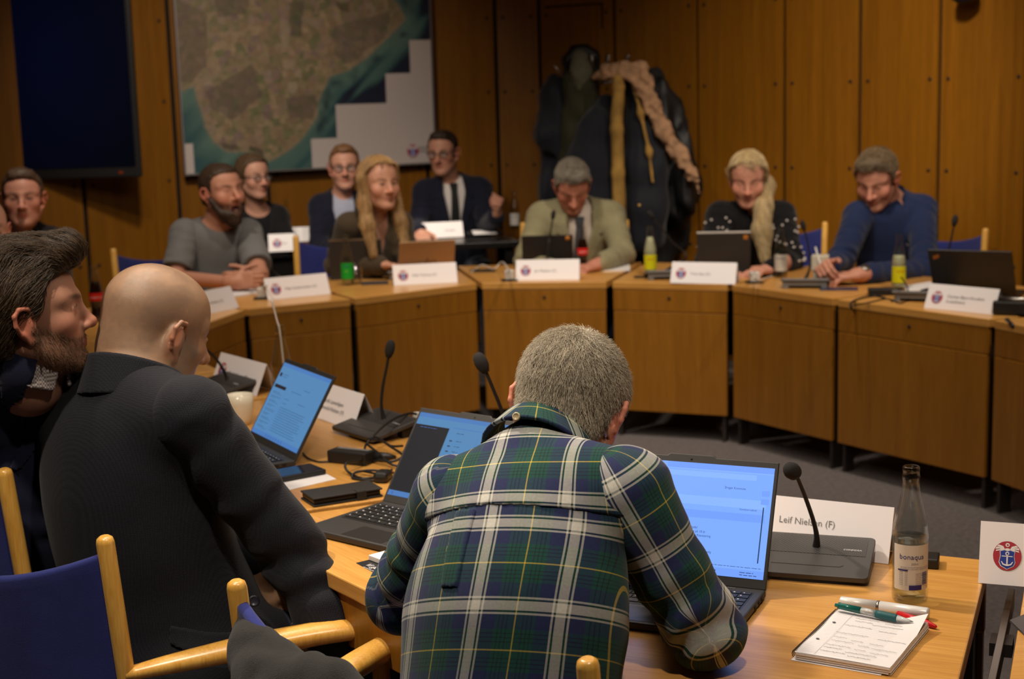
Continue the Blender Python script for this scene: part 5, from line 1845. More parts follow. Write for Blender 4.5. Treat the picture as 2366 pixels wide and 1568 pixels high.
# ------------------------------------------------------------------ far tables
GREENL = mat('label_green', srgb(20, 160, 50), .4)
YELL = mat('label_yellow', srgb(205, 200, 20), .4)
COKE = mat('cola', (.02, .006, .004), .05, spec=.5)
COKEL = mat('label_red', srgb(205, 30, 30), .45)
MILKY = mat('lemon_drink', srgb(186, 184, 150), .25)
PALEL = mat('label_pale', srgb(190, 186, 178), .5)
bottle(at(804, 658), 'green-labelled bottle in front of the dark tablet', 'soda', WATER, .4, (GREENL, .03, .105, [('Zest', .018, .085, -.5, 1.0, LBL), ('lime', .008, .065, -.3, 1, YELL)], LBL, 1.5), group='glass bottles')
bottle(at(1503, 636), 'yellow-labelled bottle at the left of the two, beside the leaning microphone', 'soda', MILKY, .78, (YELL, .03, .10, [('lemon', .014, .075, -.5, 1.0, COKEL)], LBL, 1.5), group='glass bottles')
bottle(at(2076, 668), 'yellow-labelled bottle beside the tangled black cables at the right', 'soda', MILKY, .62, (YELL, .03, .10, [('lemon', .014, .075, -.5, 1.0, COKEL)], LBL, 1.5), group='glass bottles')
bottle(at(1804, 640), 'clear water bottle with a pale label by the ponytailed woman', 'soda', WATER, .6, (PALEL, .03, .105, [('bonaqua', .0125, .085, -.9, 1.0, LBL)], LBL, 1.5), group='glass bottles')
bottle(at(1347, 628), 'cola bottle beside the name card of the green-jacketed man', 'coke', COKE, .72, (COKEL, .085, .118, [('Coca-Cola', .015, .097, -.85, 1.0, PAPER)], PAPER, 2.6), group='glass bottles')
bottle(at(226, 742), 'cola bottle just visible between the two heads at the left', 'coke', COKE, .72, (COKEL, .085, .118, [('Coca-Cola', .015, .097, -.85, 1.0, PAPER)], PAPER, 2.6), group='glass bottles')
# beaker
bm = bmesh.new(); lathe(bm, [(0, .002), (.024, .0), (.033, .09), (.0345, .0915), (.032, .09), (.0235, .003), (0, .003)], 20)
o = from_bm('plastic_beaker', bm, thin_glass('clear_plastic', (.9, .9, .9, 1), 1.3, .05), smooth=True); o.location = at(824, 656); tag(o, 'empty clear plastic beaker right of the green-labelled bottle', 'cup')


def tablet(cx, w, h, label, lidm, z0=TZ, beta=18, name='tablet_computer', logo=None, edge=None, rz=None, base=.0, keyboard=True, depth=.2):
    """upright tablet or laptop seen from behind; cx = (px of the middle of the bottom rear edge)"""
    c = at(*cx)
    a = rz if rz is not None else 0.0
    r = empty(name, c, a, label, 'laptop' if name == 'laptop' else 'tablet')
    ML = Matrix.Rotation(PI / 2 + math.radians(-beta), 4, 'X')
    # local: y points away from the camera (to the user); the lid leans towards the camera
    M = Matrix(((1, 0, 0, 0), (0, -math.sin(math.radians(beta)), 1, 0), (0, math.cos(math.radians(beta)), 0, .008), (0, 0, 0, 1)))
    sb, cb = math.sin(math.radians(beta)), math.cos(math.radians(beta))
    M = Matrix(((1, 0, 0, 0), (0, -sb, -cb, 0), (0, cb, -sb, .010), (0, 0, 0, 1)))
    bm = bmesh.new(); prism(bm, [(-w / 2, 0), (w / 2, 0), (w / 2, h), (-w / 2, h)], -.008, 0, M); lid = from_bm('lid', bm, lidm, r, bevel=.003)
    if edge:
        bm = bmesh.new(); prism(bm, [(-w / 2, h), (w / 2, h), (w / 2, h + .006), (-w / 2, h + .006)], -.008, .001, M); from_bm('lid_edge', bm, edge, lid)
    bm = bmesh.new(); prism(bm, [(-w / 2, .0), (w / 2, .0), (w / 2, depth), (-w / 2, depth)], .001, .012); from_bm('keyboard_base' if keyboard else 'stand_foot', bm, lidm, r, bevel=.002)
    if logo:
        body, sz, u, v, m, sh = logo
        text_obj('lid_lettering', body, sz, m, lid, M @ Matrix.Translation((u * w - w / 2, v * h, .0006)), shear=sh)
    return r, M


STICK = mat('sticker_orange', srgb(190, 120, 40), .5)
DARKL = mat('lid_black', (.012, .010, .010), .45)
TABM = mat('tablet_case', (.030, .026, .024), .55)
GOLD = mat('laptop_gold', srgb(178, 142, 104), .42, metal=.35)
r, M = tablet((824, 645), .250, .185, 'dark tablet on its stand in front of the blonde woman', TABM, beta=12, edge=STEEL, rz=.12, depth=.16)
bm = bmesh.new(); prism(bm, [(.08, .155), (.095, .155), (.095, .168), (.08, .168)], 0, .001, M); from_bm('camera', bm, BLACKP, r)
gm = at(1004, 632)
r, M = tablet((985, 640), .270, .185, 'gold laptop seen from behind, in front of the blonde woman', GOLD, beta=24, name='laptop', logo=('hp', .06, .44, .30, mat('logo_bronze', srgb(110, 84, 58), .4, metal=.3), .35), rz=.22, depth=.20)
r, M = tablet((1266, 622), .250, .165, 'black laptop seen from behind, in front of the green-jacketed man', DARKL, beta=14, name='laptop', rz=-.02, edge=None, depth=.18)
bm = bmesh.new(); lathe(bm, [(.012, 0), (.012, .001), (0, .001)], 14, M @ Matrix.Translation((.10, .148, 0))); from_bm('sticker', bm, STICK, r)
r, M = tablet((1672, 636), .245, .195, 'dark tablet with a light top edge in front of the ponytailed woman', TABM, beta=13, edge=WHITEP, rz=-.12, depth=.16)
bm = bmesh.new(); prism(bm, [(.090, .165), (.110, .165), (.110, .185), (.090, .185)], 0, .001, M); from_bm('sticker', bm, STICK, r)
r, M = tablet((2252, 688), .325, .225, 'black laptop seen from behind at the far right', DARKL, beta=32, name='laptop', rz=-.52, depth=.22)
bm = bmesh.new(); prism(bm, [(-.142, .178), (-.118, .190), (-.120, .205), (-.144, .195)], 0, .001, M); from_bm('sticker', bm, STICK, r)


def far_mic(base, stem, dY, label, head=.0115, yd=(0, 1), base_on=True, m=None):
    b = at(*base)
    S = [b + Vector((0, 0, .03))] + [atY(x, y, b.y + dY) for x, y in stem]
    return mic_unit(b - Vector((yd[0], yd[1], 0)).normalized() * .03, Vector((-yd[0], -yd[1], 0)), S, label, head=head, base=base_on, rear=True, basemat=m)


far_mic((655, 662), [(632, 628), (608, 594), (592, 574)], .25, 'thin microphone in front of the grey T-shirt man\'s hands', head=.011, yd=(-.3, 1), m=MIDGREY)
far_mic((940, 640), [(930, 592), (916, 545), (908, 522)], .20, 'microphone in front of the blonde woman\'s chest', head=.0115, yd=(-.2, 1), m=MIDGREY)
far_mic((1262, 634), [(1268, 560), (1274, 525), (1277, 505)], .15, 'upright microphone in front of the green jacket', head=.0115, m=MIDGREY)
far_mic((1540, 640), [(1585, 592), (1550, 555), (1520, 515), (1510, 503)], .12, 'microphone leaning left beside the yellow-labelled bottle', head=.013, m=MIDGREY)
far_mic((1862, 660), [(1872, 610), (1866, 560), (1858, 530)], .12, 'microphone with wide grey base beside the white box', head=.0115, yd=(.25, 1), m=MIDGREY)
far_mic((2130, 690), [(2176, 655), (2190, 590), (2202, 530), (2204, 520)], .16, 'tall microphone in front of the far right laptop', head=.0125, yd=(.45, 1), m=MIDGREY)


def usb_charger(p, label, cab):
    c = at(*p)
    r = empty('charger_plug', c, .1, label, 'charger', 'white chargers on the far tables')
    bm = bmesh.new(); box(bm, (0, 0, .028), (.042, .042, .044)); from_bm('plug_body', bm, WHITEP, r, bevel=.005)
    bm = bmesh.new(); box(bm, (0, 0, .003), (.075, .07, .005)); from_bm('socket_plate', bm, BLACKP, r, bevel=.002)
    P = [c + Vector((0, 0, .05))] + [at(x, y, TZ + z) for x, y, z in cab]
    bm = bmesh.new(); tube(bm, [q - c for q in smooth_pts(P, 6)], .0032, 6)
    o = from_bm('charging_lead', bm, WHITEP, r); o.rotation_euler = (0, 0, -.1)
    return r


usb_charger((1177, 648), 'white charger plug left of the green-jacketed man\'s name card', [(1176, 625, .07), (1160, 605, .05), (1140, 622, .01), (1115, 612, .01), (1090, 628, .006)])
usb_charger((606, 690), 'white charger plug beside the grey T-shirt man\'s name card', [(618, 660, .065), (590, 668, .03), (560, 668, .006)])
usb_charger((1743, 653), 'small white charger plug by the ponytailed woman\'s card', [(1743, 640, .07), (1755, 648, .03), (1775, 640, .006), (1800, 635, .004)])
# white box speaker
c = at(1888, 656)
t = empty('white_box', c + Vector((.02, .03, .0)), -.25, 'white ribbed box standing on the table by the navy-shirted man\'s hands', 'box')
bm = bmesh.new(); prism(bm, [(-.038, -.03), (.038, -.03), (.038, .03), (-.038, .03)], .055, .125); from_bm('box_body', bm, mat('box_cream', srgb(190, 182, 164), .5), t, bevel=.006)
bm = bmesh.new(); prism(bm, [(-.03, -.025), (.03, -.025), (.03, .025), (-.03, .025)], .001, .055); from_bm('box_foot', bm, mat('box_cream', srgb(190, 182, 164), .5), t)
paper_sheet('paper_pad', [(528, 672), (600, 664), (612, 676), (540, 688)], 'white paper pad in front of the grey T-shirt man', th=.008)
paper_sheet('paper_sheets', [(1362, 614), (1455, 610), (1456, 626), (1360, 628)], 'white papers lying right of the cola bottle', th=.006)
paper_sheet('paper_sheets', [(2090, 662), (2150, 652), (2160, 668), (2095, 676)], 'white paper lying behind the yellow-labelled right bottle', th=.004)
rect(at(1116, 627), (1, -.1, 0), .12, .06, 'smartphone', 'dark smartphone on the far table beside the white cable', BLACKP, .009, 'phone')
rect(at(1484, 641), (1, .05, 0), .075, .05, 'black_coaster', 'small dark pad in front of the left yellow-labelled bottle', BLACKP, .006, 'pad')
rect(at(866, 656), (1, .12, 0), .125, .065, 'smartphone', 'dark phone lying before the dark tablet and green-labelled bottle', mat('phone_grey', (.05, .05, .06), .3), .010, 'phone')
o = rect(at(1938, 668), (.95, -.2, 0), .16, .09, 'blue_folder', 'dark blue leaflet on the table beside the white box', mat('leaflet_blue', srgb(46, 50, 78), .35), .004, 'leaflet')
cable('cable', [(2045, 688), (2020, 684), (1985, 690), (1966, 700), (1968, 712, -.02), (1985, 727, -.075), (2005, 728, -.10), (2035, 712, -.06), (2062, 696)], 'black cable hanging in a loop over the table edge at the right', r=.0045)
cable('cable', [(1968, 706), (2010, 698), (2050, 690), (2080, 700), (2100, 690), (2095, 660, .06), (2082, 640, .10)], 'thin dark cable rising beside the right yellow-labelled bottle', r=.0028)
o = rect(at(2040, 681), (1, -.15, 0), .12, .055, 'power_adapter', 'black adapter lying in front of the right yellow-labelled bottle', BLACKP, .028, 'power adapter', bevel=.004)
# black equipment at the right edge
c = at(2352, 724)
t = empty('conference_receiver', c, -.5, 'black equipment with chrome trim cut off by the right edge', 'equipment')
bm = bmesh.new(); box(bm, (0, 0, .028), (.16, .14, .05)); from_bm('housing', bm, BLACKP, t, bevel=.006)
bm = bmesh.new(); tube(bm, [(-.06, -.05, .058), (.07, -.05, .058)], .012, 12); from_bm('chrome_bar', bm, STEEL, t)
cable('cable', [(2326, 738), (2340, 752, -.01), (2356, 760, -.03), (2380, 766, -.04)], 'thick black cable hanging below the equipment at the right edge', r=.008)

# ------------------------------------------------------------------ second row tables against the wall
BLK = mat('black_laminate', (.010, .009, .009), .3)


def back_table(p0, p1, depth, label, legs=True):
    a, b = p0, p1
    d = (b - a); d.z = 0; L = d.length; d.normalize(); n = Vector((-d.y, d.x, 0))
    t = empty('side_table', (a + b) / 2 + n * depth / 2, math.atan2(d.y, d.x), label, 'table', 'black side tables behind the ring')
    t.location.z = 0
    z = a.z
    bm = bmesh.new(); box(bm, (0, 0, z - .0175), (L, depth, .035)); from_bm('tabletop', bm, BLK, t, bevel=.003)
    for sx in (-1, 1):
        for sy in (-1, 1):
            bm = bmesh.new(); box(bm, (sx * (L / 2 - .05), sy * (depth / 2 - .05), (z - .035) / 2), (.045, .045, z - .035)); from_bm('leg', bm, BLK, t)
    bm = bmesh.new(); box(bm, (0, -depth / 2 + .03, z - .16), (L - .14, .012, .22)); from_bm('modesty_board', bm, BLK, t) if not legs else bm.free()
    return t


BTZ = .78
a = at(1075, 562, BTZ); b = at(1200, 556, BTZ)
a = b + (a - b).normalized() * .90
bt1 = back_table(a, b, .32, 'black side table with the bright card, before the man in navy suit and tie')
a2 = at(590, 586, BTZ); b2 = at(735, 574, BTZ)
bt2 = back_table(a2, b2, .24, 'black side table behind the grey T-shirt man and the empty blue chair', legs=False)
def bcard(pl, pr, label, **kw):
    return card_px(pl, pr, kw.pop('lines', ['']), label, **kw)
a_, b_ = at(985, 551, BTZ), at(1087, 546, BTZ)
name_card(a_ + (b_ - a_).normalized() * .1 + Vector((0, .0, 0)), b_ - a_, ['         Direktør'], 'brilliant white card on the black side table above the gold laptop', Wd=.235, H=.095, emb=False)
name_card(at(945, 552, BTZ) + Vector((-.1, 0, 0)), (1, .15, 0), [''], 'white card half hidden behind the blonde hair on the black side table', Wd=.22, H=.09, emb=False)
name_card(at(652, 581, BTZ), (1, .16, 0), ['Frit'], 'small name card with emblem on the side table behind the blue chair post', Wd=.14, H=.10, tx=.075)
name_card(at(702, 558, BTZ) , (1, .12, 0), [''], 'white card standing farther back on the side table, above the blue chair', Wd=.13, H=.09, emb=False)
bottle(at(664, 548, BTZ), 'cola bottle on the side table before the woman in the black blazer', 'coke', COKE, .6, (COKEL, .085, .118, [('Coca-Cola', .015, .097, -.85, 1.0, PAPER)], PAPER, 2.6), group='glass bottles')
bottle(at(1190, 531, BTZ), 'water bottle with pale label at the end of the black side table', 'soda', WATER, .35, (PALEL, .03, .10, [('bonaqua', .0125, .08, -.9, 1.0, LBL)], LBL, 1.5), group='glass bottles')
rect(at(1118, 541, BTZ), (1, -.1, 0), .20, .14, 'black_notebook', 'black closed notebook on the side table beside the bright card', BLACKP, .016, 'notebook', z=BTZ)
o = paper_sheet('paper_sheets', [(1090, 533), (1142, 532), (1148, 540), (1094, 542)], 'white papers on the black notebook, side table', z=BTZ + .017, th=.003)
# ------------------------------------------------------------------ chairs
def make_chair(loc, rz, label, hw=.275, top=.845, splay=(0, 0)):
    """round-post wooden armchair with blue seat and sling back; local +y is the way it faces"""
    r = empty('armchair', loc, rz, label, 'chair', 'wooden armchairs with blue upholstery')
    bp = lambda s, z: Vector((s * hw, -.245 - .10 * max(0, z - .42), z))
    for s in (-1, 1):
        bm = bmesh.new()
        zs = [0, .2, .42, .6, top - .012, top - .004, top]
        tube(bm, [bp(s, z) for z in zs], [.0135, .0155, .0165, .0165, .0160, .0140, .0085], 16)
        from_bm('rear_post', bm, ASH, r)
        bm = bmesh.new(); ex, ey = (splay if s > 0 else (0, 0))
        tube(bm, [(s * hw + ex, .255 + ey, 0), (s * hw + ex, .255 + ey, .3), (s * hw + ex, .25 + ey, .60)], [.0135, .0165, .0165], 14); from_bm('front_leg', bm, ASH, r)
        bm = bmesh.new()
        P = [bp(s, .585) + Vector((0, .0, 0)), Vector((s * (hw + .004), -.14, .598)), Vector((s * (hw + .006), .02, .612)), Vector((s * (hw + .003), .17, .618)), Vector((s * hw, .268, .608))]
        P = smooth_pts([p + Vector((ex, ey, 0)) * ((p.y + .265) / .533) for p in P], 6)
        n = len(P)
        tube(bm, P, [float(np.interp(i / (n - 1), [0, .15, .45, .75, 1], [.016, .022, .030, .028, .019])) for i in range(n)], 14, flat=.72)
        from_bm('armrest', bm, ASH, r)
        bm = bmesh.new(); tube(bm, [(s * hw, -.245, .40), (s * hw, .255, .40)], .0125, 10); from_bm('side_rail', bm, ASH, r)
    for y, z in ((-.245, .38), (.255, .38)):
        bm = bmesh.new(); tube(bm, [(-hw, y, z), (hw, y, z)], .0125, 10); from_bm('cross_rail', bm, ASH, r)
    F = Field(); F.u(rbox((0, .01, .425), (hw - .014, .255, .028), .022), 0)
    field_obj('seat', F, .014, BLUE, r)
    # sling back: a curved cloth band that runs through slots in both posts
    bm = bmesh.new()
    nu, nv = 20, 12
    for off in (0,):
        g = []
        for j in range(nv):
            z = .50 + (top - .030 - .50) * j / (nv - 1)
            row = []
            for i in range(nu):
                u = -1 + 2 * i / (nu - 1)
                p = bp(1, z); sag = .075 * (1 - u * u)
                row.append(bm.verts.new((u * (hw - .004), p.y - sag, z - .055 * (1 - u * u) * (j / (nv - 1)))))
            g.append(row)
        for j in range(nv - 1):
            for i in range(nu - 1): bm.faces.new((g[j][i], g[j][i + 1], g[j + 1][i + 1], g[j + 1][i]))
    o = from_bm('backrest', bm, BLUE, r, smooth=True)
    sd = o.modifiers.new('s', 'SOLIDIFY'); sd.thickness = .020; sd.offset = 0
    bv = o.modifiers.new('b', 'BEVEL'); bv.width = .008; bv.segments = 3; bv.limit_method = 'ANGLE'
    return r


def chair_at_post(px, side, rz, label, top=.845, hw=.275, splay=(0, 0)):
    """put a chair so that the top of one rear post is seen at px"""
    p = at(*px, top)
    off = Matrix.Rotation(rz, 3, 'Z') @ Vector((side * hw, -.245 - .10 * (top - .42), 0))
    return make_chair((p.x - off.x, p.y - off.y, 0), rz, label, hw, top, splay)


def face_rz(dx, dy): return math.atan2(dy, dx) - PI / 2


pl, pr = at(545, 1340, .845), at(1357, 1520, .845)
dv = pr - pl; dv.z = 0
CH_C = chair_at_post((545, 1340), -1, math.atan2(dv.y, dv.x), 'armchair with the dark grey coat over its back, behind the plaid shirt', hw=dv.length / 2)
pb = at(241, 1238, .845); pe = at(888, 1440, .62)
rzB = face_rz(.50, .87)
loc_ = Matrix.Rotation(-rzB, 3, 'Z') @ Vector((pe.x - pb.x, pe.y - pb.y, 0))
CH_B = chair_at_post((241, 1238), 1, rzB, 'armchair with wide blue back at the lower left, under the bald man', splay=(loc_.x, loc_.y - .2875 - .268 + .0))
CH_A = chair_at_post((8, 1082), 1, face_rz(.70, .71), 'armchair cut by the left edge, its blue back and post behind the navy jacket', top=.905)
# far side (facing the camera)
def far_chair(px, Y, z, dx, dy, label, side):
    """post top seen at px"""
    p = atY(px[0], px[1], Y)
    rz = face_rz(dx, dy)
    off = Matrix.Rotation(rz, 3, 'Z') @ Vector((side * .275, -.2875, 0))
    top = max(.78, min(.90, p.z))
    return make_chair((p.x - off.x, p.y - off.y, 0), rz, label, .275, top)


far_chair((262, 572), 7.15, 0, .55, -.83, 'blue armchair behind the grey T-shirt man at the left', 1)
far_chair((683, 540), 7.55, 0, .15, -1, 'empty blue armchair between the grey T-shirt man and the blonde woman', 1)
far_chair((1208, 508), 7.95, 0, 0, -1, 'armchair under the man in the pale green jacket', 1)
far_chair((1906, 512), 7.75, 0, -.42, -.9, 'blue armchair under the ponytailed woman in black', -1)
far_chair((2277, 527), 7.25, 0, -.72, -.7, 'blue armchair behind the man in the navy shirt, far right', -1)

# ------------------------------------------------------------------ coat stand with coats
ry = 8.60
base = atY(1388, 600, ry); base.z = 0
t = empty('coat_stand', base, 0, 'metal coat stand hidden under hanging coats', 'coat stand')
bm = bmesh.new(); tube(bm, [(0, 0, .02), (0, 0, 1.78)], .018, 12); from_bm('pole', bm, STEEL, t)
bm = bmesh.new(); lathe(bm, [(0, .0), (.22, .0), (.22, .012), (.03, .03), (0, .03)], 24); from_bm('foot', bm, DKSTEEL, t, smooth=True)
for i, a in enumerate((2.75, .35, 1.2, 3.9, 5.0, 4.5)):
    bm = bmesh.new()
    d = Vector((math.cos(a), math.sin(a), 0))
    tube(bm, smooth_pts([Vector((0, 0, 1.62)) + d * .01, Vector((0, 0, 1.63)) + d * .09, Vector((0, 0, 1.68)) + d * .15, Vector((0, 0, 1.76)) + d * .19], 4), .008, 8)
    tube(bm, [Vector((0, 0, 1.76)) + d * .19, Vector((0, 0, 1.775)) + d * .195], .012, 8)
    from_bm('hook', bm, STEEL, t)
for px_, py_ in ((1288, 160), (1350, 140), (1373, 265), (1392, 175)):
    bm = bmesh.new(); p = atY(px_, py_, ry - .18) - base
    tube(bm, [p + Vector((-.02, 0, .03)), p, p + Vector((.03, 0, -.035))], .006, 6); from_bm('hook', bm, STEEL, t)


def coat(label, m, chains, parts=(), name='coat', res=.012, amp=.010, lam=.10, seed=0, k=.05):
    """hanging garment: chains of (px, py, Y, radius px)"""
    F = Field()
    chains = [[(x, y, Y - .13, r) for x, y, Y, r in ch] for ch in chains]
    first = atY(*chains[0][0][:3])
    root = np.array((first.x, first.y, 0))
    def chain(F, ch):
        P = [(np.array(atY(x, y, Y)) - root, r * Y / FPX) for x, y, Y, r in ch]
        for (a, ra), (b, rb) in zip(P[:-1], P[1:]): F.u(cone(a, b, ra, rb), k)
        if len(P) == 1: F.u(ell(P[0][0], [P[0][1]] * 3), k)
    for ch in chains: chain(F, ch)

    def f(P, d):
        ang = P[:, 0] * 22 + vnoise(P * 3, seed) * 3
        return d + amp * (np.sin(ang * 2) * .6 + vnoise(P * V((16, 16, 4)), seed + 2) * 1.3 + vnoise(P * V((40, 40, 9)), seed + 5) * .45)
    F.fn(f)
    o = field_obj(name, F, res, m)
    o.location = root
    tag(o, label, name.replace('_', ' '), 'coats on the coat stand')
    for nm, mm, chs, am in parts:
        G = Field()
        for ch in chs: chain(G, [(x, y, Y - .13, r) for x, y, Y, r in ch])
        G.fn(lambda P, d: d + am * vnoise(P * 40, 3))
        field_obj(nm, G, .009, mm, o)
    return o


NAVYC = mat('coat_navy', (.005, .006, .013), .8, bump=.3, bscale=300, sheen=.1)
NAVYC2 = mat('coat_navy_wool', (.0055, .006, .014), .9, bump=.3, bscale=500, sheen=.1)
BLKC = mat('coat_black', (.004, .004, .005), .55)
OLIVE = mat('coat_olive', (.026, .026, .011), .85, bump=.3, bscale=300)
BEIGE = mat('coat_beige', srgb(160, 124, 94), .95, bump=1.0, bscale=120, var=.3, vscale=24)
SCARF = mat('scarf_ochre', srgb(150, 116, 56), .95, bump=.5, bscale=260, var=.38, vscale=9)
FURG = mat('hood_lining_grey', srgb(96, 94, 78), .95, bump=.5, bscale=200)
coat('navy padded jacket hanging at the left side of the coat stand', NAVYC,
     [[(1300, 196, 8.72, 26), (1283, 225, 8.70, 34), (1290, 265, 8.70, 36), (1300, 330, 8.72, 40), (1300, 430, 8.76, 48), (1298, 560, 8.8, 50)], [(1276, 285, 8.66, 30), (1262, 310, 8.64, 24), (1272, 338, 8.66, 18)]], amp=.014, seed=1)
coat('olive green parka with its hood up on the coat stand', OLIVE,
     [[(1344, 152, 8.62, 30), (1340, 200, 8.60, 34), (1336, 250, 8.6, 32), (1328, 310, 8.62, 36), (1330, 420, 8.66, 44), (1330, 520, 8.7, 46)]],
     [('hood_lining', FURG, [[(1340, 135, 8.56, 20), (1342, 168, 8.54, 20), (1340, 205, 8.54, 12)]], .004),
      ('hood_rim', BLKC, [[(1311, 172, 8.70, 9), (1312, 140, 8.70, 10), (1330, 118, 8.70, 10), (1352, 116, 8.70, 10), (1372, 130, 8.70, 10), (1378, 168, 8.70, 9)]], .003)], seed=2)
coat('long dark navy wool coat in the middle of the coat stand', NAVYC2,
     [[(1395, 240, 8.56, 22), (1378, 300, 8.5, 42), (1370, 380, 8.5, 58), (1375, 470, 8.52, 66), (1380, 590, 8.55, 66)], [(1352, 320, 8.46, 22), (1338, 420, 8.42, 24), (1330, 480, 8.42, 22)]], seed=3)
coat('ochre patterned scarf hanging straight down over the coats', SCARF,
     [[(1428, 165, 8.42, 11), (1428, 200, 8.36, 13), (1426, 300, 8.34, 14), (1428, 400, 8.34, 15), (1432, 500, 8.34, 16), (1436, 545, 8.36, 13)]], name='scarf', amp=.006, seed=4, res=.009, k=.02)
coat('dark navy overcoat with a brass button right of the ochre scarf', NAVYC,
     [[(1468, 200, 8.56, 24), (1486, 290, 8.5, 36), (1492, 380, 8.5, 48), (1492, 470, 8.52, 52), (1488, 540, 8.55, 48)]], [('brass_button', mat('brass', (.5, .33, .12), .3, metal=1), [[(1477, 474, 8.20, 5)]], 0),
      ('lapel_edge', SCARF, [[(1462, 190, 8.42, 5), (1480, 260, 8.38, 4), (1500, 350, 8.36, 4), (1508, 420, 8.36, 3)]], .002)], seed=5)
coat('black puffer jacket with a long beige fleece edge on the right side of the stand', BLKC,
     [[(1500, 190, 8.75, 30), (1530, 260, 8.72, 40), (1548, 340, 8.66, 48), (1560, 420, 8.62, 54), (1560, 480, 8.62, 44)], [(1570, 390, 8.5, 26), (1582, 460, 8.5, 28)]],
     [('fleece_edge', BEIGE, [[(1372, 180, 8.50, 6), (1400, 164, 8.46, 10), (1440, 156, 8.42, 11), (1480, 158, 8.40, 12), (1496, 190, 8.38, 10), (1512, 240, 8.38, 9), (1542, 300, 8.38, 9), (1576, 352, 8.38, 8), (1602, 400, 8.38, 7), (1616, 444, 8.40, 5)],
                            [(1400, 176, 8.42, 7), (1450, 172, 8.40, 7), (1478, 205, 8.38, 6), (1494, 250, 8.38, 6), (1524, 304, 8.38, 7), (1560, 356, 8.38, 6), (1590, 404, 8.38, 4)]], .012)], amp=.02, lam=.1, seed=6)
coat('black hooded coat at the back right of the coat stand', mat('coat_charcoal', (.010, .009, .010), .9),
     [[(1508, 185, 8.78, 26), (1524, 240, 8.78, 36), (1552, 300, 8.78, 34), (1562, 380, 8.76, 38)]], seed=7)
coat('black trousers and coat tails hanging low on the coat stand', BLKC, [[(1490, 480, 8.8, 44), (1500, 540, 8.8, 50), (1510, 620, 8.8, 48)], [(1560, 500, 8.8, 36), (1556, 560, 8.8, 34)]], seed=8)


# dark grey coat thrown over the back of the plaid man's chair
def chair_coat():
    GREYW = mat('coat_grey_wool', (.012, .0115, .011), .95, bump=.8, bscale=600, sheen=.10, var=.2, vscale=60)
    p = at(548, 1350, .845)
    root = np.array((p.x, p.y, 0))
    q = lambda x, y, Y: np.array(atY(x, y, Y)) - root
    F = Field()
    y0 = p.y
    ch = [(562, 1436, .02, 16), (574, 1470, -.02, 26), (596, 1520, -.05, 52), (640, 1580, -.09, 92), (700, 1660, -.16, 130), (760, 1760, -.24, 150)]
    P = [(q(x, y, y0 + d), r * (y0 + d) / FPX) for x, y, d, r in ch]
    for (a, ra), (b, rb) in zip(P[:-1], P[1:]): F.u(cone(a, b, ra * .92, rb * .92), .05)
    for x0, y_, x1, y1, d0, d1, r in ((640, 1545, 760, 1572, -.10, -.18, 24), (760, 1575, 900, 1640, -.18, -.26, 34), (1000, 1650, 900, 1640, -.3, -.26, 40)):
        F.u(cone(q(x0, y_, y0 + d0), q(x1, y1, y0 + d1), r * y0 / FPX, r * y0 / FPX), .05)
    folds(F, [(P[0][0], P[-1][0], (.3, 1, 1))], .007, .09, 4)
    o = field_obj('coat', F, .007, GREYW); o.location = root
    tag(o, 'charcoal wool coat draped over the chair post behind the plaid shirt', 'coat')


chair_coat()
# ------------------------------------------------------------------ the people
def cloth(name, col, rough=.85, bump=.3, bs=600, sheen=.1, var=.08, vs_=12): return mat('cloth_' + name, col, rough, spec=.2, bump=bump, bscale=bs, sheen=sheen, var=var, vscale=vs_)


HAIRM = {}


def hairmat(name, col, rough=.45, var=.35):
    return mat('hair_' + name, col, rough, spec=.35, var=var, vscale=90, bump=.5, bscale=350, stretch=None)


def hairstrand(name, col, lo=.55, hi_=1.5):
    m = bpy.data.materials.get('strand_' + name)
    if m: return m
    m = bpy.data.materials.new('strand_' + name); m.use_nodes = True
    t = NT(m); b = t.n['Principled BSDF']
    b.inputs['Roughness'].default_value = .42; b.inputs['Specular IOR Level'].default_value = .45
    hi = t.add('ShaderNodeHairInfo')
    r = t.add('ShaderNodeValToRGB'); e = r.color_ramp.elements
    e[0].color = tuple(c * lo for c in col[:3]) + (1,); e[1].color = tuple(min(1, c * hi_) for c in col[:3]) + (1,)
    t.lk(hi.outputs['Random'], r.inputs['Fac']); t.lk(r.outputs['Color'], b.inputs['Base Color'])
    return m


def add_hair(o, h, th, line, m, res=.006, extra=None, cut=None, name='hair', n=0, length=.03, flow=None, rad=.00035, sm=None, lift=.004, jitter=.18, seed=1, keep=None, bump=.0):
    F = hair_cap(h, th, line, extra, cut)
    if bump: F.fn(lambda P, d: d + bump * vnoise(P * 60, seed) + bump * .7 * vnoise(P * 140, seed + 1))
    c = field_obj(name, F, res, m, o)
    if n:
        roots = mesh_samples(c, n, seed, keep)
        S = comb(F, roots, flow, length, 6, lift, jitter=jitter, seed=seed)
        strands('hair_strands', S, rad, sm or m, c)
    return c, F


def button(o, p, n, r, m, name='button'):
    bm = bmesh.new()
    q = Vector(n).to_track_quat('Z', 'Y').to_matrix().to_4x4(); q.translation = Vector(p)
    lathe(bm, [(r * .4, -.001), (r, -.001), (r, .0015), (r * .75, .0022), (r * .65, .0012), (0, .0012)], 14, q)
    return from_bm(name, bm, m, o, smooth=True)


def on_torso(B, x, z, t, skirt=True):
    """point and normal of the torso front at frame coordinates"""
    F = Field(); B.torso(F, t, skirt=skirt)
    p = (B.N + B.x * x + B.z * z + B.y * .35)[None]
    for _ in range(30):
        d = F(p); p = p - B.y[None] * d[:, None] * .7
    n, _ = grad(F, p)
    return p[0], n[0]


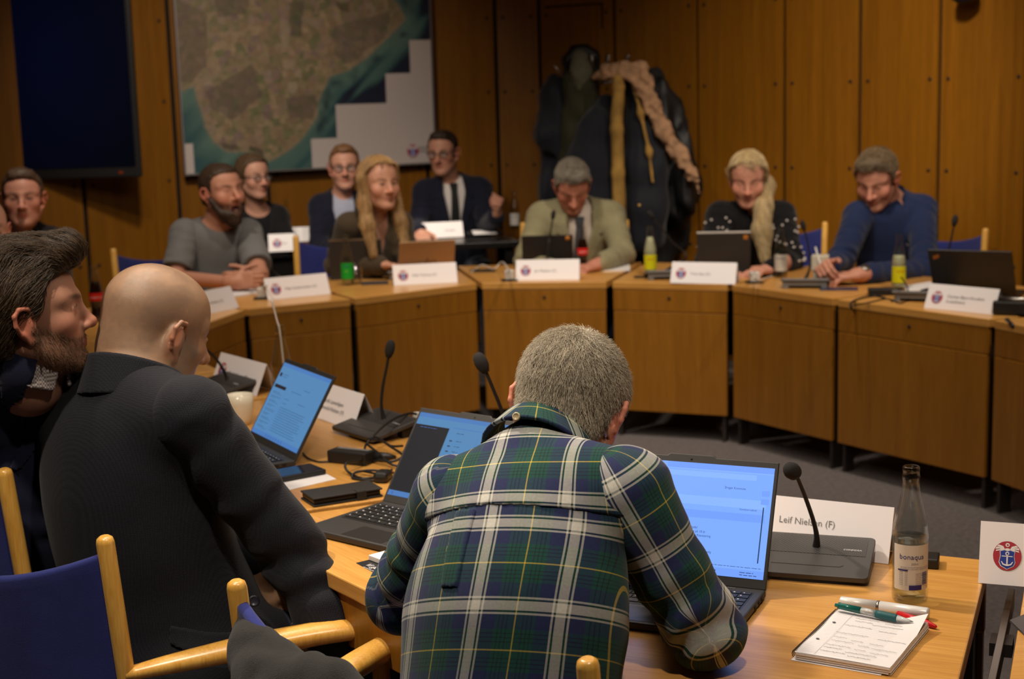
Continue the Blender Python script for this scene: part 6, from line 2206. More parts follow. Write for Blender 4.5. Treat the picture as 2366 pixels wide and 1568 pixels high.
def suit(o, B, jm, shm, tiem=None, t=.026, deep=-.26, w=.062, res=.009, fold=.004, sleeves=1.96, lapel=True, collar_m=None, seed=0, shirt_sl=False, ndir=None):
    """jacket open in a V over a shirt, with lapels and (if given) a tie"""
    g1 = garment('shirt', o, B, shm, t=.006, sleeves=1.97 if shirt_sl else 0, res=res, fold=.001, neck=.048, neckz=.018, skirt=True, neckdir=ndir)
    vee = [(0, deep), (-w, -.02), (-w * .98, .14), (w * .98, .14), (w, -.02)]
    j = garment('jacket', o, B, jm, t=t, sleeves=sleeves, res=res, fold=fold, neck=.055, neckz=.012, vee=vee, cuff=.006, seed=seed, neckdir=ndir)
    jf = B.gf
    if lapel:
        for s in (-1, 1):
            pts = [(s * .002, deep - .01), (s * w * .99, -.02), (s * w * .9, .06), (s * (w + .024), .05), (s * (w + .052), -.045), (s * (w + .034), -.055), (s * (w + .046), -.085), (s * .014, deep - .012)]
            shell('lapel', j, B, jm, t + .001, pts, thick=.006, res=res * .75, base=jf)
    collar('collar', g1, B, shm if collar_m is None else collar_m, r0=.060, r1=.076, z0=-.008, z1=.045, thick=.006, res=max(.0045, res * .6), dirn=ndir)
    if tiem:
        shell('tie', o, B, tiem, .010, [(-.024, .03), (.024, .03), (.018, -.012), (.034, deep + .01), (.038, -.42), (0, -.45), (-.038, -.42), (-.034, deep + .01), (-.018, -.012)], thick=.010, res=.006)
    return j


SKTONE = (.46, .235, .155)
WSHIRT = cloth('white', (.62, .58, .56), .8)
SUITN = cloth('suit_navy', (.0085, .010, .022), .85)
SUITB = cloth('suit_black', (.008, .008, .010), .85)
WALK = (-.0, -.0)
TOWARD = {1: dict(palm=(0, .2, -1)), -1: dict(palm=(0, .2, -1))}


def P_of(N, dx, dy, z=None):
    n = px3(N)
    return Vector((n.x + dx, n.y + dy, max(.50, n.z - .50) if z is None else z))


# ---- grey T-shirt man, laughing, hands clasped on the table
N = (498, 532, 7.22)
J = dict(H=(512, 442, 7.12), N=N, P=P_of(N, -.06, .10, .50), SR=(428, 542, 7.12), SL=(572, 540, 7.26), ER=(405, 642, 6.98), WR=(540, 652, 6.74), EL=(600, 634, 6.98), WL=(588, 648, 6.80))
o, B, h = person('man in a grey T-shirt laughing with his hands clasped on the far table', J, (.72, -.69, .06), roll=-.05, hs=1.10, sc=1.0, girth=1.1, skin=(.50, .235, .155),
                 head=dict(smile=1.0, open=1.4, beard=((.035, .020, .013), .95, .0), nose=1.05, closed=1, fat=.004), res=.0062,
                 hands={1: dict(d=(.85, -.20, .12), palm=(.2, .95, -.2), curl=(.55, .7, .4)), -1: dict(d=(-.75, -.45, .12), palm=(-.35, .9, -.2), curl=(.6, .8, .5))}, legcol=(.02, .025, .04))
TEE = cloth('grey_jersey', srgb(112, 112, 112), .9, bs=500)
g = garment('t_shirt', o, B, TEE, t=.016, sleeves=0, res=.0075, fold=.006, lam=.075, neck=.074, neckz=-.035, neckdir=B.z + B.y * .55, split=True, seed=3)
for a in (1, -1):
    A = Field(); E1 = B.S[a] + (B.E[a] - B.S[a]) * .80
    A.u(ell(B.S[a], (.070, .070, .074)), 0); A.u(cone(B.S[a], E1, .068, .071), .03); A.x(plane(E1, B.E[a] - B.S[a]))
    folds(A, [(B.S[a], E1, (.6, .8, .6))], .004, .06, a + 5)
    field_obj('sleeve', A, .0075, TEE, g)
HB = hairmat('brown', (.050, .030, .019))
LINE_BACK = [(-.12, -.075), (-.05, -.072), (-.036, -.03), (-.028, .016), (-.016, .0), (.004, .0), (.016, .055), (.035, .072), (.06, .078), (.1, .082)]
def bun(F): F.u(h.E((0, -.118, -.035), (.024, .024, .024)), .01); F.u(h.E((0, -.09, -.02), (.04, .03, .04)), .03)
add_hair(o, h, .008, LINE_BACK, HB, extra=bun, bump=.002)
Fb = Field(); Fb.u(h.E((0, .052, -.098), (.052, .042, .040)), 0); Fb.u(h.E((0, .060, -.130), (.034, .030, .030)), .02)
for x in (-1, 1): Fb.u(h.C((x * .062, .0, -.03), (x * .048, .05, -.09), .016, .018), .02)
Fb.s(h.E((0, .102, -.078), (.026, .034, .022)), .006); Fb.s(h.E((0, .02, -.05), (.045, .05, .05)), .01)
Fb.fn(lambda P, d: d + .002 * vnoise(P * 90, 3))
field_obj('beard', Fb, .0055, hairmat('beard_brown', (.042, .025, .017)), o)

# ---- woman with spectacles in a black blazer, behind him
N = (594, 488, 8.32)
J = dict(H=(583, 408, 8.26), N=N, P=P_of(N, 0, .08, .50), SR=(548, 512, 8.28), SL=(640, 503, 8.36), ER=(535, 590, 8.18), WR=(570, 600, 8.05), EL=(668, 575, 8.22), WL=(630, 585, 8.05))
o, B, h = person('woman with glasses and brown hair in a black blazer in the second row', J, (.72, -.70, -.04), hs=1.01, sc=.95, skin=(.52, .27, .19), head=dict(fem=1, smile=.4, nose=.75, lip=(.42, .12, .11)), res=.0068)
garment('top', o, B, SUITB, t=.006, sleeves=0, fold=0, res=.009, neck=.066, neckz=-.03, neckdir=B.z + B.y * .6)
garment('blazer', o, B, SUITB, t=.022, res=.009, vee=[(0, -.24), (-.07, .0), (-.07, .14), (.07, .14), (.07, .0)], seed=5)
HBL = hairmat('light_brown', (.085, .050, .028))
def bob(F):
    for x in (-1, 1): F.u(h.C((x * .066, -.02, .03), (x * .070, -.022, -.085), .022, .022), .03)
    F.u(h.C((0, -.08, .0), (0, -.075, -.09), .05, .045), .03)
LINE_F = [(-.12, -.2), (-.05, -.2), (-.02, -.2), (-.004, -.2), (.0, -.02), (.02, .05), (.035, .078), (.06, .088), (.1, .09)]
add_hair(o, h, .012, LINE_F, HBL, cut=bob, bump=.002, res=.0065)
glasses(h, o, 'dark')

# ---- sandy haired man with spectacles
N = (789, 462, 8.40)
J = dict(H=(796, 386, 8.35), N=N, P=P_of(N, 0, .08, .52), SR=(742, 480, 8.35), SL=(842, 478, 8.4), ER=(738, 570, 8.2), WR=(790, 590, 8.0), EL=(855, 565, 8.2), WL=(830, 590, 8.0))
o, B, h = person('sandy-haired man with dark-rimmed glasses and dark suit behind the blonde woman', J, (.12, -.99, -.02), hs=1.02, sc=1.0, skin=(.54, .27, .19), head=dict(smile=.5, brow=(.12, .07, .04)), res=.0068)
LBSH = cloth('pale_blue', (.36, .38, .50), .8)
suit(o, B, SUITN, LBSH, res=.0095, seed=6)
HS = hairmat('sandy', (.17, .085, .038))
add_hair(o, h, .008, SHORT, HS, bump=.003, res=.0065, extra=lambda F: F.u(h.E((0, .04, .10), (.05, .045, .025)), .02))
glasses(h, o, 'dark')

# ---- long haired blonde woman
N = (866, 505, 7.28)
J = dict(H=(876, 424, 7.20), N=N, P=P_of(N, 0, .12, .50), SR=(806, 524, 7.20), SL=(922, 518, 7.30), ER=(776, 612, 7.24), WR=(878, 612, 7.10), EL=(945, 600, 7.22), WL=(990, 606, 7.22))
o, B, h = person('smiling woman with long blonde hair and olive shirt beside the gold laptop', J, (.56, -.83, .0), hs=1.04, sc=.95, skin=(.53, .265, .175),
                 head=dict(fem=1, smile=.8, lip=(.42, .14, .12), nose=.7, brow=(.10, .06, .035)), res=.0062, hands={1: dict(d=(.9, -.35, -.05), palm=(0, -.2, -1), curl=(.5, .6, .4))})
OLV = cloth('olive', srgb(66, 54, 38), .75, sheen=.2)
garment('shirt', o, B, OLV, t=.014, res=.008, fold=.006, lam=.075, neck=.060, neckz=.0, vee=[(0, -.17), (-.035, .0), (-.05, .14), (.05, .14), (.035, .0)], seed=8)
collar('collar', o, B, OLV, r0=.062, r1=.090, z0=-.01, z1=.04, gap=.045, thick=.006)
HBD = hairmat('blonde', (.34, .19, .075))
R0 = h.R
def longhair(F):
    F.u(h.C((0, -.075, .0), (0, -.070, -.13), .052, .05), .03)
def longlocks(F):
    dn_ = np.array((0, 0, -1.0))
    for x in (-1, 1):
        a = h.w((x * .068, -.012, .02)); b = h.w((x * .078, -.004, -.085)); c = b + dn_ * .10 + h.R[:, 1] * .035 + h.R[:, 0] * x * .01; d = c + dn_ * .14 + h.R[:, 1] * .05
        F.u(('c', a, b, .026, .028), .03); F.u(('c', b, c, .028, .027), .03); F.u(('c', c, d, .027, .014), .03)
LONGL = [(-.12, -.5), (-.05, -.5), (-.02, -.5), (-.006, -.5), (.002, .02), (.016, .066), (.03, .088), (.06, .102), (.1, .106)]
c, Fh = add_hair(o, h, .014, LONGL, HBD, extra=longhair, cut=longlocks, bump=.0025, res=.006, n=2600, length=.10, flow=lambda P: np.tile(V(0, -.05, -1), (len(P), 1)) + (P - h.c) * .6, rad=.0011, sm=hairstrand('blonde', (.40, .24, .10)), lift=.006, jitter=.10)

# ---- standing-looking man in navy suit and black tie, fist raised
N = (1042, 428, 8.90)
J = dict(H=(1024, 352, 8.82), N=N, P=P_of(N, 0, .06, .56), SR=(982, 446, 8.84), SL=(1110, 440, 8.90), ER=(966, 525, 8.74), WR=(970, 535, 8.50), EL=(1126, 520, 8.72), WL=(1146, 500, 8.46))
o, B, h = person('man in navy suit, white shirt and black tie raising his left fist', J, (-.28, -.95, -.10), roll=-.03, hs=1.06, sc=1.08, skin=(.47, .225, .15), head=dict(brow=(.03, .02, .015), nose=1.1), res=.0064,
                 hands={-1: dict(d=(.25, -.35, .75), palm=(-.85, .2, .1), curl=(1.35, 1.3, .8), thumb=.3), 1: dict(d=(.2, -.7, -.3), palm=(.2, .2, -1))})
suit(o, B, SUITN, WSHIRT, cloth('tie_black', (.012, .013, .012), .6), res=.0085, seed=9, deep=-.34, w=.066)
HDK = hairmat('dark_brown', (.030, .019, .013))
add_hair(o, h, .007, SHORT, HDK, bump=.003, res=.0065, extra=lambda F: F.u(h.E((0, .045, .10), (.052, .04, .024)), .02))
glasses(h, o, 'dark')

# ---- grey haired man reading, pale green jacket
N = (1330, 486, 7.72)
J = dict(H=(1322, 428, 7.50), N=N, P=P_of(N, 0, .12, .50), SR=(1250, 503, 7.60), SL=(1412, 500, 7.62), ER=(1215, 602, 7.42), WR=(1285, 628, 7.22), EL=(1440, 588, 7.42), WL=(1385, 610, 7.18))
o, B, h = person('grey-haired man in a pale green jacket reading with his head bowed', J, (.04, -.80, -.60), hs=1.06, sc=1.06, girth=1.12, skin=(.48, .20, .135), head=dict(closed=1, nose=1.15, fat=.003, brow=(.14, .12, .10), browamt=.5), res=.0064,
                 hands={-1: dict(d=(-.8, -.5, -.1), palm=(-.1, .2, -1), curl=(.5, .6, .4)), 1: dict(d=(.5, -.8, 0), palm=(0, 0, -1))})
GRNJ = cloth('pale_green', srgb(138, 132, 102), .85, bump=.5, bs=260)
suit(o, B, GRNJ, cloth('cream', (.60, .52, .46), .8), cloth('tie_slate', (.055, .060, .075), .6), t=.032, res=.008, fold=.006, seed=11, deep=-.30, w=.066)
HGY = hairmat('grey', (.165, .140, .110))
add_hair(o, h, .008, SHORT, HGY, bump=.003, res=.0062, extra=lambda F: F.u(h.E((-.01, .05, .098), (.056, .035, .026)), .02), n=2200, length=.035,
         flow=lambda P: np.tile(h.R[:, 1] * .8 + h.R[:, 0] * .5 - h.R[:, 2] * .2, (len(P), 1)), rad=.0009, sm=hairstrand('grey', (.19, .165, .13)), lift=.005)

# ---- woman in black with a long ponytail over her shoulder
N = (1737, 500, 7.30)
J = dict(H=(1728, 412, 7.18), N=N, P=P_of(N, 0, .12, .50), SR=(1664, 500, 7.22), SL=(1806, 498, 7.30), ER=(1634, 602, 7.04), WR=(1690, 632, 6.85), EL=(1828, 602, 7.06), WL=(1782, 622, 6.80))
o, B, h = person('smiling woman in black with pearl-dotted sleeves and long blonde ponytail', J, (-.16, -.92, -.30), hs=1.06, sc=.98, skin=(.56, .26, .18), head=dict(fem=1, smile=.8, nose=.7, closed=1, lip=(.42, .13, .12)), res=.0062,
                 hands={-1: dict(d=(-.75, -.55, .05), palm=(-.1, .1, -1), curl=(.6, .7, .5))})
BLKK = cloth('black_knit', (.006, .006, .007), .95)
garment('top', o, B, BLKK, t=.008, sleeves=0, fold=.002, res=.009, neck=.070, neckz=-.04, neckdir=B.z + B.y * .6)
cg = garment('cardigan', o, B, BLKK, t=.018, res=.008, fold=.006, vee=[(0, -.40), (-.06, -.02), (-.075, .14), (.075, .14), (.06, -.02)], seed=13)
PEARL = mat('pearl', (.62, .56, .52), .2, spec=.6)
k_ = 0
for a in (1, -1):
    A = Field(); B.arm(A, a, .0205, upto=1.4)
    rg_ = random.Random(5 + a)
    for i in range(26):
        s_ = rg_.uniform(.05, 1.15); al = rg_.uniform(-1.5, 1.6)
        c_ = B.S[a] + (B.E[a] - B.S[a]) * min(s_, 1) + (B.W[a] - B.E[a]) * max(s_ - 1, 0)
        d_ = V(math.sin(al) * .9 + (-a) * .25, -math.cos(al), .1)
        p_ = (c_ + d_ * .12)[None]
        for _ in range(25): p_ = p_ - nrm(d_)[None] * A(p_)[:, None] * .8
        bm = bmesh.new(); bmesh.ops.create_icosphere(bm, subdivisions=2, radius=.0062, matrix=Matrix.Translation(p_[0]))
        from_bm('pearl', bm, PEARL, cg, smooth=True)
HB2 = hairmat('pale_blonde', (.34, .24, .115))
def pony(F):
    p = [h.w((.05, -.06, .0)), h.w((.082, -.03, -.06)), np.array(atY(1764, 475, 7.12)) - B.root, np.array(atY(1760, 535, 7.02)) - B.root, np.array(atY(1768, 600, 6.96)) - B.root]
    p[0] = h.w((-.05, -.06, .0)); p[1] = h.w((-.085, -.03, -.05))
    for (a, ra), (b, rb) in zip(list(zip(p, (.03, .032, .036, .04, .018)))[:-1], list(zip(p, (.03, .032, .036, .04, .018)))[1:]): F.u(('c', a, b, ra, rb), .03)
PONYL = [(-.12, -.5), (-.05, -.5), (-.028, -.5), (-.016, -.5), (-.004, .0), (.010, .055), (.028, .084), (.06, .100), (.1, .106)]
add_hair(o, h, .010, PONYL, HB2, cut=pony, bump=.002, res=.006, n=2400, length=.12, flow=lambda P: np.tile(V(.12, 0, -1), (len(P), 1)) + (P - h.c) * .6, rad=.0011, sm=hairstrand('pale_blonde', (.42, .31, .16)), lift=.006, jitter=.08)

# ---- man in a navy shirt, writing
N = (2056, 460, 7.12)
J = dict(H=(2026, 412, 6.98), N=N, P=P_of(N, .06, .14, .50), SR=(1984, 502, 7.00), SL=(2130, 486, 7.14), ER=(1945, 600, 6.74), WR=(1912, 615, 6.52), EL=(2135, 628, 6.72), WL=(1990, 634, 6.42))
o, B, h = person('man in a navy button shirt with a wristwatch, writing with head bowed', J, (-.48, -.76, -.44), hs=1.12, sc=1.06, skin=(.52, .24, .165), head=dict(smile=.5, closed=1, brow=(.10, .065, .04), browamt=.5), res=.0062,
                 hands={1: dict(d=(-.35, -.75, .1), palm=(.6, .2, -.6), curl=(.8, .9, .5)), -1: dict(d=(-.95, -.1, -.06), palm=(0, .1, -1), curl=(.35, .5, .3))})
NVS = cloth('navy_shirt', (.014, .024, .075), .85, bump=.3, bs=500)
garment('shirt', o, B, NVS, t=.018, res=.0075, fold=.007, lam=.08, neck=.064, neckz=.01, vee=[(0, -.02), (-.02, .03), (-.05, .14), (.05, .14), (.02, .03)], sleeves=1.9, seed=15)
collar('collar', o, B, NVS, r0=.064, r1=.094, z0=-.01, z1=.050, gap=.04, thick=.006)
WBUT = mat('button_pale', (.55, .5, .45), .35)
for z_ in (-.085, -.175, -.265, -.34):
    p_, n_ = on_torso(B, .004, z_, .019)
    button(o, p_, n_, .0065, WBUT)
add_hair(o, h, .008, SHORT, hairmat('dark_blond', (.125, .085, .048)), bump=.003, res=.006, extra=lambda F: F.u(h.E((0, .05, .098), (.058, .036, .028)), .02), n=2200, length=.04,
         flow=lambda P: np.tile(h.R[:, 1] * .9 - h.R[:, 2] * .3, (len(P), 1)), rad=.0009, sm=hairstrand('dark_blond', (.15, .105, .06)), lift=.006)
# watch and pen
wv = B.W[-1] - B.E[-1]; wc = B.W[-1] - nrm(wv) * .02
bm = bmesh.new(); q = Vector(wv).to_track_quat('Z', 'Y').to_matrix().to_4x4(); q.translation = Vector(wc)
lathe(bm, [(.036, -.011), (.038, -.011), (.038, .011), (.036, .011), (.036, -.011)], 24, q)
wt = empty('wristwatch', Vector(B.root) + Vector(wc), 0, 'steel wristwatch on the left wrist of the navy-shirted man', 'watch')
st = from_bm('strap', bm, DKSTEEL, wt, smooth=True); st.location = -Vector(wc)
bm = bmesh.new(); lathe(bm, [(0, .0), (.019, .0), (.019, .008), (.016, .010), (0, .010)], 20, Matrix.Translation(Vector((0, -.022, .030))) @ Matrix.Rotation(.6, 4, 'X')); from_bm('watch_case', bm, STEEL, wt, smooth=True)
hw_ = Vector(B.W[1]) + Vector(B.root)
a_, b_ = hw_ + Vector((-.035, -.07, -.03)), hw_ + Vector((-.06, -.03, .09))
pen(a_, b_, 'white pen held in the right hand of the navy-shirted man', [('barrel', WHITEP, [(0, 0), (.05, .002), (.15, .004), (1, .004), (1, 0)])])

# ---- man at the far left edge in a dark suit
N = (46, 538, 6.52)
J = dict(H=(53, 458, 6.42), N=N, P=P_of(N, 0, .10, .50), SR=(-26, 562, 6.46), SL=(122, 566, 6.5), ER=(-50, 680, 6.3), WR=(20, 700, 6.1), EL=(140, 680, 6.3), WL=(80, 700, 6.1))
o, B, h = person('man in a dark suit at the far left edge, half hidden by the quiffed head', J, (.24, -.96, .02), hs=1.04, sc=1.02, skin=(.52, .235, .165), head=dict(fat=.005, brow=(.09, .06, .04)), res=.0062)
suit(o, B, SUITB, LBSH, res=.009, seed=17)
add_hair(o, h, .008, SHORT, hairmat('brown2', (.075, .045, .028)), bump=.003, res=.006, extra=lambda F: F.u(h.E((0, .045, .10), (.055, .04, .026)), .02))

# ---- somebody almost wholly outside the left edge
N = (-70, 640, 4.75)
J = dict(H=(-42, 536, 4.7), N=N, P=P_of(N, -.05, .08, .50), SR=(-150, 660, 4.7), SL=(10, 690, 4.9), ER=(-170, 850, 4.6), WR=(-60, 900, 4.5), EL=(30, 850, 4.8), WL=(40, 880, 4.6))
o, B, h = person('person cut off by the left edge, only a cheek showing above the quiff', J, (.5, -.85, 0), sc=1.0, skin=(.52, .26, .18), res=.0072)
garment('shirt', o, B, SUITB, t=.014, res=.011)

# ================================================================== near people
# ---- bearded man with a quiff, at the left edge
N = (74, 850, 2.80)
J = dict(H=(62, 728, 2.78), N=N, P=P_of(N, -.12, .20, .52), SR=(-62, 965, 2.84), SL=(176, 918, 3.12), ER=(-90, 1220, 2.98), WR=(150, 1250, 3.2), EL=(150, 1130, 3.4), WL=(190, 1150, 3.55))
o, B, h = person('bearded man with a swept-back quiff and navy suit at the left edge', J, (.915, .34, .10), roll=.02, hs=1.02, sc=1.0, skin=(.40, .195, .125), near=True, res=.0034,
                 head=dict(beard=((.10, .052, .028), .50, .0), nose=.75, nostril=0, browr=.0145, brow=(.07, .038, .02), browamt=.95, closed=1, lip=(.30, .09, .085), fat=.001), legcol=(.008, .009, .016))
NAVJ = cloth('navy_jacket', (.013, .0155, .040), .9, bump=.5, bs=900)
CHK = bpy.data.materials.new('checked_shirt'); CHK.use_nodes = True
t_ = NT(CHK); b_ = t_.n['Principled BSDF']; tc = t_.add('ShaderNodeTexCoord'); ck = t_.add('ShaderNodeTexChecker'); ck.inputs['Scale'].default_value = 260
ck.inputs['Color1'].default_value = (.56, .50, .48, 1); ck.inputs['Color2'].default_value = (.20, .16, .16, 1)
t_.lk(tc.outputs['Object'], ck.inputs[0]); t_.lk(ck.outputs[0], b_.inputs['Base Color']); b_.inputs['Roughness'].default_value = .85
B.nr = .052
j = suit(o, B, NAVJ, CHK, t=.028, res=.0065, fold=.006, seed=19, deep=-.2, w=.06, ndir=(.38, -.10, .92))
def quiff(F):
    F.u(h.E((0, .055, .100), (.060, .047, .034)), .03)
    F.u(h.E((0, .094, .108), (.048, .030, .032)), .02)
    F.u(h.E((0, -.02, .115), (.062, .07, .028)), .03)
QL = [(-.12, -.064), (-.05, -.060), (-.036, -.02), (-.028, .018), (-.016, .0), (.004, .008), (.018, .045), (.035, .066), (.06, .072), (.1, .078)]
HQ = hairmat('quiff_brown', (.016, .0095, .005))
def qflow(P):
    q = h.l(P)
    v = np.tile(V(0, -1, .0), (len(P), 1)); v[:, 2] = np.where(q[:, 1] > .06, 1.3, np.where(q[:, 1] > .0, .25, -.25)) - .9 * (np.abs(q[:, 0]) > .062)
    v[:, 0] = np.sin(q[:, 0] * 160) * .25
    return v @ h.R.T
add_hair(o, h, .011, QL, HQ, extra=quiff, bump=.0015, res=.0042, n=9000, length=.075, flow=qflow, rad=.00042, sm=hairstrand('quiff', (.055, .032, .015), .3, 2.0), lift=.007, jitter=.12, seed=3)
# short beard hairs
Fs = Field(); h.field(Fs)
def on_beard(c):
    q = h.l(c); lim = np.interp(q[:, 1], [-.02, .02, .05, .075, .12], [.0, -.02, -.035, -.05, -.05])
    return (q[:, 2] < lim) & (q[:, 1] > -.002) & (q[:, 2] > -.125) & ~((np.abs(q[:, 0]) < .022) & (np.abs(q[:, 2] + .066) < .010))
rt_ = mesh_samples(o, 3600, 2, on_beard)
strands('beard_hairs', comb(Fs, rt_, lambda P: np.tile(-h.R[:, 2] * .9 + h.R[:, 1] * .45, (len(P), 1)), 0.007, 4, .003, jitter=.25), .00028, hairstrand('beard_ginger', (.13, .070, .034)), o)

# ---- bald man from behind
N = (306, 898, 2.82)
J = dict(H=(360, 762, 2.90), N=N, P=Vector((-.68, 2.82, .52)), SR=(440, 964, 2.70), SL=(126, 968, 2.94), ER=(668, 1262, 2.72), WR=(776, 1462, 2.66), EL=(400, 1210, 3.12), WL=(583, 1300, 2.86))
o, B, h = person('bald man in a dark navy jacket seen from behind, head turned right', J, (.64, .68, -.32), roll=-.04, hs=1.10, sc=1.0, girth=1.10, bend=.02, skin=(.36, .212, .125), near=True, res=.0029,
                 head=dict(nape=1, mottle=.75, beard=((.20, .17, .14), .55, .02), scalp=((.22, .16, .115), .35), nose=1.0, closed=1, neck_r=.066, fat=.002),
                 hands={1: dict(d=(-.25, .75, -.5), palm=(-.6, .2, -.5)), -1: dict(d=(.45, -.35, -.75), palm=(-.5, .5, -.5), curl=(.3, .4, .3))}, legs='jeans', legcol=(.022, .030, .055),
                 knees={1: np.array((-.28, 2.93, .50)), -1: np.array((-.45, 3.13, .50))}, feet={1: np.array((-.26, 2.95, .07)), -1: np.array((-.42, 3.15, .07))})
B.nr = .036
o.data.materials[0] = mat('skin_shaven', (.5, .3, .2), .36, spec=.5, attr='Col', bump=.3, bscale=1100, sss=.10)
WEAVE = bpy.data.materials.new('navy_weave'); WEAVE.use_nodes = True
t_ = NT(WEAVE); b_ = t_.n['Principled BSDF']; b_.inputs['Roughness'].default_value = .85; b_.inputs['Specular IOR Level'].default_value = .25; b_.inputs['Sheen Weight'].default_value = .06
tc = t_.add('ShaderNodeTexCoord'); mp = t_.add('ShaderNodeMapping'); mp.inputs['Rotation'].default_value = (0, 0, .6); mp.inputs['Scale'].default_value = (330, 330, 330)
t_.lk(tc.outputs['Object'], mp.inputs[0]); ck = t_.add('ShaderNodeTexVoronoi'); ck.inputs['Scale'].default_value = 1; ck.inputs['Randomness'].default_value = .25
t_.lk(mp.outputs[0], ck.inputs['Vector'])
rp = t_.add('ShaderNodeValToRGB'); rp.color_ramp.elements[0].color = (.011, .012, .019, 1); rp.color_ramp.elements[1].color = (.003, .0033, .007, 1)
rp.color_ramp.elements[0].position = .15; rp.color_ramp.elements[1].position = .6
t_.lk(ck.outputs['Distance'], rp.inputs[0]); t_.lk(rp.outputs[0], b_.inputs['Base Color'])
bp = t_.add('ShaderNodeBump'); bp.inputs['Strength'].default_value = .5; bp.inputs['Distance'].default_value = .001; bp.invert = True
t_.lk(ck.outputs['Distance'], bp.inputs['Height']); t_.lk(bp.outputs[0], b_.inputs['Normal'])
garment('shirt', o, B, cloth('dark_shirt', (.01, .01, .014), .9), t=.008, sleeves=0, fold=0, res=.009, neck=.06, neckz=.0, neckdir=B.z + B.y * .3)
jk = garment('jacket', o, B, WEAVE, t=.028, sleeves=1.95, res=.0055, fold=.0052, lam=.09, neck=.068, neckz=.004, sleeve_t=.020, neckdir=B.z * 1 + B.y * .35, split=True, seed=21, cuff=.010,
             vee=[(0, -.5), (-.05, -.02), (-.06, .14), (.06, .14), (.05, -.02)])
jkf = B.gf
# jacket collar: a band standing round the nape
Fc = Field(); nd = nrm(B.z + B.y * .30)
Fc.u(cone(B.N - nd * .02, B.N + nd * .060, .106, .090), 0); Fc.s(cone(B.N - nd * .04, B.N + nd * .08, .097, .073), .001)
Fc.x(plane(B.N + nd * .046 - B.x * 0, nrm(nd + B.y * .25)), .006); Fc.x(plane(B.N - nd * .015, -nd), .003); Fc.s(poly(B.N, B.x, nd, [(-.09, -.1), (.09, -.1), (.03, .1), (-.03, .1)], -9, -.045), .004)
field_obj('jacket_collar', Fc, .0045, WEAVE, jk)
# pocket flap on the right hip
Gi = jkf; Ff = Gi.copy(); Ff.off(.005)
pc_, pn_ = hit(jkf, 465, 1470, 2.2, 3.2, B.root)
k_ = (pc_[1] + B.root[1]) / FPX
Ff.x(poly(pc_, (1, 0, 0), (0, 0, 1), [((x - 465) * k_, (1470 - y) * k_) for x, y in ((393, 1436), (430, 1446), (480, 1462), (545, 1478), (545, 1504), (520, 1512), (480, 1506), (430, 1492), (393, 1478))], -9, 9), .002)
Ff.x(plane(pc_ + V(0, .12, 0), (0, 1, 0)))
Ff.x(lambda P: -Gi(P) - .003)
field_obj('pocket_flap', Ff, .0045, WEAVE, jk)
BTN = mat('button_dark', (.02, .022, .035), .3)
fw_ = nrm(B.W[1] - B.E[1])
for i in range(2):
    pz = B.W[1] - fw_ * (.03 + i * .02)
    nn = nrm(np.cross(fw_, V(0, 0, 1)) * 1.0 + V(0, -.5, .2)); nn = nrm(nn - fw_ * (nn @ fw_))
    button(jk, pz + nn * .052, nn, .0095, BTN)
p_ = np.array(atY(587, 1388, 2.72)) - B.root
button(jk, p_, (.2, -1, .3), .011, BTN)

# ---- man in the plaid shirt from behind
N = (1238, 1080, 2.26)
J = dict(H=(1316, 945, 2.36), N=N, P=Vector((-.045, 1.98, .47)), SR=(1446, 1142, 2.14), SL=(1052, 1158, 2.26), ER=(1628, 1455, 2.13), WR=(1545, 1330, 2.42), EL=(925, 1385, 2.40), WL=(1120, 1330, 2.62))
o, B, h = person('grey-haired man in a plaid shirt seen from behind, head bowed', J, (.26, .86, -.46), roll=-.15, hs=1.03, sc=1.0, girth=1.02, bend=.035, skin=(.50, .255, .17), near=True, res=.0034,
                 head=dict(beard=((.42, .38, .36), .6, .02), closed=1, neck_r=.058), legs='jeans', legcol=(.022, .030, .055))


B.nr = .036


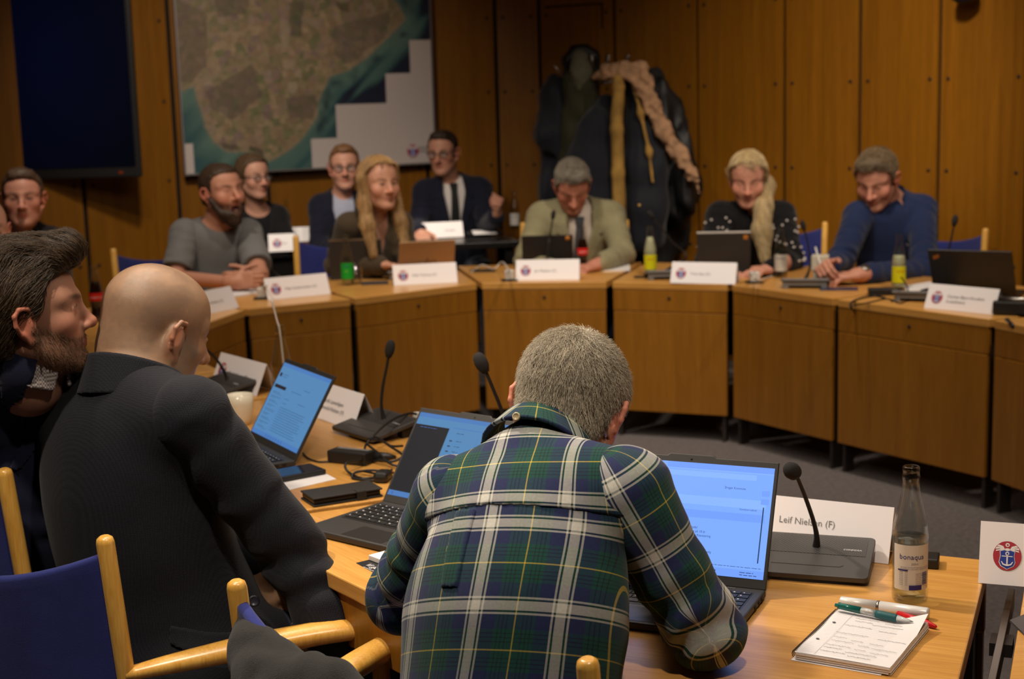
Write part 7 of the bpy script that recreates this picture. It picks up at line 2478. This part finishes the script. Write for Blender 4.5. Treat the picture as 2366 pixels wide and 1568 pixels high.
def plaid_material():
    m = bpy.data.materials.new('plaid_flannel'); m.use_nodes = True
    t = NT(m); b = t.n['Principled BSDF']; b.inputs['Roughness'].default_value = .9; b.inputs['Specular IOR Level'].default_value = .15; b.inputs['Sheen Weight'].default_value = .10
    uv = t.add('ShaderNodeAttribute'); uv.attribute_name = 'plaid'
    sp = t.add('ShaderNodeSeparateXYZ'); t.lk(uv.outputs['Vector'], sp.inputs[0])
    navy, green, dgr, white, yel, blk = (.020, .027, .085, 1), (.012, .062, .050, 1), (.007, .030, .026, 1), (.60, .58, .52, 1), (.62, .46, .06, 1), (.012, .012, .022, 1)
    stops = [(0, white), (.052, white), (.053, dgr), (.076, dgr), (.077, white), (.100, white), (.101, navy), (.262, navy), (.263, green), (.300, green), (.301, blk), (.315, blk), (.316, green), (.345, green), (.346, blk),
             (.366, blk), (.367, green), (.488, green), (.489, yel)]
    outs = []
    for ch in ('X', 'Y'):
        fr = t.add('ShaderNodeMath', operation='PINGPONG'); fr.inputs[1].default_value = .5
        t.lk(sp.outputs[ch], fr.inputs[0])
        # two ramps side by side: the sett needs more stops than one ramp is kept readable with
        r = t.add('ShaderNodeValToRGB'); r.color_ramp.interpolation = 'CONSTANT'
        e = r.color_ramp.elements
        pos = [(0, white), (.053, dgr), (.077, white), (.100, navy), (.262, green), (.305, blk), (.318, green), (.352, blk), (.366, green), (.402, blk), (.414, green), (.489, yel)]
        e[0].position, e[0].color = pos[0]; e[1].position, e[1].color = pos[-1]
        for p, c in pos[1:-1]:
            x = e.new(p); x.color = c
        t.lk(fr.outputs[0], r.inputs['Fac']); outs.append(r.outputs['Color'])
    # twill: warp and weft threads alternate on a fine diagonal
    tw = t.add('ShaderNodeVectorMath', operation='DOT_PRODUCT'); tw.inputs[1].default_value = (150, 150, 0); t.lk(uv.outputs['Vector'], tw.inputs[0])
    sn = t.add('ShaderNodeMath', operation='FRACT'); t.lk(tw.outputs['Value'], sn.inputs[0])
    mr = t.add('ShaderNodeMapRange'); mr.inputs['To Min'].default_value = .30; mr.inputs['To Max'].default_value = .70
    t.lk(sn.outputs[0], mr.inputs['Value'])
    mx = t.add('ShaderNodeMix', data_type='RGBA'); t.lk(mr.outputs['Result'], mx.inputs['Factor']); t.lk(outs[0], mx.inputs['A']); t.lk(outs[1], mx.inputs['B'])
    nz = t.add('ShaderNodeTexNoise'); nz.inputs['Scale'].default_value = 30; t.lk(uv.outputs['Vector'], nz.inputs['Vector'])
    m2 = t.add('ShaderNodeMapRange'); m2.inputs['To Min'].default_value = .8; m2.inputs['To Max'].default_value = 1.2; t.lk(nz.outputs['Fac'], m2.inputs['Value'])
    m3 = t.add('ShaderNodeMix', data_type='RGBA', blend_type='MULTIPLY'); m3.inputs['Factor'].default_value = 1; t.lk(mx.outputs['Result'], m3.inputs['A']); t.lk(m2.outputs['Result'], m3.inputs['B'])
    t.lk(m3.outputs['Result'], b.inputs['Base Color'])
    bp = t.add('ShaderNodeBump'); bp.inputs['Strength'].default_value = .25; bp.inputs['Distance'].default_value = .0006; t.lk(sn.outputs[0], bp.inputs['Height']); t.lk(bp.outputs['Normal'], b.inputs['Normal'])
    return m


PLAID = plaid_material()
PER = .122


def plaid_coords(ob, f):
    me = ob.data
    v = np.empty(len(me.vertices) * 3, np.float32); me.vertices.foreach_get('co', v); v = v.reshape(-1, 3).astype(float)
    uvw = f(v).astype(np.float32)
    a = me.attributes.new('plaid', 'FLOAT_VECTOR', 'POINT'); a.data.foreach_set('vector', uvw.ravel())


def back_uv(v, off=(0, 0)):
    q = v - B.N
    x, z, y = q @ B.x, q @ B.z, q @ B.y
    u = x * (1 + .9 * x * x / .03 * .12) - np.clip(y - .02, 0, 1) * np.sign(x) * .0 + .018 * np.sin(z * 9)
    # stripes run down the spine, bands across; depth round the ribs counts as width
    w = z + .10 * np.abs(x) * 0 - np.clip(y, 0, 1) * .8 * (z > -.08)
    return np.stack([(u + off[0]) / .125, (w + off[1]) / PER, x * 0], 1)


def sleeve_uv(a):
    S, E, W = B.S[a], B.E[a], B.W[a]
    u1, u2 = nrm(E - S), nrm(W - E); L1 = np.linalg.norm(E - S)
    n1 = nrm(np.cross(u1, V(0, 1, .2))); m1 = np.cross(u1, n1)
    n2 = nrm(n1 - u2 * (n1 @ u2)); m2 = np.cross(u2, n2)

    def f(v):
        h1 = (v - S) @ u1; h2 = (v - E) @ u2
        d1 = np.linalg.norm(v - S - np.clip(h1, -.1, L1)[:, None] * u1, axis=1); d2 = np.linalg.norm(v - E - np.clip(h2, 0, 1)[:, None] * u2, axis=1)
        w = np.clip((d1 - d2) / .03 * .5 + .5, 0, 1) * (h1 > L1 * .5)
        a1 = np.arctan2((v - S) @ m1, (v - S) @ n1); a2 = np.arctan2((v - E) @ m2, (v - E) @ n2)
        s = h1 * (1 - w) + (L1 + h2) * w
        an = np.arctan2(np.sin(a1) * (1 - w) + np.sin(a2) * w, np.cos(a1) * (1 - w) + np.cos(a2) * w)
        return np.stack([an * .068 / PER + .12, s / PER + .28, s * 0], 1)
    return f


sh = garment('shirt', o, B, PLAID, t=.016, sleeves=0, split=False, res=.0055, fold=.0042, lam=.11, neck=.062, neckz=.004, neckdir=B.z + B.y * .55, seed=23, skirt=True)
shf = B.gf
plaid_coords(sh, lambda v: back_uv(v, (.004, .001)))
for a in (1, -1):
    A = Field(); B.arm(A, a, .013, upto=1.96, k=.035, wend=.008)
    folds(A, [(B.S[a], B.E[a], (.6, .7, 1.5)), (B.E[a], B.W[a], (1.5, .9, .8))], .0062, .07, 31 + a)
    s_ = field_obj('sleeve', A, .0055, PLAID, sh)
    plaid_coords(s_, sleeve_uv(a))
# yoke across the shoulders, its lower edge a stitched seam
yk = shell('yoke', sh, B, PLAID, .0205, [(-.30, .12), (.30, .12), (.30, -.112), (.15, -.100), (0, -.094), (-.15, -.100), (-.30, -.112)], thick=.0030, res=.0055, front=False, base=shf)
plaid_coords(yk, lambda v: back_uv(v, (.020, .083)))
# box pleat and locker loop
bxp = shell('box_pleat', sh, B, PLAID, .0205, [(-.058, -.098), (-.018, -.098), (-.020, -.22), (-.052, -.22)], thick=.0034, res=.005, front=False, base=shf)
plaid_coords(bxp, lambda v: back_uv(v, (.010, .001)))
# collar: stand and fold
Fc = Field(); nd = nrm(B.z + B.y * .55 + B.x * .05)
c0 = B.N + B.z * .010
Fc.u(cone(c0 + nd * .002, c0 + nd * .062, .096, .074), 0); Fc.s(cone(c0 - nd * .03, c0 + nd * .08, .1000, .060), .001)
Fc.x(plane(c0 + nd * .058, nd), .004); Fc.x(plane(c0 + nd * .006, -nd), .002); Fc.s(poly(c0, B.x, nd, [(-.07, -.1), (.07, -.1), (.03, .1), (-.03, .1)], -9, -.05), .004)
cl_ = field_obj('shirt_collar', Fc, .0036, PLAID, sh)
plaid_coords(cl_, lambda v: np.stack([(np.arctan2((v - c0) @ B.x, -((v - c0) @ B.y)) * .07 + .034) / PER, ((v - c0) @ nd + .022) / PER, v[:, 0] * 0], 1))
pb_, bn_ = hit(Fc, 1193, 962, 1.9, 2.5, B.root)
button(cl_, pb_, bn_, .0066, mat('button_horn', (.50, .40, .24), .25), 'collar_button')
# cropped grey hair growing out from a whorl
HC = hairmat('crop_grey', (.24, .20, .145), var=.25)
WH = V(.012, -.055, .098)
def cflow(P):
    q = h.l(P); v = q - WH
    v = v / np.maximum(np.linalg.norm(v, axis=1), 1e-4)[:, None]
    sw = np.stack([-v[:, 1], v[:, 0], v[:, 2] * 0], 1)
    v = v + sw * .35 + V(0, 0, -.35) * (q[:, 2] < .06)[:, None]
    return v @ h.R.T
CROPL = [(-.12, -.070), (-.06, -.066), (-.045, -.05), (-.036, -.02), (-.028, .018), (-.016, .0), (.004, -.01), (.016, .03), (.035, .06), (.06, .084), (.1, .09)]
def nape(F): F.u(h.E((0, -.062, -.05), (.05, .036, .05)), .02)
add_hair(o, h, .007, CROPL, HC, extra=nape, bump=.001, res=.0042, n=15000, length=.024, flow=cflow, rad=.00034, sm=hairstrand('crop_grey', (.42, .365, .275)), lift=.0065, jitter=.22, seed=9)
# ------------------------------------------------------------------ light and camera
def lamp(name, typ, loc, energy, col=(1, .80, .58), size=.3, target=None, angle=None, blend=.6):
    l = bpy.data.lights.new(name, typ); l.energy = energy; l.color = col
    if typ == 'AREA': l.size = size
    if typ == 'SPOT':
        l.shadow_soft_size = size; l.spot_size = math.radians(angle); l.spot_blend = blend
    if typ == 'POINT': l.shadow_soft_size = size
    o = bpy.data.objects.new(name, l); COL.objects.link(o); o.location = loc
    if target is not None:
        o.rotation_euler = (Vector(target) - Vector(loc)).to_track_quat('-Z', 'Y').to_euler()
    return o


WARM = (1, .86, .70)
lamp('ceiling_spot_near', 'SPOT', (-.9, 3.2, 2.92), 170, WARM, .05, (.45, 2.35, .7), 62, .8)
lamp('ceiling_spot_left', 'SPOT', (-1.1, 1.9, 2.92), 120, WARM, .06, (-.75, 3.0, .9), 75, .8)
lamp('ceiling_spot_back', 'SPOT', (.3, 1.2, 2.92), 80, WARM, .06, (.2, 2.3, .9), 70, .8)
for x, y, tx, ty, e in ((-1.7, 5.7, -1.3, 6.9, 90), (-.3, 6.1, -.2, 7.2, 85), (1.0, 5.5, 1.1, 6.8, 95), (1.9, 4.6, 2.0, 5.9, 100)):
    lamp('ceiling_spot_ring', 'SPOT', (x, y, 2.92), e, WARM, .08, (tx, ty, .75), 85, .9)
lamp('ceiling_spot_wall', 'SPOT', (1.5, 5.9, 2.92), 150, WARM, .10, (1.75, 8.1, 1.35), 62, .95)
lamp('ceiling_spot_wall', 'SPOT', (-1.4, 6.3, 2.92), 120, WARM, .10, (-1.5, 9.0, 1.15), 66, .95)
lamp('ceiling_spot_card', 'SPOT', (-.50, 8.0, 2.92), 170, WARM, .04, (-.42, 8.42, .8), 20, .7)
lamp('ceiling_panel_room', 'AREA', (0, 3.5, 2.96), 38, WARM, 2.5, (0, 3.5, 0))
w = bpy.data.worlds.new('room_ambient'); SC.world = w; w.use_nodes = True
w.node_tree.nodes['Background'].inputs[0].default_value = (1, .85, .7, 1)
w.node_tree.nodes['Background'].inputs[1].default_value = .02

cam = bpy.data.cameras.new('camera')
co = bpy.data.objects.new('camera', cam); COL.objects.link(co)
cam.sensor_width = 36; cam.sensor_fit = 'HORIZONTAL'; cam.lens = FPX / IMW * 36
cr, sr, sp, cp = math.cos(ROLL), math.sin(ROLL), math.sin(PITCH), math.cos(PITCH)
rt = Vector((cr, -sr * sp, -sr * cp)); dn = Vector((-sr, -cr * sp, -cr * cp)); fw = Vector((0, cp, -sp))
M = Matrix((rt, -dn, -fw)).transposed().to_4x4(); M.translation = (0, 0, CAMZ)
co.matrix_world = M
cam.clip_start = .05
cam.dof.use_dof = True; cam.dof.focus_distance = 2.42; cam.dof.aperture_fstop = 5.6
SC.camera = co

vs = SC.view_settings
SC.display_settings.display_device = 'sRGB'
vs.view_transform = 'Standard'; vs.look = 'None'; vs.gamma = 1.0; vs.use_curve_mapping = False
vs.exposure = 0.22
cy = SC.cycles
cy.max_bounces = 8; cy.diffuse_bounces = 3; cy.glossy_bounces = 3; cy.transmission_bounces = 8; cy.transparent_max_bounces = 40
cy.caustics_reflective = False; cy.caustics_refractive = False
cy.sample_clamp_indirect = 4.0
cy.use_denoising = True
try: cy.denoiser = 'OPENIMAGEDENOISE'
except Exception: pass
cy.use_adaptive_sampling = True; cy.adaptive_threshold = .02
